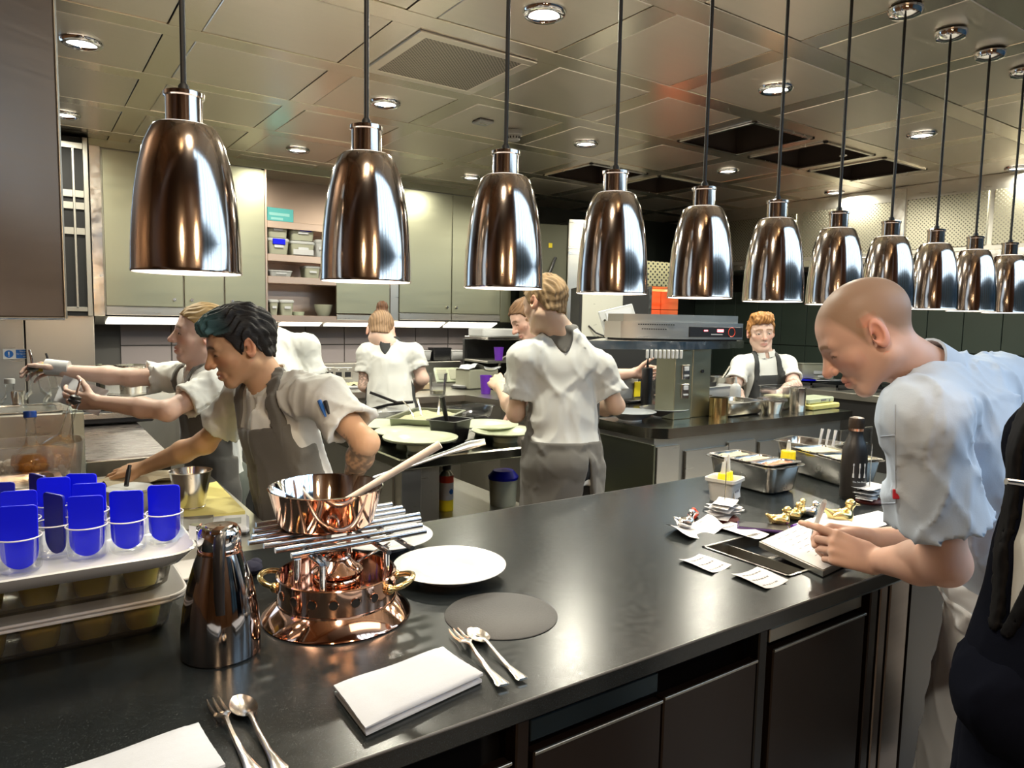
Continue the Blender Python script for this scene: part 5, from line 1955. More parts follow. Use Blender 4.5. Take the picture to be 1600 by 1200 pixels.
def spike(label, px, py, topy, grp='ticket spikes'):
    p = at(px, py, z=PZ)
    o = thing('ticket_spike', label, 'spike', (p[0], p[1], PZ), 0, grp)
    MB().lathe([(0, 0), (.045, 0), (.048, .006), (.040, .014), (0, .016)], 28).build('base', mat('dark_red_base', (.10, .02, .015), .4), o)
    zt = at(px, topy, d=float((p - np.array([0, 0, HC])) @ CAMF))[2] - PZ
    MB().tube([(0, 0, .012), (0, 0, zt - .01), (0, 0, zt)], [.0016, .0016, .0004], 8).build('needle', M['steel_p'], o)
    rr = random.Random(px)
    for k in range(8):
        a = rr.random() * .9 - .45
        w, d = .085 + .03 * rr.random(), .055 + .02 * rr.random()
        RZ = rotm('Z', a)
        z = .018 + .0052 * k
        ph_ = rr.random() * 6
        MB().grid(lambda u, v: tuple(RZ @ np.array([(u - .5) * w, (v - .5) * d, 0]) + np.array([0, 0, z + .006 * cos(u * 5 + ph_) * abs(u - .5) * 2])), 8, 3).build('ticket', M['paper'], o, ang=80)


spike('ticket spike stacked with white tickets, beside the silver duck', 1131, 812, 718)
spike('ticket spike behind the black bottle, against the writing chef', 1357, 784, 692)


def duck_meshes():
    L = [ell((0, 0, .018), (.026, .017, .016), None, .008), ell((.006, 0, .016), (.020, .018, .015), None, .008), cone((-.018, 0, .022), (-.036, 0, .034), .010, .004, .008),
         cone((.016, 0, .026), (.021, 0, .040), .0095, .0075, .007), ell((.022, 0, .046), (.0115, .0100, .0105), None, .004)]
    for s_ in (-1, 1):
        L.append(ell((-.004, s_ * .014, .021), (.019, .005, .010), None, .002))
    lo, hi = bounds(L, .006)
    G = Grid(lo, hi, .0022)
    V, Q = nets(ev(L, G), G)
    return V, Q


dV, dQ = duck_meshes()


def duck(label, px, py, rz, mt, s_=1.0, z=PZ, grp='metal ducks on the counter'):
    p = at(px, py, z=z)
    o = thing('duck_figurine', label, 'figurine', (p[0], p[1], z), rz, grp)
    o.scale = (s_,) * 3
    me = quads_mesh('body', dV - np.array([0, 0, .002]), dQ, M[mt])
    link('body', me, o)
    MB().tube([(.030, 0, .044), (.039, 0, .042), (.043, 0, .041)], [.006, .0052, .0035], 8, flat=((0, 0, 1), .5)).build('beak', M[mt], o, ang=60)
    for s2 in (-1, 1):
        MB().ball((.027, s2 * .0088, .048), .0016, 6).build('eye', M['black'], o)


duck('silver duck figurine sitting on the curled ticket roll', 1070, 824, yaw + .3, 'chrome', 1.0, PZ + .010)
duck('yellow-gold duck figurine with raised tail, leftmost of the row', 1217, 822, yaw + .1, 'gold', 1.15)
duck('gold duck figurine in the middle of the row, facing right', 1238, 812, yaw + .3, 'gold', 1.05)
duck('silver duck figurine with long beak, right of the row', 1263, 806, yaw - .1, 'chrome', .95)
duck('largest gold duck figurine behind the writing hand', 1312, 818, yaw + .1, 'gold', 1.45)
duck('gold duck figurine pressed between two others in the row', 1250, 806, yaw + .9, 'gold', 1.0)
# insulated bottle
bp = at(1331, 779, z=PZ)
bo = thing('insulated_bottle', 'matt black insulated bottle printed with white cutlery, on the counter', 'bottle', (bp[0], bp[1], PZ), yaw)
MB().lathe([(0, 0), (.038, 0), (.042, .004), (.043, .014), (.043, .155), (.041, .180), (.034, .205), (.025, .226), (.0225, .240), (.0225, .246)], 48).build('body', mat('matt_black_paint', (.014, .012, .011), .35), bo, ang=40)
MB().lathe([(.0225, .246), (.0255, .247), (.0262, .256)], 36).build('neck_ring', M['copper'], bo)
MB().lathe([(.0262, .256), (.0268, .262), (.0268, .282), (.024, .293), (.012, .297), (0, .298)], 36).build('cap', mat('dark_bronze_cap', (.05, .035, .025), .35, .6), bo, ang=50)
em = MB()


def onb(x, z):
    a = x / .0433
    return np.array([.0436 * sin(a), -.0436 * cos(a), z])


for k, (x, kind) in enumerate(((-.020, 0), (0, 1), (.020, 2))):
    em.tube([onb(x, .085), onb(x, .100)], [.0034, .0026], 6)
    em.tube([onb(x, .100), onb(x, .124)], .0014, 6)
    if kind == 0:
        em.ball(onb(x, .130), (.0030, .0008, .0055), 8)
    if kind == 1:
        em.tube([onb(x, .120), onb(x, .136)], [.0030, .0022], 6)
    if kind == 2:
        for j in (-1, 0, 1):
            em.tube([onb(x + .0012 * j, .122), onb(x + .0028 * j, .128), onb(x + .0028 * j, .136)], .0008, 5)
em.build('cutlery_emblem', M['wplast'], bo)
text('The Sea Best', .0088, M['wplast'], bo, (0, -.0437, .070), (pi / 2, 0, 0))
text('2019', .006, M['wplast'], bo, (0, -.0437, .044), (pi / 2, 0, 0))
# deli tub with yellow-nozzle squeeze tops
tp_ = at(1131, 781, z=PZ)
dt = thing('deli_tub', 'small clear deli tub of wooden sticks in yellow bases, left of the steel pan', 'container', (tp_[0], tp_[1], PZ), .3)
loft(MB(), [[(x, y, zz) for x, y in rrect(w, w, .018)] for w, zz in ((.080, 0), (.098, .070), (.112, .071), (.112, .082), (.106, .082), (.094, .074), (.074, .003))]).build('tub', M['frost'], dt)
MB().box((0, -.0455, .034), (.052, .002, .040), 0, rotm('X', -.12)).build('paper_label', M['paper'], dt)
MB().box((-.006, -.0475, .040), (.034, .001, .006), 0, rotm('X', -.12)).box((-.004, -.0463, .028), (.038, .001, .010), 0, rotm('X', -.12)).build('print_lines', M['print'], dt)
for k, (x, y, h_) in enumerate(((-.022, -.008, .040), (.004, .004, .055), (.026, .008, .060))):
    o = thing('piping_nozzle', ('pale nozzle in the deli tub, shortest and leftmost', 'pale nozzle in the middle of the deli tub', 'pale nozzle at the right of the deli tub')[k] + ' with yellow base', 'nozzle', tp_ * np.array([1, 1, 0]) + np.array([x, y, PZ + .068]), 0, 'nozzles in the deli tub')
    MB().tube([(0, 0, 0), (0, 0, .030)], [.019, .016], 14).build('base', M['yellow'], o)
    MB().tube([(0, 0, .030), (0, 0, .030 + h_)], [.0085, .0038], 12).build('tip', M['frost'], o)


def gn_pan(label, A, B, Cc, h, inserts=(), z=PZ, grp='steel pans with seasoning inserts on the counter', name='steel_pan'):
    """near corner A, end of short side B, end of long side Cc, all base pixels"""
    a, b, c = [at(*p, z=z)[:2] for p in (A, B, Cc)]
    u = unit(c - a)
    L = np.linalg.norm(c - a)
    v = np.array([u[1], -u[0]])
    if v @ (b - a) < 0:
        v = -v
    W = abs((b - a) @ v)
    W = max(W, .16)
    ce = a + u * L / 2 + v * W / 2
    o = thing(name, label, 'pan', (ce[0], ce[1], z), math.atan2(u[1], u[0]), grp)
    pan_mb(L + .02, W + .02, h, .0025, .016, .03, .012).build('body', M['steel_p'], o, ang=50)
    return o, L, W, u, v


g1, L, W, u, v = gn_pan('deep steel pan topped with three inserts, right of the deli tub', (1203, 776), (1242, 770), (1110, 752), .105)
ins_l = ('shallow steel insert of pale salt at the back of the three-insert pan', 'steel insert of beige powder in the middle of the three-insert pan', 'steel insert of red relish at the front of the three-insert pan')
ce = np.array([g1.location[0], g1.location[1]])
for k in range(3):
    off = (1 - k) * (L + .02) / 3.0
    p = ce + u * off
    o = thing('steel_insert', ins_l[k], 'insert', (p[0], p[1], PZ + .1055 + .001 * k), g1.rotation_euler[2], 'inserts on the steel pans')
    o.rotation_euler = (0, radians((-2, 1, 3)[k]), g1.rotation_euler[2])
    MBp = pan_mb((L) / 3 - .012, W + .004, .045, .002, .013, .02, .008)
    me = MBp.build('pan', M['steel_p'], o, (0, 0, -.040), ang=50)
    f_m = ('foodp', 'towel', 'food')[k]
    if f_m:
        MB().grid(lambda a_, b_: ((a_ - .5) * (L / 3 - .034), (b_ - .5) * (W - .02), .000 + .006 * sin(a_ * 9) * sin(b_ * 11)), 10, 10).build('seasoning', M[f_m], o, ang=80)
g2, L2_, W2_, u2, v2 = gn_pan('deep steel pan behind the black bottle with pale inserts', (1318, 764), (1352, 755), (1236, 738), .105)
ce2 = np.array([g2.location[0], g2.location[1]])
for k in range(2):
    p = ce2 + u2 * (.5 - k) * (L2_ / 2 + .02)
    o = thing('steel_insert', ('steel insert of pale flakes at the left of the pan behind the bottle', 'steel insert at the right of the pan behind the bottle')[k], 'insert', (p[0], p[1], PZ + .1055), g2.rotation_euler[2], 'inserts on the steel pans')
    pan_mb(L2_ / 2 - .012, W2_ + .004, .045, .002, .013, .02, .008).build('pan', M['steel_p'], o, (0, 0, -.040), ang=50)
    MB().grid(lambda a_, b_: ((a_ - .5) * (L2_ / 2 - .034), (b_ - .5) * (W2_ - .02), .000 + .004 * sin(a_ * 9) * sin(b_ * 11)), 8, 8).build('seasoning', M['foodp'], o, ang=80)
g3, L3_, W3_, u3, v3 = gn_pan('steel pan of utensils at the far edge of the counter', (1290, 728), (1330, 722), (1215, 716), .085)
for k, (dx, lb) in enumerate(((-.05, 'white plastic fork handle leaning in the far utensil pan'), (-.02, 'white plastic handle in the middle of the far utensil pan'), (.01, 'white plastic handle at the right of the far utensil pan'))):
    p = np.array([g3.location[0], g3.location[1], PZ + .01]) + np.append(u3, 0) * (dx - .04)
    o = thing('utensil', lb, 'utensil', p, 0, 'white handles in the utensil pan')
    MB().tube([(0, 0, 0), (.03, .0, .115), (.036, 0, .135)], [.004, .006, .007], 8).build('handle', M['wplast'], o)
yc = at(1232, 706, z=PZ + .10)
o = thing('yellow_squeeze_top', 'small yellow-based nozzle standing on the far steel pan', 'nozzle', (yc[0], yc[1], PZ + .088))
MB().tube([(0, 0, -.02), (0, 0, .016)], [.030, .028], 16).build('base', M['yellow'], o)
MB().tube([(0, 0, .016), (0, 0, .05)], [.010, .007], 12).ball((0, 0, .055), .006, 8).build('tip', M['frost'], o)

# writing pad, phone-like case, markers, red clip
wp = [at(*p, z=PZ + .018)[:2] for p in ((1186, 846), (1290, 800), (1400, 838), (1286, 892))]
wc_ = sum(wp) / 4
pad = thing('writing_board', 'steel clipboard with white order sheet that the chef writes on', 'clipboard', (wc_[0], wc_[1], PZ + .003))
wq = [tuple(p - wc_) for p in wp][::-1]
MB().prism(wq, 0, .014).build('board', M['steel_d'], pad)
MB().prism([tuple(np.array(p) * .97) for p in wq], .0145, .0155).build('order_sheet', M['paper'], pad)
lnm = MB()
rr = random.Random(5)
E0, E1, E3 = wp[0] - wc_, wp[1] - wc_, wp[3] - wc_
for k in range(7):
    t = .12 + .12 * k
    u = .15
    while u < .75:
        w = .02 + .06 * rr.random()
        a_ = lerp(E0, E3, t) + (E1 - E0) * u
        b_ = lerp(E0, E3, t) + (E1 - E0) * (u + w)
        n_ = unit(E3 - E0) * .0025
        lnm.add([(a_[0], a_[1], .0160), (b_[0], b_[1], .0160), (b_[0] + n_[0], b_[1] + n_[1], .0160), (a_[0] + n_[0], a_[1] + n_[1], .0160)], [(0, 1, 2, 3)])
        u += w + .04
lnm.build('handwriting', M['print'], pad)
ph_ = at(1192, 827, z=PZ)
o = thing('phone', 'thin dark phone with violet edge lying behind the writing board', 'phone', (ph_[0], ph_[1], PZ), -.9)
MB().box((0, 0, .005), (.15, .07, .010), .003).build('case', mat('violet_case', (.06, .03, .12), .3), o)
MB().box((0, 0, .0105), (.14, .062, .001)).build('screen', M['black'], o)


def marker(label, a, b, z, mt, tipc, grp='marker pens'):
    A, B = at(*a, z=z), at(*b, z=z)
    o = thing('marker_pen', label, 'pen', A, 0, grp)
    d = B - A
    MB().tube([d * .18, d], .0058, 12).build('barrel', M[mt], o)
    MB().tube([d * 0, d * .18], [.0062, .0064], 12).build('cap', M[tipc], o)


marker('pale marker pen with purple cap lying beside the ducks', (1238, 823), (1268, 812), PZ + .0065, 'wplast', 'purple')
rc_ = at(1083, 809, z=PZ)
o = thing('red_clip', 'small red plastic piece beside the ticket spike', 'clip', (rc_[0], rc_[1], PZ), .5)
MB().box((0, 0, .010), (.055, .026, .020), .006).tube([(-.02, 0, .016), (.0, 0, .028), (.02, 0, .02)], .006, 8).build('clip', M['red'], o)

# ---------------------------------------------------------------- heat lamps
def lamp():
    t = thing('heat_lamp', '', 'lamp', (0, 0, 0))
    z0 = 1.612
    pr = [(.0955, 0), (.0965, .003), (.0955, .007), (.0945, .05), (.0915, .10), (.0870, .145), (.0800, .190), (.0705, .230), (.0590, .258), (.0520, .266), (.0340, .2685)]
    MB().lathe([(r, z0 + z) for r, z in pr], 72).build('shade', M['lampmetal'], t, ang=28)
    MB().lathe([(r - .0025, z0 + z + .001) for r, z in pr[::-1]] , 48).build('inner_reflector', M['lampin'], t)
    MB().lathe([(.0340, z0 + .2685), (.0318, .272 + z0), (.0318, z0 + .316), (.0350, z0 + .318), (.0350, z0 + .325), (.030, z0 + .327), (0, z0 + .327)], 40).build('neck', M['lampmetal'], t, ang=30)
    MB().lathe([(.0105, z0 + .326), (.0095, z0 + .338), (.006, z0 + .343)], 16).tube([(0, 0, z0 + .326), (0, 0, CEIL)], .0052, 10).build('cord', M['rubber'], t)
    MB().lathe([(.006, CEIL - .040), (.030, CEIL - .038), (.052, CEIL - .030), (.060, CEIL - .016), (.060, CEIL - .006), (.048, CEIL), (0, CEIL)], 40).build('ceiling_rose', M['chrome'], t, ang=40)
    b = MB().ball((0, 0, z0 + .11), (.040, .040, .055), 16).build('bulb', M['bulb'], t)
    return t


LX = [.262 + .3555 * k for k in range(11)]
ordn = ('first and nearest', 'second', 'third', 'fourth', 'fifth', 'sixth', 'seventh', 'eighth', 'ninth', 'tenth', 'eleventh and farthest')
lp0 = lamp()
for k, x_ in enumerate(LX):
    lb = '%s copper-bronze heat lamp from the left in the row over the pass' % ordn[k]
    if k == 0:
        lp0.location = (x_, 1.45, 0)
        lp0['label'] = lb
        lp0['group'] = 'row of hanging heat lamps'
        c = lp0
    else:
        c = dup(lp0, (x_, 1.45, 0), label=lb)
    area('heat_lamp_light', (x_, 1.45, 1.64), (0, 0, -1), .13, .13, HL_E, HL_C, 'DISK', radians(140))
# ================================================================ things in the kitchen
IZ = .92
R_ = .172
rb = MB().lathe([(.048, .026), (.055, 0), (.060, 0), (.066, .026), (.10, .036), (R_ * .97, .051), (R_, .054), (R_, .058), (R_ * .97, .059), (.105, .047), (.090, .040), (.05, .036), (0, .036)], 64).mesh('rimmed_plate', M['cream'], 45)


def bplate(label, px, py, z=IZ, mesh=rb, s_=1.0, grp='wide rimmed plates on the plating island', rimh=.057):
    p = at(px, py, z=z + rimh * s_)
    o = link('rimmed_plate', mesh, None, (p[0], p[1], z))
    o.scale = (s_,) * 3
    return tag(o, label, 'plate', grp)


bplate('wide cream plate at the back left of the island, touching the pen-sleeved chef', 592, 661, s_=.95)
bplate('wide cream plate in the middle of the left group, under the front one', 640, 673)
o = bplate('lower plate of the front pair on the island, just behind the copper pan', 657, 684)
bplate('top plate of the front pair on the island, just behind the copper pan', 657, 682, IZ + .016)
bplate('wide cream plate of food on the right of the island, behind its twin', 760, 662)
bplate('wide cream plate of food at the right front of the island, by the tall chef', 790, 672)
# long tray of pale food, black pan with ladle, clear box
p = at(690, 655, z=IZ)
a_, b_, c_ = at(690, 690, z=IZ)[:2], at(632, 662, z=IZ)[:2], at(745, 668, z=IZ)[:2]
t1 = thing('food_tray', 'long green-grey steel tray of pale food with spoons on the plating island', 'tray', (*(at(668, 672, z=IZ)[:2]), IZ), .75)
pan_mb(.46, .28, .09, .003, .016, .03, .01).build('tray', mat('green_grey_steel', (.22, .24, .17), .35, .8), t1, ang=50)
MB().grid(lambda u, v: ((u - .5) * .43, (v - .5) * .25, .075 + .006 * sin(u * 17) * sin(v * 13)), 14, 10).build('food', M['foodp'], t1, ang=80)
for k, x in enumerate((-.08, -.02, .1)):
    o = thing('tasting_spoon', ('left steel spoon stuck in the long food tray', 'middle steel spoon stuck in the long food tray', 'right steel spoon leaning out of the long food tray')[k], 'spoon', np.array(t1.location) + np.array([x, .03 * k, .07]), 0, 'spoons in the food tray')
    MB().tube([(0, 0, 0), (.02 * (k - 1), .03, .06), (.045 * (k - 1), .06, .095)], [.006, .005, .007], 8, flat=((0, 0, 1), .5)).build('handle', M['steel_p'], o)
p = at(703, 690, z=IZ)
bl = thing('black_container', 'deep black square container with a ladle on the plating island', 'container', (p[0], p[1], IZ), .5)
pan_mb(.17, .16, .115, .004, .012, .02, .012).build('body', M['black'], bl, ang=50)
q = thing('ladle', 'black-handled ladle standing in the black container', 'ladle', (p[0], p[1], IZ + .01))
MB().tube([(-.0, .0, .0), (-.02, .0, .10), (-.055, -.01, .22)], [.010, .0105, .014], 10).build('handle', M['black'], q)
p = at(742, 654, z=IZ)
cx = thing('clear_box', 'clear plastic box behind the black container on the island', 'box', (p[0], p[1] + .05, IZ), .2)
pan_mb(.26, .16, .075, .003, .008, .02, .012).build('box', M['acry'], cx, ang=50)
# under the island: gas canister, tub with blue lid, mortar
gz = .46
p = at(704, 800, z=gz)
gc = thing('gas_canister', 'torch gas canister with red, white and yellow label on the island shelf', 'canister', (p[0], p[1] + .05, gz))
gcr = .040
cz = at(704, 735, y=p[1] + .05)[2] - gz
H_ = max(cz, .2)
for nm, z0, z1, mt in (('yellow_band', 0, .28, 'yellow'), ('white_band', .28, .72, 'wplast'), ('red_band', .72, .90, 'red')):
    MB().lathe([(gcr - .002, H_ * z0), (gcr, H_ * z0 + .001), (gcr, H_ * z1)], 28).build(nm, M[mt], gc)
MB().lathe([(gcr, H_ * .90), (.030, H_ * .97), (.022, H_), (.018, H_ + .012), (0, H_ + .014)], 28).build('shoulder', M['steel_p'], gc)
MB().tube([(0, 0, H_ + .01), (0, 0, H_ + .07)], [.024, .022], 12).box((.03, 0, H_ + .055), (.09, .03, .03), .006).build('torch_head', M['black'], gc)
MB().ball((.008, -gcr + .001, H_ * .5), (.014, .002, .016), 10).build('blue_emblem', M['sign'], gc)
p = at(793, 790, z=gz)
tb_ = thing('storage_tub', 'dim tub with dark blue lid under the island by the tall chef', 'container', (p[0], p[1] + .05, gz))
MB().lathe([(0, 0), (.075, 0), (.085, .155), (0, .156)], 28).build('tub', M['frostg'], tb_)
MB().lathe([(.088, .15), (.090, .165), (.06, .20), (0, .205)], 28).build('lid', M['dblue'], tb_)

# ---------------------------------------------------------------- left benches
q0 = at(113, 645, d=2.86)
bx0 = thing('bain_marie', 'tall brushed steel cabinet with a steel pan set in its top, left edge', 'appliance', (q0[0], q0[1], 0))
hh = q0[2]
MB().bx(-.66, 0, 0, .40, 0, hh, .004).build('casing', M['steel'], bx0)
MB().bx(0, .040, .005, .40, 0, hh - .002, .002).build('end_panel', mat('pale_green_steel', (.55, .58, .50), .4, .6), bx0)
lp = pan_mb(.33, .26, .05, .003, .02, .04, .01)
lp.build('pan', M['steel_p'], bx0, (-.21, .19, hh - .045), ang=50)
MB().bx(-.64, -.02, -.003, .001, hh - .13, hh - .125).build('seam', M['steel_p'], bx0)
# ice tub with bottles
ib = at(58, 757, z=.915)
it_ = thing('ice_tub', 'clear plastic tub of ice holding glass bottles at the left edge', 'container', (ib[0] - .01, ib[1] + .03, .902))
tubh = .165
loft(MB(), [[(x, y, zz) for x, y in rrect(w * 1.05, w * .78, .07, 6)] for w, zz in ((.24, 0), (.27, .02), (.30, tubh), (.306, tubh), (.292, tubh), (.262, .024), (.23, .006))]).build('tub', M['tubp'], it_, ang=50)
ic = MB()
rr = random.Random(3)
for k in range(90):
    a = rr.random() * 6.28
    r = .115 * rr.random() ** .5
    ic.box((r * 1.05 * cos(a), r * .78 * sin(a), .02 + .075 * rr.random()), (.028, .026, .024), .006, rotm('Z', rr.random() * 3) @ rotm('X', rr.random() * 3))
o = ic.build('ice_cubes', M['ice'], it_)
o['kind'] = 'stuff'


def flask(label, base, tip, topmt, liquid=None, r=.052, spout=True, grp='round glass bottles at the left'):
    base, tip = np.asarray(base, float), np.asarray(tip, float)
    d = tip - base
    L = np.linalg.norm(d)
    o = thing('glass_bottle', label, 'bottle', base, 0, grp)
    o.rotation_euler = Vector(d).to_track_quat('Z', 'Y').to_euler()
    bl_ = min(L * .44, .13)
    pr = [(0, 0), (r * .8, .001), (r * .96, .012), (r, bl_ * .45), (r * .92, bl_ * .75), (r * .62, bl_ * .98), (.022, bl_ * 1.16), (.0165, bl_ * 1.4), (.0150, L - .012), (.0175, L - .010), (.0175, L)]
    MB().lathe(pr, 36).build('glass', M['glass'], o, ang=60)
    if liquid:
        MB().lathe([(0, .004), (r * .78, .005), (r * .93, .013), (r * .965, bl_ * .45), (r * .91, bl_ * .70), (r * .88, bl_ * .74), (0, bl_ * .74)], 32).build('liquid', M[liquid], o, ang=60)
    if spout:
        MB().lathe([(0, L - .012), (.0185, L - .002), (.022, L), (.022, L + .006), (.0175, L + .010), (.0195, L + .014), (.0195, L + .020), (.010, L + .026), (0, L + .027)], 24).build('stopper', M['black'], o)
        MB().tube([(0, 0, L + .02), (.002, 0, L + .055), (.006, 0, L + .085)], [.0055, .0048, .0042], 10).build('pourer', M[topmt], o)
    else:
        MB().lathe([(.0185, L - .006), (.0200, L - .004), (.0200, L + .016), (.018, L + .018), (0, L + .018)], 24).build('screw_cap', M[topmt], o)
    return o


dI = 2.50
flask('amber-filled glass bottle with blue cap in the ice tub', at(52, 738, d=dI), at(47, 650, d=dI), 'bluecap', 'amber', .066, False)
flask('glass bottle leaning right in the ice tub with silver pourer', at(84, 736, d=dI + .10), at(116, 628, d=dI + .12), 'chrome', 'amber', .072)
flask('upright glass bottle with silver pourer behind the blue-capped one', at(60, 640, d=2.98), at(52, 578, d=2.98), 'chrome', None, .055)
flask('upright glass bottle with black pourer right of its silver-topped twin', at(92, 640, d=3.08), at(80, 582, d=3.08), 'black', None, .055)
flask('slim empty glass bottle at the far left before the steel wall', at(16, 640, d=3.12), at(15, 598, d=3.12), 'frost', None, .040, False)
# small bits on the box: blue dish, steel cup
p = at(28, 622, d=3.05)
o = thing('small_steel_cup', 'tiny steel cup beside the slim glass bottle', 'cup', p - np.array([0, 0, .03]))
MB().lathe([(0, 0), (.022, 0), (.026, .06), (.024, .06), (.020, .004), (0, .004)], 20).build('cup', M['steel_p'], o)
# near steel pan and clear lid behind the scrapers
p = at(38, 792, z=.905)
o = thing('steel_pan', 'shallow steel pan behind the blue scrapers at the left edge', 'pan', (p[0] - .06, p[1] + .02, .901), .05)
pan_mb(.30, .22, .085, .003, .018, .04, .012).build('pan', M['steel_p'], o, ang=50)
p = at(202, 792, z=.905)
o = thing('round_tub', 'round clear tub with a lid and a marker pen across it, behind the scrapers', 'container', (p[0], p[1], .901))
MB().lathe([(0, 0), (.060, 0), (.068, .058), (.072, .060), (.072, .068), (.060, .072), (0, .073)], 36).build('tub', M['frost'], o, ang=50)
pm_ = p + np.array([0, 0, .098])
o = thing('marker_pen', 'black marker pen lying across the round tub behind the scrapers', 'pen', pm_ * np.array([1, 1, 0]) + np.array([-.01, -.03, .90 + .082]), 0, 'marker pens')
MB().tube([(0, 0, 0), (.012, .03, .045)], .0075, 10).tube([(.012, .03, .045), (.016, .038, .058)], .006, 10).build('barrel', M['black'], o)
# yellow board, steel cup of butter, scale, towel
yb = [at(*p, z=.925)[:2] for p in ((383, 798), (338, 752), (238, 776), (262, 815))]
yc_ = sum(yb) / 4
o = thing('cutting_board', 'yellow plastic cutting board on the prep bench under the steel cup', 'board', (yc_[0], yc_[1], .901))
MB().prism([tuple(p - yc_) for p in yb][::-1], 0, .024).build('board', M['board'], o)
p = at(299, 793, z=.926)
o = thing('steel_cup', 'flared steel measuring cup standing on the yellow board', 'cup', (p[0], p[1], .9255))
MB().lathe([(0, .001), (.040, 0), (.042, .006), (.040, .008), (.062, .118), (.064, .119), (.061, .1195), (.038, .010), (0, .008)], 40).build('cup', M['steel_p'], o, ang=40)
p = at(335, 828, z=.905)
o = thing('kitchen_scale', 'white digital kitchen scale with grey plate, behind the vacuum jug', 'scale', (p[0] - .03, p[1] + .02, .901), -.25)
MB().box((0, 0, .012), (.26, .15, .022), .008).build('body', M['wplast'], o)
MB().box((-.045, .0, .026), (.15, .135, .006), .002).build('weigh_plate', M['steel_d'], o)
MB().box((.085, 0, .0238), (.045, .06, .002), .0005).build('display', mat('grey_display', (.22, .23, .22), .3), o)
p = at(240, 752, z=.905)
o = thing('folded_towel', 'crumpled beige cloth on the bench under the chef\'s hand', 'cloth', (p[0], p[1], .901), .3)
MB().grid(lambda u, v: ((u - .5) * .34, (v - .5) * .16, .012 + .012 * abs(sin(u * 9 + v * 3)) + .008 * sin(v * 14 + u * 5)), 40, 20).grid(lambda u, v: ((u - .5) * .34, (.5 - v) * .16, .001), 2, 2).build('cloth', M['towel'], o, ang=80)
wbq = [at(*p, z=PZ + .004)[:2] for p in ((275, 905), (330, 897), (420, 855), (240, 862))]
wbc = sum(wbq) / 4
o = thing('white_board', 'thin pale plastic sheet on the counter between boxes and vacuum jug', 'board', (.30, 1.80, PZ))
MB().box((.0, .0, .004), (.26, .13, .007), .002).build('sheet', M['wplast'], o)
o = thing('blue_cloth', 'dark blue cloth knob lying behind the vacuum jug', 'cloth', at(393, 897, z=PZ))
MB().ball((0, 0, .016), (.026, .030, .016), 12).ball((.012, .01, .022), (.016, .018, .012), 10).build('cloth', mat('dark_navy_cloth', (.012, .014, .035), .9), o)

# induction hob with frying pan on the side bench
p = at(170, 655, z=.91)
o = thing('induction_hob', 'portable induction hob at the back of the side bench', 'hob', (p[0], p[1], .901), 0)
MB().box((0, 0, .045), (.42, .40, .07), .008).build('casing', M['black'], o)
MB().box((0, -.203, .055), (.42, .006, .03), .002).build('front_trim', M['steel_p'], o)
MB().box((-.04, 0, .083), (.30, .36, .006), .002).build('glass_top', M['black'], o)
MB().box((.15, -.05, .084), (.09, .18, .005), .002).build('control_strip', M['steel_d'], o)
p2_ = p
o = thing('frying_pan', 'dark frying pan on the induction hob under the woman\'s hand', 'pan', (p[0] - .06, p[1] + .02, .9885))
MB().lathe([(0, 0), (.105, 0), (.135, .05), (.131, .05), (.102, .004), (0, .004)], 36).build('pan', M['grill'], o)
MB().tube([(.12, -.06, .04), (.20, -.10, .06), (.27, -.13, .075)], [.009, .010, .012], 8, flat=((0, 0, 1), .5)).build('handle', M['steel_d'], o)
for k, (px, py, w, lb) in enumerate(((180, 588, .115, 'clear tall container with white rim on the back worktop, left'), (204, 618, .11, 'steel pot with a hanging wire handle behind the woman\'s forearms'))):
    q = at(px, py, d=5.4)
    o = thing('tall_container' if k == 0 else 'steel_pot', lb, 'container', (q[0], q[1], max(.92, q[2] - .13)))
    MB().lathe([(0, 0), (w * .85, 0), (w, .20), (w + .012, .205), (w + .012, .215), (w - .006, .215), (w * .8, .006), (0, .006)], 28).build('body', M['frostg'] if k == 0 else M['steel_p'], o, ang=50)

# ---------------------------------------------------------------- back worktop and ledge clutter
def on_ledge(px, py, z=1.117, y=5.60 + .50):
    q = at(px, py, y=y)
    return np.array([q[0], q[1], z])


q = on_ledge(736, 563)
o = thing('tall_beaker', 'tall fluted beige beaker on the ledge beside the spray bottle', 'beaker', q)
MB().lathe([(0, 0), (.052, 0), (.062, .02), (.072, .13), (.074, .135), (.068, .135), (.05, .01), (0, .008)], 28).build('beaker', M['frostg'], o)
q = on_ledge(750, 563)


def spray(label, q, rz=0.0, s_=1.0, capm='blue'):
    o = thing('spray_bottle', label, 'bottle', q, rz, 'spray bottles')
    o.scale = (s_,) * 3
    MB().lathe([(0, 0), (.040, 0), (.042, .01), (.042, .10), (.030, .15), (.016, .175), (.015, .19), (0, .19)], 24).build('bottle', M['wplast'], o)
    MB().tube([(0, 0, .188), (0, 0, .205)], .018, 14).build('collar', M[capm], o)
    MB().box((-.008, 0, .222), (.060, .024, .034), .008).tube([(-.03, 0, .225), (-.055, 0, .225)], .009, 10).build('spray_head', M['wplast'], o)
    MB().tube([(-.022, 0, .208), (-.036, 0, .185), (-.034, 0, .165)], [.008, .006, .005], 8).build('trigger', M[capm], o)
    return o


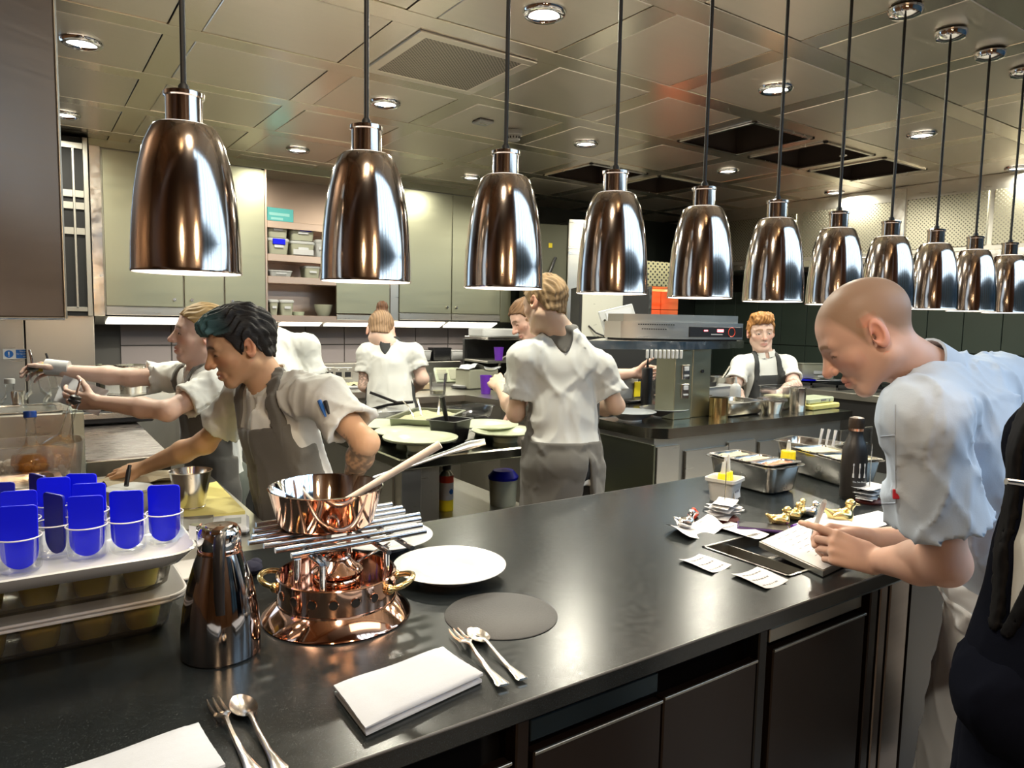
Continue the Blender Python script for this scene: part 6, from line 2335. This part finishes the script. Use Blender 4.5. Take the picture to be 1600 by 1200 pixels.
spray('white spray bottle with blue trigger on the ledge, right of the beaker', q + np.array([.03, 0, 0]), 0, 1.25)
spray('white spray bottle with blue trigger beside the grey bin on the right island', np.append(at(985, 608, z=.98)[:2], .981) + np.array([.10, .25, 0]), .4, 1.0)
for px, w, lb, mt, h_ in ((662, .055, 'white lidded tub on the ledge just right of the bun-haired chef', 'frost', .10), (687, .10, 'black box on the ledge right of the bun-haired chef', 'black', .125), (711, .075, 'white rectangular tub on the ledge left of the beaker', 'wplast', .10)):
    q = on_ledge(px, 562)
    o = thing('ledge_box', lb, 'container', q)
    pan_mb(w * 2, .12, h_, .003, .006, .012, .008).build('box', M[mt], o, ang=50)
    MB().bx(-w, w, -.06, .06, h_ - .012, h_ + .002, .003).build('lid', M['black' if mt == 'black' else 'wplast'], o)
q = at(779, 563, y=5.35)
o = thing('purple_beaker', 'purple plastic beaker under the corner shelf', 'beaker', (q[0], q[1], q[2]))
MB().lathe([(0, 0), (.035, 0), (.045, .12), (.042, .12), (.032, .004), (0, .004)], 24).build('beaker', M['purple'], o)
o.location.z = at(779, 563, y=5.35)[2]
q = at(764, 616, z=.92)
o = thing('purple_beaker', 'purple plastic beaker on the back worktop in front of the tap', 'beaker', (q[0], q[1] + .05, .921))
MB().lathe([(0, 0), (.038, 0), (.050, .150), (.046, .150), (.035, .004), (0, .004)], 24).build('beaker', M['purple'], o)


def wt_(px, py):
    q_ = at(px, py, z=.92)
    return np.array([q_[0], q_[1], .921])


q = wt_(684, 616)
o = thing('clear_jug', 'clear plastic pot with remains on the back worktop, right of the bun-haired chef', 'container', q)
MB().lathe([(0, 0), (.062, 0), (.078, .17), (.075, .17), (.058, .004), (0, .004)], 28).build('pot', M['acry'], o)
MB().lathe([(0, .006), (.055, .006), (.058, .03), (0, .03)], 20).build('remains', M['foodp'], o)
q = wt_(745, 606)
o = thing('stock_box', 'cream lidded box covered with white paper on the back worktop', 'box', q, .15)
MB().box((0, 0, .085), (.34, .2, .17), .01).build('box', M['frostg'], o)
MB().grid(lambda u, v: ((u - .5) * .38, (v - .5) * .22, .176 + .02 * sin(u * 7) * sin(v * 5 + 1) + .03 * (u > .2) * (u < .5)), 16, 10).build('paper_cover', M['paper'], o, ang=80)
q = wt_(699, 602)
o = thing('divided_tray', 'cream two-compartment tray leaning against the ledge', 'tray', q, -.2)
RX = rotm('X', .9)
MB().box((0, 0, .09), (.24, .16, .03), .006, RX).build('tray', M['cream'], o)
MB().box((-.055, -.014, .10), (.085, .11, .012), .004, RX).box((.055, -.014, .10), (.085, .11, .012), .004, RX).build('compartment', M['frostg'], o)
q = wt_(716, 606)
o = thing('round_lid', 'round black lid with white top on the back worktop', 'lid', q - np.array([0, .06, 0]))  # a flat round lid, white on top
MB().lathe([(0, 0), (.085, 0), (.095, .012), (.09, .024), (0, .026)], 28).build('rim', M['black'], o)
MB().lathe([(0, .0265), (.08, .0265), (.078, .031), (0, .032)], 28).build('top', M['wplast'], o)
q = wt_(655, 610)
o = thing('wooden_board', 'brown wooden board on the back worktop behind the bun-haired chef\'s elbow', 'board', q + np.array([0, .06, 0]))
MB().box((0, 0, .03), (.20, .14, .05), .004).build('board', M['wood'], o)
q = wt_(540, 606)
o = thing('food_tray', 'wide tray of chopped pale food on the back worktop left of the bun-haired chef', 'tray', q)
MB().box((0, 0, .012), (.36, .24, .024), .006).build('tray', M['wplast'], o)
MB().grid(lambda u, v: ((u - .5) * .3, (v - .5) * .2, .03 + .012 * sin(u * 23) * sin(v * 19 + 1)), 24, 16).build('chopped_food', M['foodp'], o, ang=80)
# swan-neck tap
q = at(792, 600, y=5.6)
o = thing('swan_neck_tap', 'curved steel tap at the back worktop beside the tall chef\'s hand', 'tap', (q[0], 5.5, .92))
pts = [(0.02, 0, 0)] + [(.02 - .09 + .09 * cos(a), 0, .17 + .10 * sin(a)) for a in [pi * k / 10 for k in range(9)]] + [(-.165, 0, .15)]
MB().tube(pts, .013, 12).cyl((.02, 0, 0), (.02, 0, .05), .024).build('spout', M['steel_p'], o)
MB().cyl((.06, 0, 0), (.06, 0, .09), .012).tube([(.06, 0, .09), (.11, -.02, .12)], .007, 8).build('lever', M['steel_p'], o)

# ---------------------------------------------------------------- right island top


def ri_(px, py, z=RZ_):
    q_ = at(px, py, z=z)
    return np.array([q_[0], q_[1], z + .0005])


fp = plate_mesh(.145, .05, .5, 'footed_plate', 'white', .42)
for px, py, lb in ((985, 643, 'white footed plate on the right island nearest the tall chef\'s elbow'), (1038, 638, 'white footed plate on the right island, right of its twin')):
    p = at(px, py, z=RZ_ + .05)
    tag(link('footed_plate', fp, None, (p[0], p[1], RZ_ + .0005)), lb, 'plate', 'white footed plates on the right island')
p = ri_(942, 648)
o = thing('napkin_pile', 'small white cloth on the corner of the right island', 'cloth', p)
MB().box((0, 0, .008), (.14, .10, .014), .005).build('cloth', M['napkin'], o)
p = ri_(1086, 648)
o = thing('steel_pan', 'deep steel pan with black lid on the right island, left of the shallow one', 'pan', p + np.array([.0, .10, 0]), .05, 'steel pans on the right island')
pan_mb(.30, .20, .11, .0025, .014, .03, .012).build('pan', M['steel_p'], o, ang=50)
MB().bx(-.10, .04, -.08, .08, .10, .125, .01).build('black_cover', M['rubber'], o)
p = ri_(1168, 650)
o = thing('steel_pan', 'shallow steel pan on the right island beneath the squeeze bottle', 'pan', p + np.array([0, .12, 0]), .08, 'steel pans on the right island')
pan_mb(.37, .24, .085, .0025, .016, .03, .012).build('pan', M['steel_p'], o, ang=50)
MB().grid(lambda u, v: ((u - .5) * .33, (v - .5) * .2, .06 + .004 * sin(u * 9) * sin(v * 7)), 10, 6).build('contents', M['steel_d'], o, ang=80)
p = ri_(1098, 618)
o = thing('black_tray', 'black deep tray with a white cloth on the right island at the gantry post', 'tray', p + np.array([.10, .12, 0]), .1)
pan_mb(.40, .26, .10, .004, .012, .02, .012).build('tray', M['black'], o, ang=50)
MB().ball((-.08, -.02, .105), (.06, .04, .025), 10).ball((-.06, -.01, .14), (.020, .018, .032), 8).build('white_cloth', M['napkin'], o)
p = ri_(1150, 626)
o = thing('steel_tray', 'pale rectangular clear tray behind the squeeze bottle', 'tray', p + np.array([0, .25, 0]), .1)
pan_mb(.42, .20, .09, .003, .012, .02, .012).build('tray', M['frost'], o, ang=50)
p = at(1145, 632, z=RZ_ + .09)
o = thing('copper_tin', 'small coppery cylindrical tin between the black and steel trays', 'tin', (p[0], p[1] + .1, RZ_ + .0005))
MB().lathe([(0, 0), (.055, 0), (.055, .12), (0, .121)], 28).build('tin', M['brass'], o)
p = ri_(1198, 640)
o = thing('squeeze_bottle', 'pale squeeze bottle with pointed tip on the right island', 'bottle', p + np.array([.06, .30, .06]))
o.location.z = RZ_ + .0005
MB().lathe([(0, 0), (.036, 0), (.038, .01), (.038, .10), (.034, .125), (.026, .135), (.010, .145), (.005, .19), (0, .19)], 28).build('bottle', M['frost'], o)
p = ri_(1220, 648)
o = thing('sauce_pot', 'small flared steel pot on the right island beside the steel canister', 'pot', p + np.array([.02, .08, 0]))
MB().lathe([(0, 0), (.055, 0), (.075, .075), (.090, .078), (.090, .086), (.072, .086), (.052, .005), (0, .005)], 32).build('pot', M['steel_p'], o, ang=40)
MB().lathe([(0, .10), (.088, .088), (.092, .088), (.088, .094), (0, .108)], 32).build('film_cover', M['acry'], o)
p = ri_(1255, 645)
o = thing('steel_canister', 'tall brushed steel canister on the right island left of the yellow board', 'canister', p + np.array([.02, .06, 0]))
MB().lathe([(0, 0), (.05, 0), (.052, .004), (.052, .155), (.047, .157), (.047, .006), (0, .006)], 32).build('canister', M['steel_p'], o, ang=40)
o = thing('clear_bucket', 'clear square bucket behind the steel canister on the right island', 'container', p + np.array([.06, .22, 0]))
pan_mb(.22, .18, .15, .003, .008, .02, .01).build('bucket', M['acry'], o, ang=50)
MB().bx(-.09, .09, -.07, .07, .01, .09, .01).build('contents', M['foodp'], o)
p = ri_(1295, 640)
o = thing('cutting_board', 'yellow cutting board at the right end of the right island', 'board', p + np.array([.0, .12, 0]), .08)
MB().box((0, 0, .017), (.36, .20, .034), .006).build('board', M['board'], o)
o2 = thing('white_box', 'flat white box with dark print on the right island\'s yellow board', 'box', p + np.array([.0, .13, .0345]), .08)
MB().box((0, 0, .02), (.33, .15, .035), .006).build('box', M['cream'], o2)
MB().box((.02, -.0755, .022), (.07, .002, .012)).box((.10, -.0755, .016), (.018, .002, .014)).build('dark_print', M['print'], o2)
p = ri_(1018, 632)
o = thing('black_bottle', 'tall black bottle with thin pourer standing by the grey bin', 'bottle', p + np.array([0, .05, 0]))
MB().lathe([(0, 0), (.036, 0), (.038, .006), (.038, .235), (.034, .245), (0, .247)], 28).build('bottle', M['black'], o)
MB().tube([(0, 0, .245), (0, 0, .29), (.012, 0, .40)], [.010, .006, .004], 10).build('pourer', M['black'], o)
p = at(975, 626, z=RZ_)
o = thing('grey_bin', 'pale grey plastic bin with a yellow tag, left of the black bottle', 'bin', (p[0] + .02, p[1] + .16, RZ_ + .0005), .1)
pan_mb(.34, .26, .19, .004, .006, .03, .012).build('bin', M['wplast'], o, ang=50)
MB().box((.13, -.135, .07), (.07, .006, .11), .002).build('yellow_tag', M['yellow'], o)
p = at(1000, 629, z=RZ_)
o = thing('black_tray', 'low black tray at the foot of the black bottle on the right island', 'tray', (p[0] - .03, p[1] + .02, RZ_ + .0005), .1)
MB().box((0, 0, .012), (.24, .10, .022), .005).build('tray', M['black'], o)
# leaning papers by the grill
p = at(968, 505, d=GD + .35)
o = thing('paper_holder', 'grey document holder with papers leaning beside the countertop grill', 'holder', p, -.45)
RL = rotm('Y', -.25) @ rotm('X', -.3)
MB().box((0, 0, 0), (.22, .02, .20), .004, RL).build('holder', M['frost'], o)
MB().box(RL @ np.array([0.01, -.013, .01]), (.16, .004, .14), 0, RL).build('document', M['paper'], o)
MB().box(RL @ np.array([.02, -.0155, .02]), (.12, .001, .012), 0, RL).box(RL @ np.array([.0, -.0155, -.02]), (.03, .001, .025), 0, RL).build('print', mat('pale_print', (.45, .45, .46), .8), o)
MB().tube([RL @ np.array([-.09, -.02, .04]), RL @ np.array([-.06, -.02, -.07])], .007, 8).build('clip', M['dark'], o)
# stove clutter at the far right
for k, (px, py, w, d, h_, mt, lb, nm) in enumerate(((1272, 606, .22, .16, .17, 'frostg', 'grey-green storage box with pale lettering behind the far chef', 'storage_box'),
                                                    (1285, 612, .26, .2, .03, 'wplast', 'white plastic lid lying below the storage box at the stove', 'white_lid'),  # a white lid, drawn as a thin slab
                                                    (1262, 614, .30, .2, .03, 'blue', 'blue folded tray on the stove at right rear', 'blue_tray'),
                                                    (1325, 612, .26, .16, .03, 'paper', 'white paper pad on the stove right of the blue tray', 'paper_pad'),
                                                    (1345, 600, .14, .12, .06, 'black', 'black cast pot stand on the stove beside the paper pad', 'pot_stand'))):
    q = at(px, py, d=7.1)
    o = thing(nm, lb, 'container' if k == 0 else 'tray', (q[0], q[1], max(.986, q[2] - h_ / 2)), -.5)
    if k == 0:
        pan_mb(w * 1.6, d, h_, .004, .010, .02, .012).build('box', M[mt], o, ang=50)
        MB().box((.02, -d / 2 - .004, h_ * .5), (.16, .002, .03)).box((.04, -d / 2 - .004, h_ * .28), (.11, .002, .02)).build('pale_print', M['wplast'], o)
    elif nm == 'pot_stand':
        MB().lathe([(.05, 0), (.07, .03), (.075, .06), (.068, .06), (.045, .005)], 20, close=True).build('stand', M['grill'], o)
    else:
        MB().grid(lambda u, v: ((u - .5) * w, (v - .5) * d, h_ * .6 + .01 * sin(u * 6) * cos(v * 4)), 10, 6).box((0, 0, h_ * .25), (w * .95, d * .95, h_ * .4), .004).build('sheet', M[mt], o, ang=60)
q = at(1128, 590, d=5.6)
o = thing('stock_pot', 'dark pot with angled handles behind the gantry post', 'pot', (q[0], q[1], .952), 0)
MB().lathe([(0, 0), (.09, 0), (.10, .16), (.104, .165), (.095, .165), (.085, .006), (0, .006)], 28).build('pot', M['steel_d'], o, ang=40)
MB().tube([(.08, 0, .14), (.16, -.02, .22)], .008, 8).tube([(.06, .05, .14), (.14, .04, .24)], .008, 8).build('handle', M['steel_d'], o)
# ================================================================ people
WHITE_SKIN, PINK, TAN, PALE = (.62, .40, .30), (.66, .42, .33), (.56, .335, .20), (.68, .47, .38)


# ---- the bald chef writing at the right
k9 = 1.0
J = dict(head=at(1353, 522, d=1.60), hf=cv(-.774, .536, .338), hu=cv(-.526, -.841, .128), neck=at(1452, 588, d=1.62), pelvis=at(1606, 905, d=1.74),
         shL=at(1440, 652, d=1.44), shR=at(1562, 602, d=1.88), elL=at(1478, 880, d=1.52), wrL=at(1366, 876, d=1.70), elR=at(1500, 850, d=1.86), wrR=at(1350, 842, d=1.84))
LA = dict(d=cv(-.86, -.28, .22), t=cv(-.25, -.93, .30), fing=[(.30, .35, .2), (1.0, 1.3, .8), (1.15, 1.4, .9), (1.2, 1.4, .9)], thumb=(.12, .98, .35), spread=.06)
RA = dict(d=cv(-.95, -.12, .10), t=cv(-.10, -.75, -.65), fing=[(.55, .55, .35), (.85, .8, .5), (1.1, 1.1, .7), (1.25, 1.2, .8)], thumb=(.35, .85, .35), spread=.05)
p9, i9 = person('person', 'shaven-headed chef in a white jacket tinted by daylight bent over the counter, writing', J, PINK, None, 'shirt_daylit', 'trouw', 'trouw', s=1.02, h=.007, hfine=.0028, hc=.0075, girth=1.20, slw=.086,
       eye_open=.003, hands=(LA, RA), sleeve=.70, buzz=((.25, .165, .105), .78), brow=(.30, .17, .10), lips=(.50, .20, .17), seed=3, tail=.10, rolled=False, amp=.011, skirt=(-.15, .62), wrap=.10, stop=-.06, eyes=False)
b9 = i9['base']
sm9 = mat('jacket_stitching', (.40, .47, .58), .9)
seam(i9['tree'], [(1376, 682), (1399, 680), (1400, 786), (1376, 787)], .0013, sm9, 'pocket_seam', i9['jacket'], b9)
seam(i9['tree'], [(1399, 632), (1399, 680)], .0012, sm9, 'sleeve_seam', i9['jacket'], b9)
tg = surf(i9['tree'], 1400, 772)
if tg is not None:
    MB().box(tg - b9, (.006, .012, .020), .001, np.array([CAMF, CAMR, -CAMD]).T).build('red_tag', mat('red_tag', (.45, .015, .03), .7), i9['jacket'])
n9 = i9['n']
fa, fb9 = n9['elL'], n9['wrL']
ba9 = Vector(unit(fb9 - fa)).to_track_quat('Z', 'Y').to_matrix()
rg9 = 0.041
MB().lathe([(rg9, -.003), (rg9 + .0035, -.001), (rg9 + .0035, .002), (rg9, .004)], 28, lerp(fa, fb9, .44), np.array(ba9), close=True).build('arm_band', mat('dark_green_band', (.03, .035, .025), .7), p9)
pw9 = at(1268, 838, z=PZ + .02)
o = thing('felt_pen', 'white felt pen held upright by the writing chef', 'pen', pw9)
pt = at(1289, 783, d=1.80) - pw9
MB().tube([pt * .22, pt * .9, pt], [.0062, .0066, .0052], 12).build('barrel', M['wplast'], o, ang=60)
MB().tube([pt * 0, pt * .22], [.0012, .0055], 10).build('tip', M['black'], o)

# ---- chef with blue-tinted quiff
J = dict(head=at(376, 540, d=2.22), hf=cv(-.84, .34, -.42), hu=cv(-.24, -.94, -.22), neck=at(424, 606, d=2.28), pelvis=at(478, 838, d=2.36),
         shL=at(509, 622, d=2.13), shR=at(386, 614, d=2.42), elL=at(571, 692, d=2.05), wrL=at(548, 752, d=2.22), elR=at(320, 692, d=2.50), wrR=at(226, 730, d=2.62), ankle=at(478, 838, d=2.36) * np.array([1, 1, 0]) + np.array([.18, -.05, .10]))
RA = dict(d=cv(-.96, .14, .15), t=cv(-.10, .45, -.85), curl=(.2, .35, .25), thumb=(.7, .6, .35), spread=.10)
LA = dict(d=cv(-.5, .8, .2), t=cv(-.8, -.4, -.2), curl=(.4, .5, .3))
QX = [((0, .045, .098), (.056, .050, .022)), ((0, .076, .082), (.048, .030, .022)), ((0, .0, .106), (.058, .070, .022))]
p2, i2_ = person('person', 'dark-haired chef with blue-tinted quiff and grey apron reaching across the bench', J, TAN,
       dict(col=(.012, .010, .010), t=.011, extra=QX, amp=.0035, col2=(.05, .115, .125), w2=lambda q: (q[:, 1] - .015) / .07 * (q[:, 2] > .055)),
       'shirt', 'apron', 'troug', s=.99, h=.007, hfine=.003, hc=.0075, girth=1.0, amp=.013, eye_open=.003, hands=(LA, RA), sleeve=.64, brow=(.02, .014, .012), lips=(.36, .15, .11), seed=5,
       bib=(.045, .125, .235), buzz=((.03, .02, .015), .5), tats=[('elL', 'wrL', (.09, .07, .06))], eyes=False)
for k, (dx, mt, lb) in enumerate(((0, 'sign', 'blue pen clipped in the sleeve pocket of the chef with the quiff'), (.016, 'black', 'black pen clipped beside the blue one in the white sleeve'))):
    a = at(499 + k * 9, 628 + k, d=2.045 - k * .003)
    b = at(509 + k * 6, 650 - k * 4, d=2.02)
    sa_, sb_ = surf(i2_['tree'], 499 + k * 9, 626 + k, .004), surf(i2_['tree'], 509 + k * 5, 651 - k * 4, .002)
    if sa_ is not None and sb_ is not None:
        a, b = sa_, sb_
    o = thing('sleeve_pen', lb, 'pen', a, 0, 'pens in the sleeve pocket')
    MB().tube([(0, 0, 0), (b - a) * .5, b - a], [.0065, .006, .003], 8).build('barrel', M[mt], o)

for k in range(3):
    e0, e1 = surf(i2_['atree'], 418 + 5 * k, 634), surf(i2_['atree'], 419 + 5 * k, 649)
    if e0 is not None and e1 is not None:
        MB().tube([e0 - i2_['base'], e1 - i2_['base']], .0017, 6).build('embroidery', M['black'], [c for c in p2.children if c.name.startswith('apron')][0])

# ---- fair-haired woman at the left
J = dict(head=at(316, 521, d=2.98), hf=cv(-.88, -.05, -.46), hu=cv(.10, -.98, -.12), neck=at(318, 584, d=3.02), pelvis=at(338, 742, d=3.10),
         shL=at(334, 604, d=2.86), shR=at(273, 588, d=3.18), elL=at(262, 642, d=2.72), wrL=at(150, 628, d=2.80), elR=at(205, 590, d=3.08), wrR=at(102, 580, d=3.02))
LA = dict(d=cv(-.98, -.05, .10), t=cv(-.05, -.9, -.35), curl=(.3, .5, .3), thumb=(.7, .6, .4))
RA = dict(d=cv(-.97, -.15, .05), t=cv(.1, -.6, -.8), curl=(.5, .6, .4), thumb=(.6, .7, .4))
BZ = [((0, -.112, .055), (.036, .034, .036))]
person('person', 'fair-haired woman in white jacket and grey apron reaching left over the hob', J, PALE,
       dict(col=(.34, .225, .095), t=.006, zl=ZL_BACK, extra=BZ, amp=.002), 'shirt', 'apron', 'troug', s=1.06, h=.008, hfine=.0035, hc=.0085, girth=.95, amp=.011, fem=True, eye_open=.005,
       hands=(LA, RA), sleeve=.62, brow=(.30, .19, .10), lips=(.55, .24, .21), seed=8, bib=(.035, .115, .22))
yq = at(58, 572, d=3.0)
o = thing('yellow_bottle', 'yellow-tipped white squeezy bottle held in the woman\'s far hand', 'bottle', yq)
MB().tube([at(108, 575, d=3.02) - yq, at(72, 573, d=3.0) - yq], [.03, .034], 16).build('bottle', M['wplast'], o)
MB().tube([at(72, 573, d=3.0) - yq, at(60, 575, d=3.0) - yq, at(44, 577, d=3.0) - yq], [.022, .016, .010], 12).build('yellow_cap', M['yellow'], o)
oq = at(62, 592, d=2.95)
o = thing('white_cloth', 'white cloth hanging from the woman\'s hands above the bottles', 'cloth', at(125, 605, d=2.92))
MB().grid(lambda u, v: tuple((at(100 + 70 * u - 16 * v, 586 + 40 * v + 24 * u, d=2.93 + .03 * sin(u * 8 + v * 4)) - at(125, 605, d=2.92))), 18, 12).build('cloth', M['paper'], o, ang=80)

# ---- bending chef behind them, seen from the back
J = dict(head=at(408, 521, d=5.02), hf=cv(-.25, .80, .55), hu=cv(-.2, -.55, .80), neck=at(426, 522, d=4.80), pelvis=at(442, 690, d=4.45),
         shL=at(388, 545, d=4.7), shR=at(481, 540, d=4.72), elL=at(380, 610, d=4.8), wrL=at(400, 640, d=5.0), elR=at(498, 612, d=4.78), wrR=at(480, 640, d=5.0))
person('person', 'chef bending away behind the quiffed chef, only the cream-white back visible', J, WHITE_SKIN, dict(col=(.06, .04, .03), t=.008), 'shirt', 'apron_d', 'trous', s=1.05, h=.010, hfine=.006, hc=.010,
       girth=1.12, hands=(dict(d=cv(0, .5, .8), t=cv(1, 0, 0)), dict(d=cv(0, .5, .8), t=cv(-1, 0, 0))), sleeve=.62, seed=12, amp=.009, collar=False, eyes=False)

# ---- woman with a top-knot, back view
J = dict(head=at(595, 517, d=5.02), hf=cv(-.12, .45, .88), hu=cv(.0, -.9, .42), neck=at(606, 538, d=4.98), pelvis=at(612, 648, d=4.95),
         shL=at(573, 552, d=4.98), shR=at(646, 552, d=5.0), elL=at(570, 602, d=4.98), wrL=at(590, 612, d=5.35), elR=at(660, 592, d=5.0), wrR=at(642, 612, d=5.35))
p4, i4 = person('person', 'chef with a brown top-knot seen from behind at the back worktop', J, PALE,
       dict(col=(.30, .19, .11), t=.004, amp=.0012, extra=[((0, -.055, .140), (.036, .036, .036)), ((0, -.02, .10), (.050, .055, .035))], col2=(.11, .05, .025), w2=lambda q: (q[:, 2] - .085) / .02), 'shirt', 'apron_d', 'trouw',
       s=1.16, h=.009, hfine=.0045, hc=.009, girth=1.02, fem=True, hands=(dict(d=cv(.2, .2, .9), t=cv(1, 0, 0)), dict(d=cv(-.2, .2, .9), t=cv(-1, 0, 0))), sleeve=.60, seed=15, collar=False,
       bib=(.02, .12, .2), wrap=.02, tail=.02, eyes=False, tats=[('shL', 'elL', (.10, .09, .08))], amp=.011)
a, b, c_, e_ = at(578, 613, d=4.80), at(620, 629, d=4.79), at(646, 628, d=4.82), at(574, 641, d=4.86)
b4 = i4['base']
ap4 = [c for c in p4.children if c.name.startswith('apron')][0]
MB().tube([a - b4, b - b4, c_ - b4], .010, 8, flat=(CAMF, .4)).tube([c_ - b4, lerp(b, e_, .3) - b4, e_ - b4], .010, 8, flat=(CAMF, .4)).build('apron_strings', M['black'], ap4)

# ---- tall chef in the middle, back view
J = dict(head=at(851, 476, d=3.12), hf=cv(-.66, .22, .72), hu=cv(-.06, -.97, .22), neck=at(878, 523, d=3.14), pelvis=at(880, 712, d=3.16),
         shL=at(819, 560, d=3.10), shR=at(938, 576, d=3.18), elL=at(806, 646, d=3.16), wrL=at(781, 604, d=3.40), elR=at(962, 634, d=3.20), wrR=at(918, 640, d=3.44))
LA = dict(d=cv(-.3, -.4, .85), t=cv(.8, -.5, 0), curl=(.4, .5, .4))
RA = dict(d=cv(-.6, .1, .8), t=cv(-.6, -.8, 0), curl=(.4, .5, .4))
person('person', 'tall fair chef seen from behind in the middle, grey apron round the waist', J, (.62, .42, .30),
       dict(col=(.27, .175, .085), t=.008, extra=[((0, .055, .098), (.058, .050, .026)), ((0, .0, .108), (.06, .07, .022))], amp=.0025), 'shirt', 'apron', 'trous', s=1.02, h=.007, hfine=.0035, hc=.0080, girth=1.0,
       eye_open=.004, hands=(LA, RA), sleeve=.66, brow=(.25, .16, .08), seed=21, tail=.12, wrap=.185, skirt=(-.15, .50), bib=(.04, .12, .22), stop=.075, gap=(.02, .13), collar=False, eyes=False, amp=.013)

# ---- chef half hidden behind the tall one
J = dict(head=at(824, 499, d=5.085), hf=cv(-.80, .45, -.25), hu=cv(-.3, -.93, 0), neck=at(848, 540, d=5.085), pelvis=at(890, 690, d=5.311),
         shL=at(880, 560, d=4.859), shR=at(838, 560, d=5.255), elL=at(938, 590, d=4.915), wrL=at(992, 583, d=5.028), elR=at(820, 620, d=5.198), wrR=at(800, 640, d=4.972))
person('person', 'brown-haired chef mostly hidden behind the tall one, face looking down', J, PINK, dict(col=(.16, .085, .04), t=.012), 'shirt', 'apron_d', 'trous', s=1.22, h=.010, hfine=.005, hc=.011, girth=1.1,
       hands=(dict(d=cv(.95, -.1, .1), t=cv(0, -.9, -.3), curl=(.9, 1.2, .8)), dict(d=cv(-.5, .8, 0), t=cv(0, 0, -1))), sleeve=.45, seed=23, brow=(.12, .07, .04), lips=(.5, .22, .18), eyes=False)

# ---- ginger-haired chef at right rear
J = dict(head=at(1189, 519, d=5.725), hf=cv(-.10, .16, -.98), hu=cv(-.05, -.98, -.1), neck=at(1193, 556, d=5.748), pelvis=at(1196, 672, d=5.782),
         shL=at(1229, 570, d=5.725), shR=at(1158, 570, d=5.725), elL=at(1242, 604, d=5.553), wrL=at(1216, 616, d=5.359), elR=at(1146, 608, d=5.611), wrR=at(1160, 628, d=5.404))
FR = [((.0, .075, .098), (.060, .034, .030)), ((0, .03, .108), (.072, .072, .026)), ((.03, .092, .082), (.030, .018, .020)), ((-.03, .092, .082), (.030, .018, .020))]
person('person', 'ginger-haired chef facing us at right rear in charcoal bib apron', J, PALE, dict(col=(.36, .17, .055), t=.010, extra=FR, amp=.004), 'shirt', 'apron_d', 'trous', s=1.24, h=.008, hfine=.004, hc=.009,
       girth=1.10, fem=True, eye_open=.007, hands=(dict(d=cv(-.5, .3, -.8), t=cv(-.7, -.7, 0), curl=(.5, .6, .4)), dict(d=cv(.4, .5, -.75), t=cv(.7, -.7, 0))), sleeve=.66, brow=(.25, .13, .06), lips=(.5, .22, .19),
       seed=27, bib=(.03, .11, .22), tats=[('elL', 'wrL', (.16, .11, .09)), ('elR', 'wrR', (.16, .11, .09))])

# ---- man in a dark suit at the right edge
J = dict(head=at(1810, 425, d=1.02), hf=cv(-.95, .2, .25), hu=cv(0, -1, 0), neck=at(1765, 590, d=1.02), pelvis=at(1680, 1075, d=1.06),
         shL=at(1875, 690, d=.92), shR=at(1658, 695, d=1.16), elL=at(1930, 900, d=.88), wrL=at(1880, 1120, d=.92), elR=at(1640, 900, d=1.30), wrR=at(1640, 1100, d=1.26))
sm, inf = person('person', 'man in a dark navy suit and white shirt cut off by the right edge', J, PINK, dict(col=(.05, .035, .025), t=.008), 'navy', None, 'navy', s=1.0, h=.010, hfine=.005, hc=.0075, girth=1.02,
                 hands=(dict(d=cv(0, 1, 0), t=cv(-1, 0, 0)), dict(d=cv(0, 1, 0), t=cv(-1, 0, 0))), sleeve=.98, seed=31, tail=.30, rolled=False, collar=False, brow=(.05, .03, .02), eyes=False, amp=.004,
                 vopen=(.075, .16, -.26, .06))
tcp = surf(inf['tree'], 1572, 752, .01)
if tcp is None:
    tcp = at(1572, 752, d=.90)
o = thing('tie_clip', 'short silver bar clipped at the suited man\'s white shirt front', 'clip', tcp)
MB().tube([(0, 0, 0), tcp + CAMR * .030 + CAMD * .004 - tcp], .0042, 10).build('bar', M['chrome'], o)
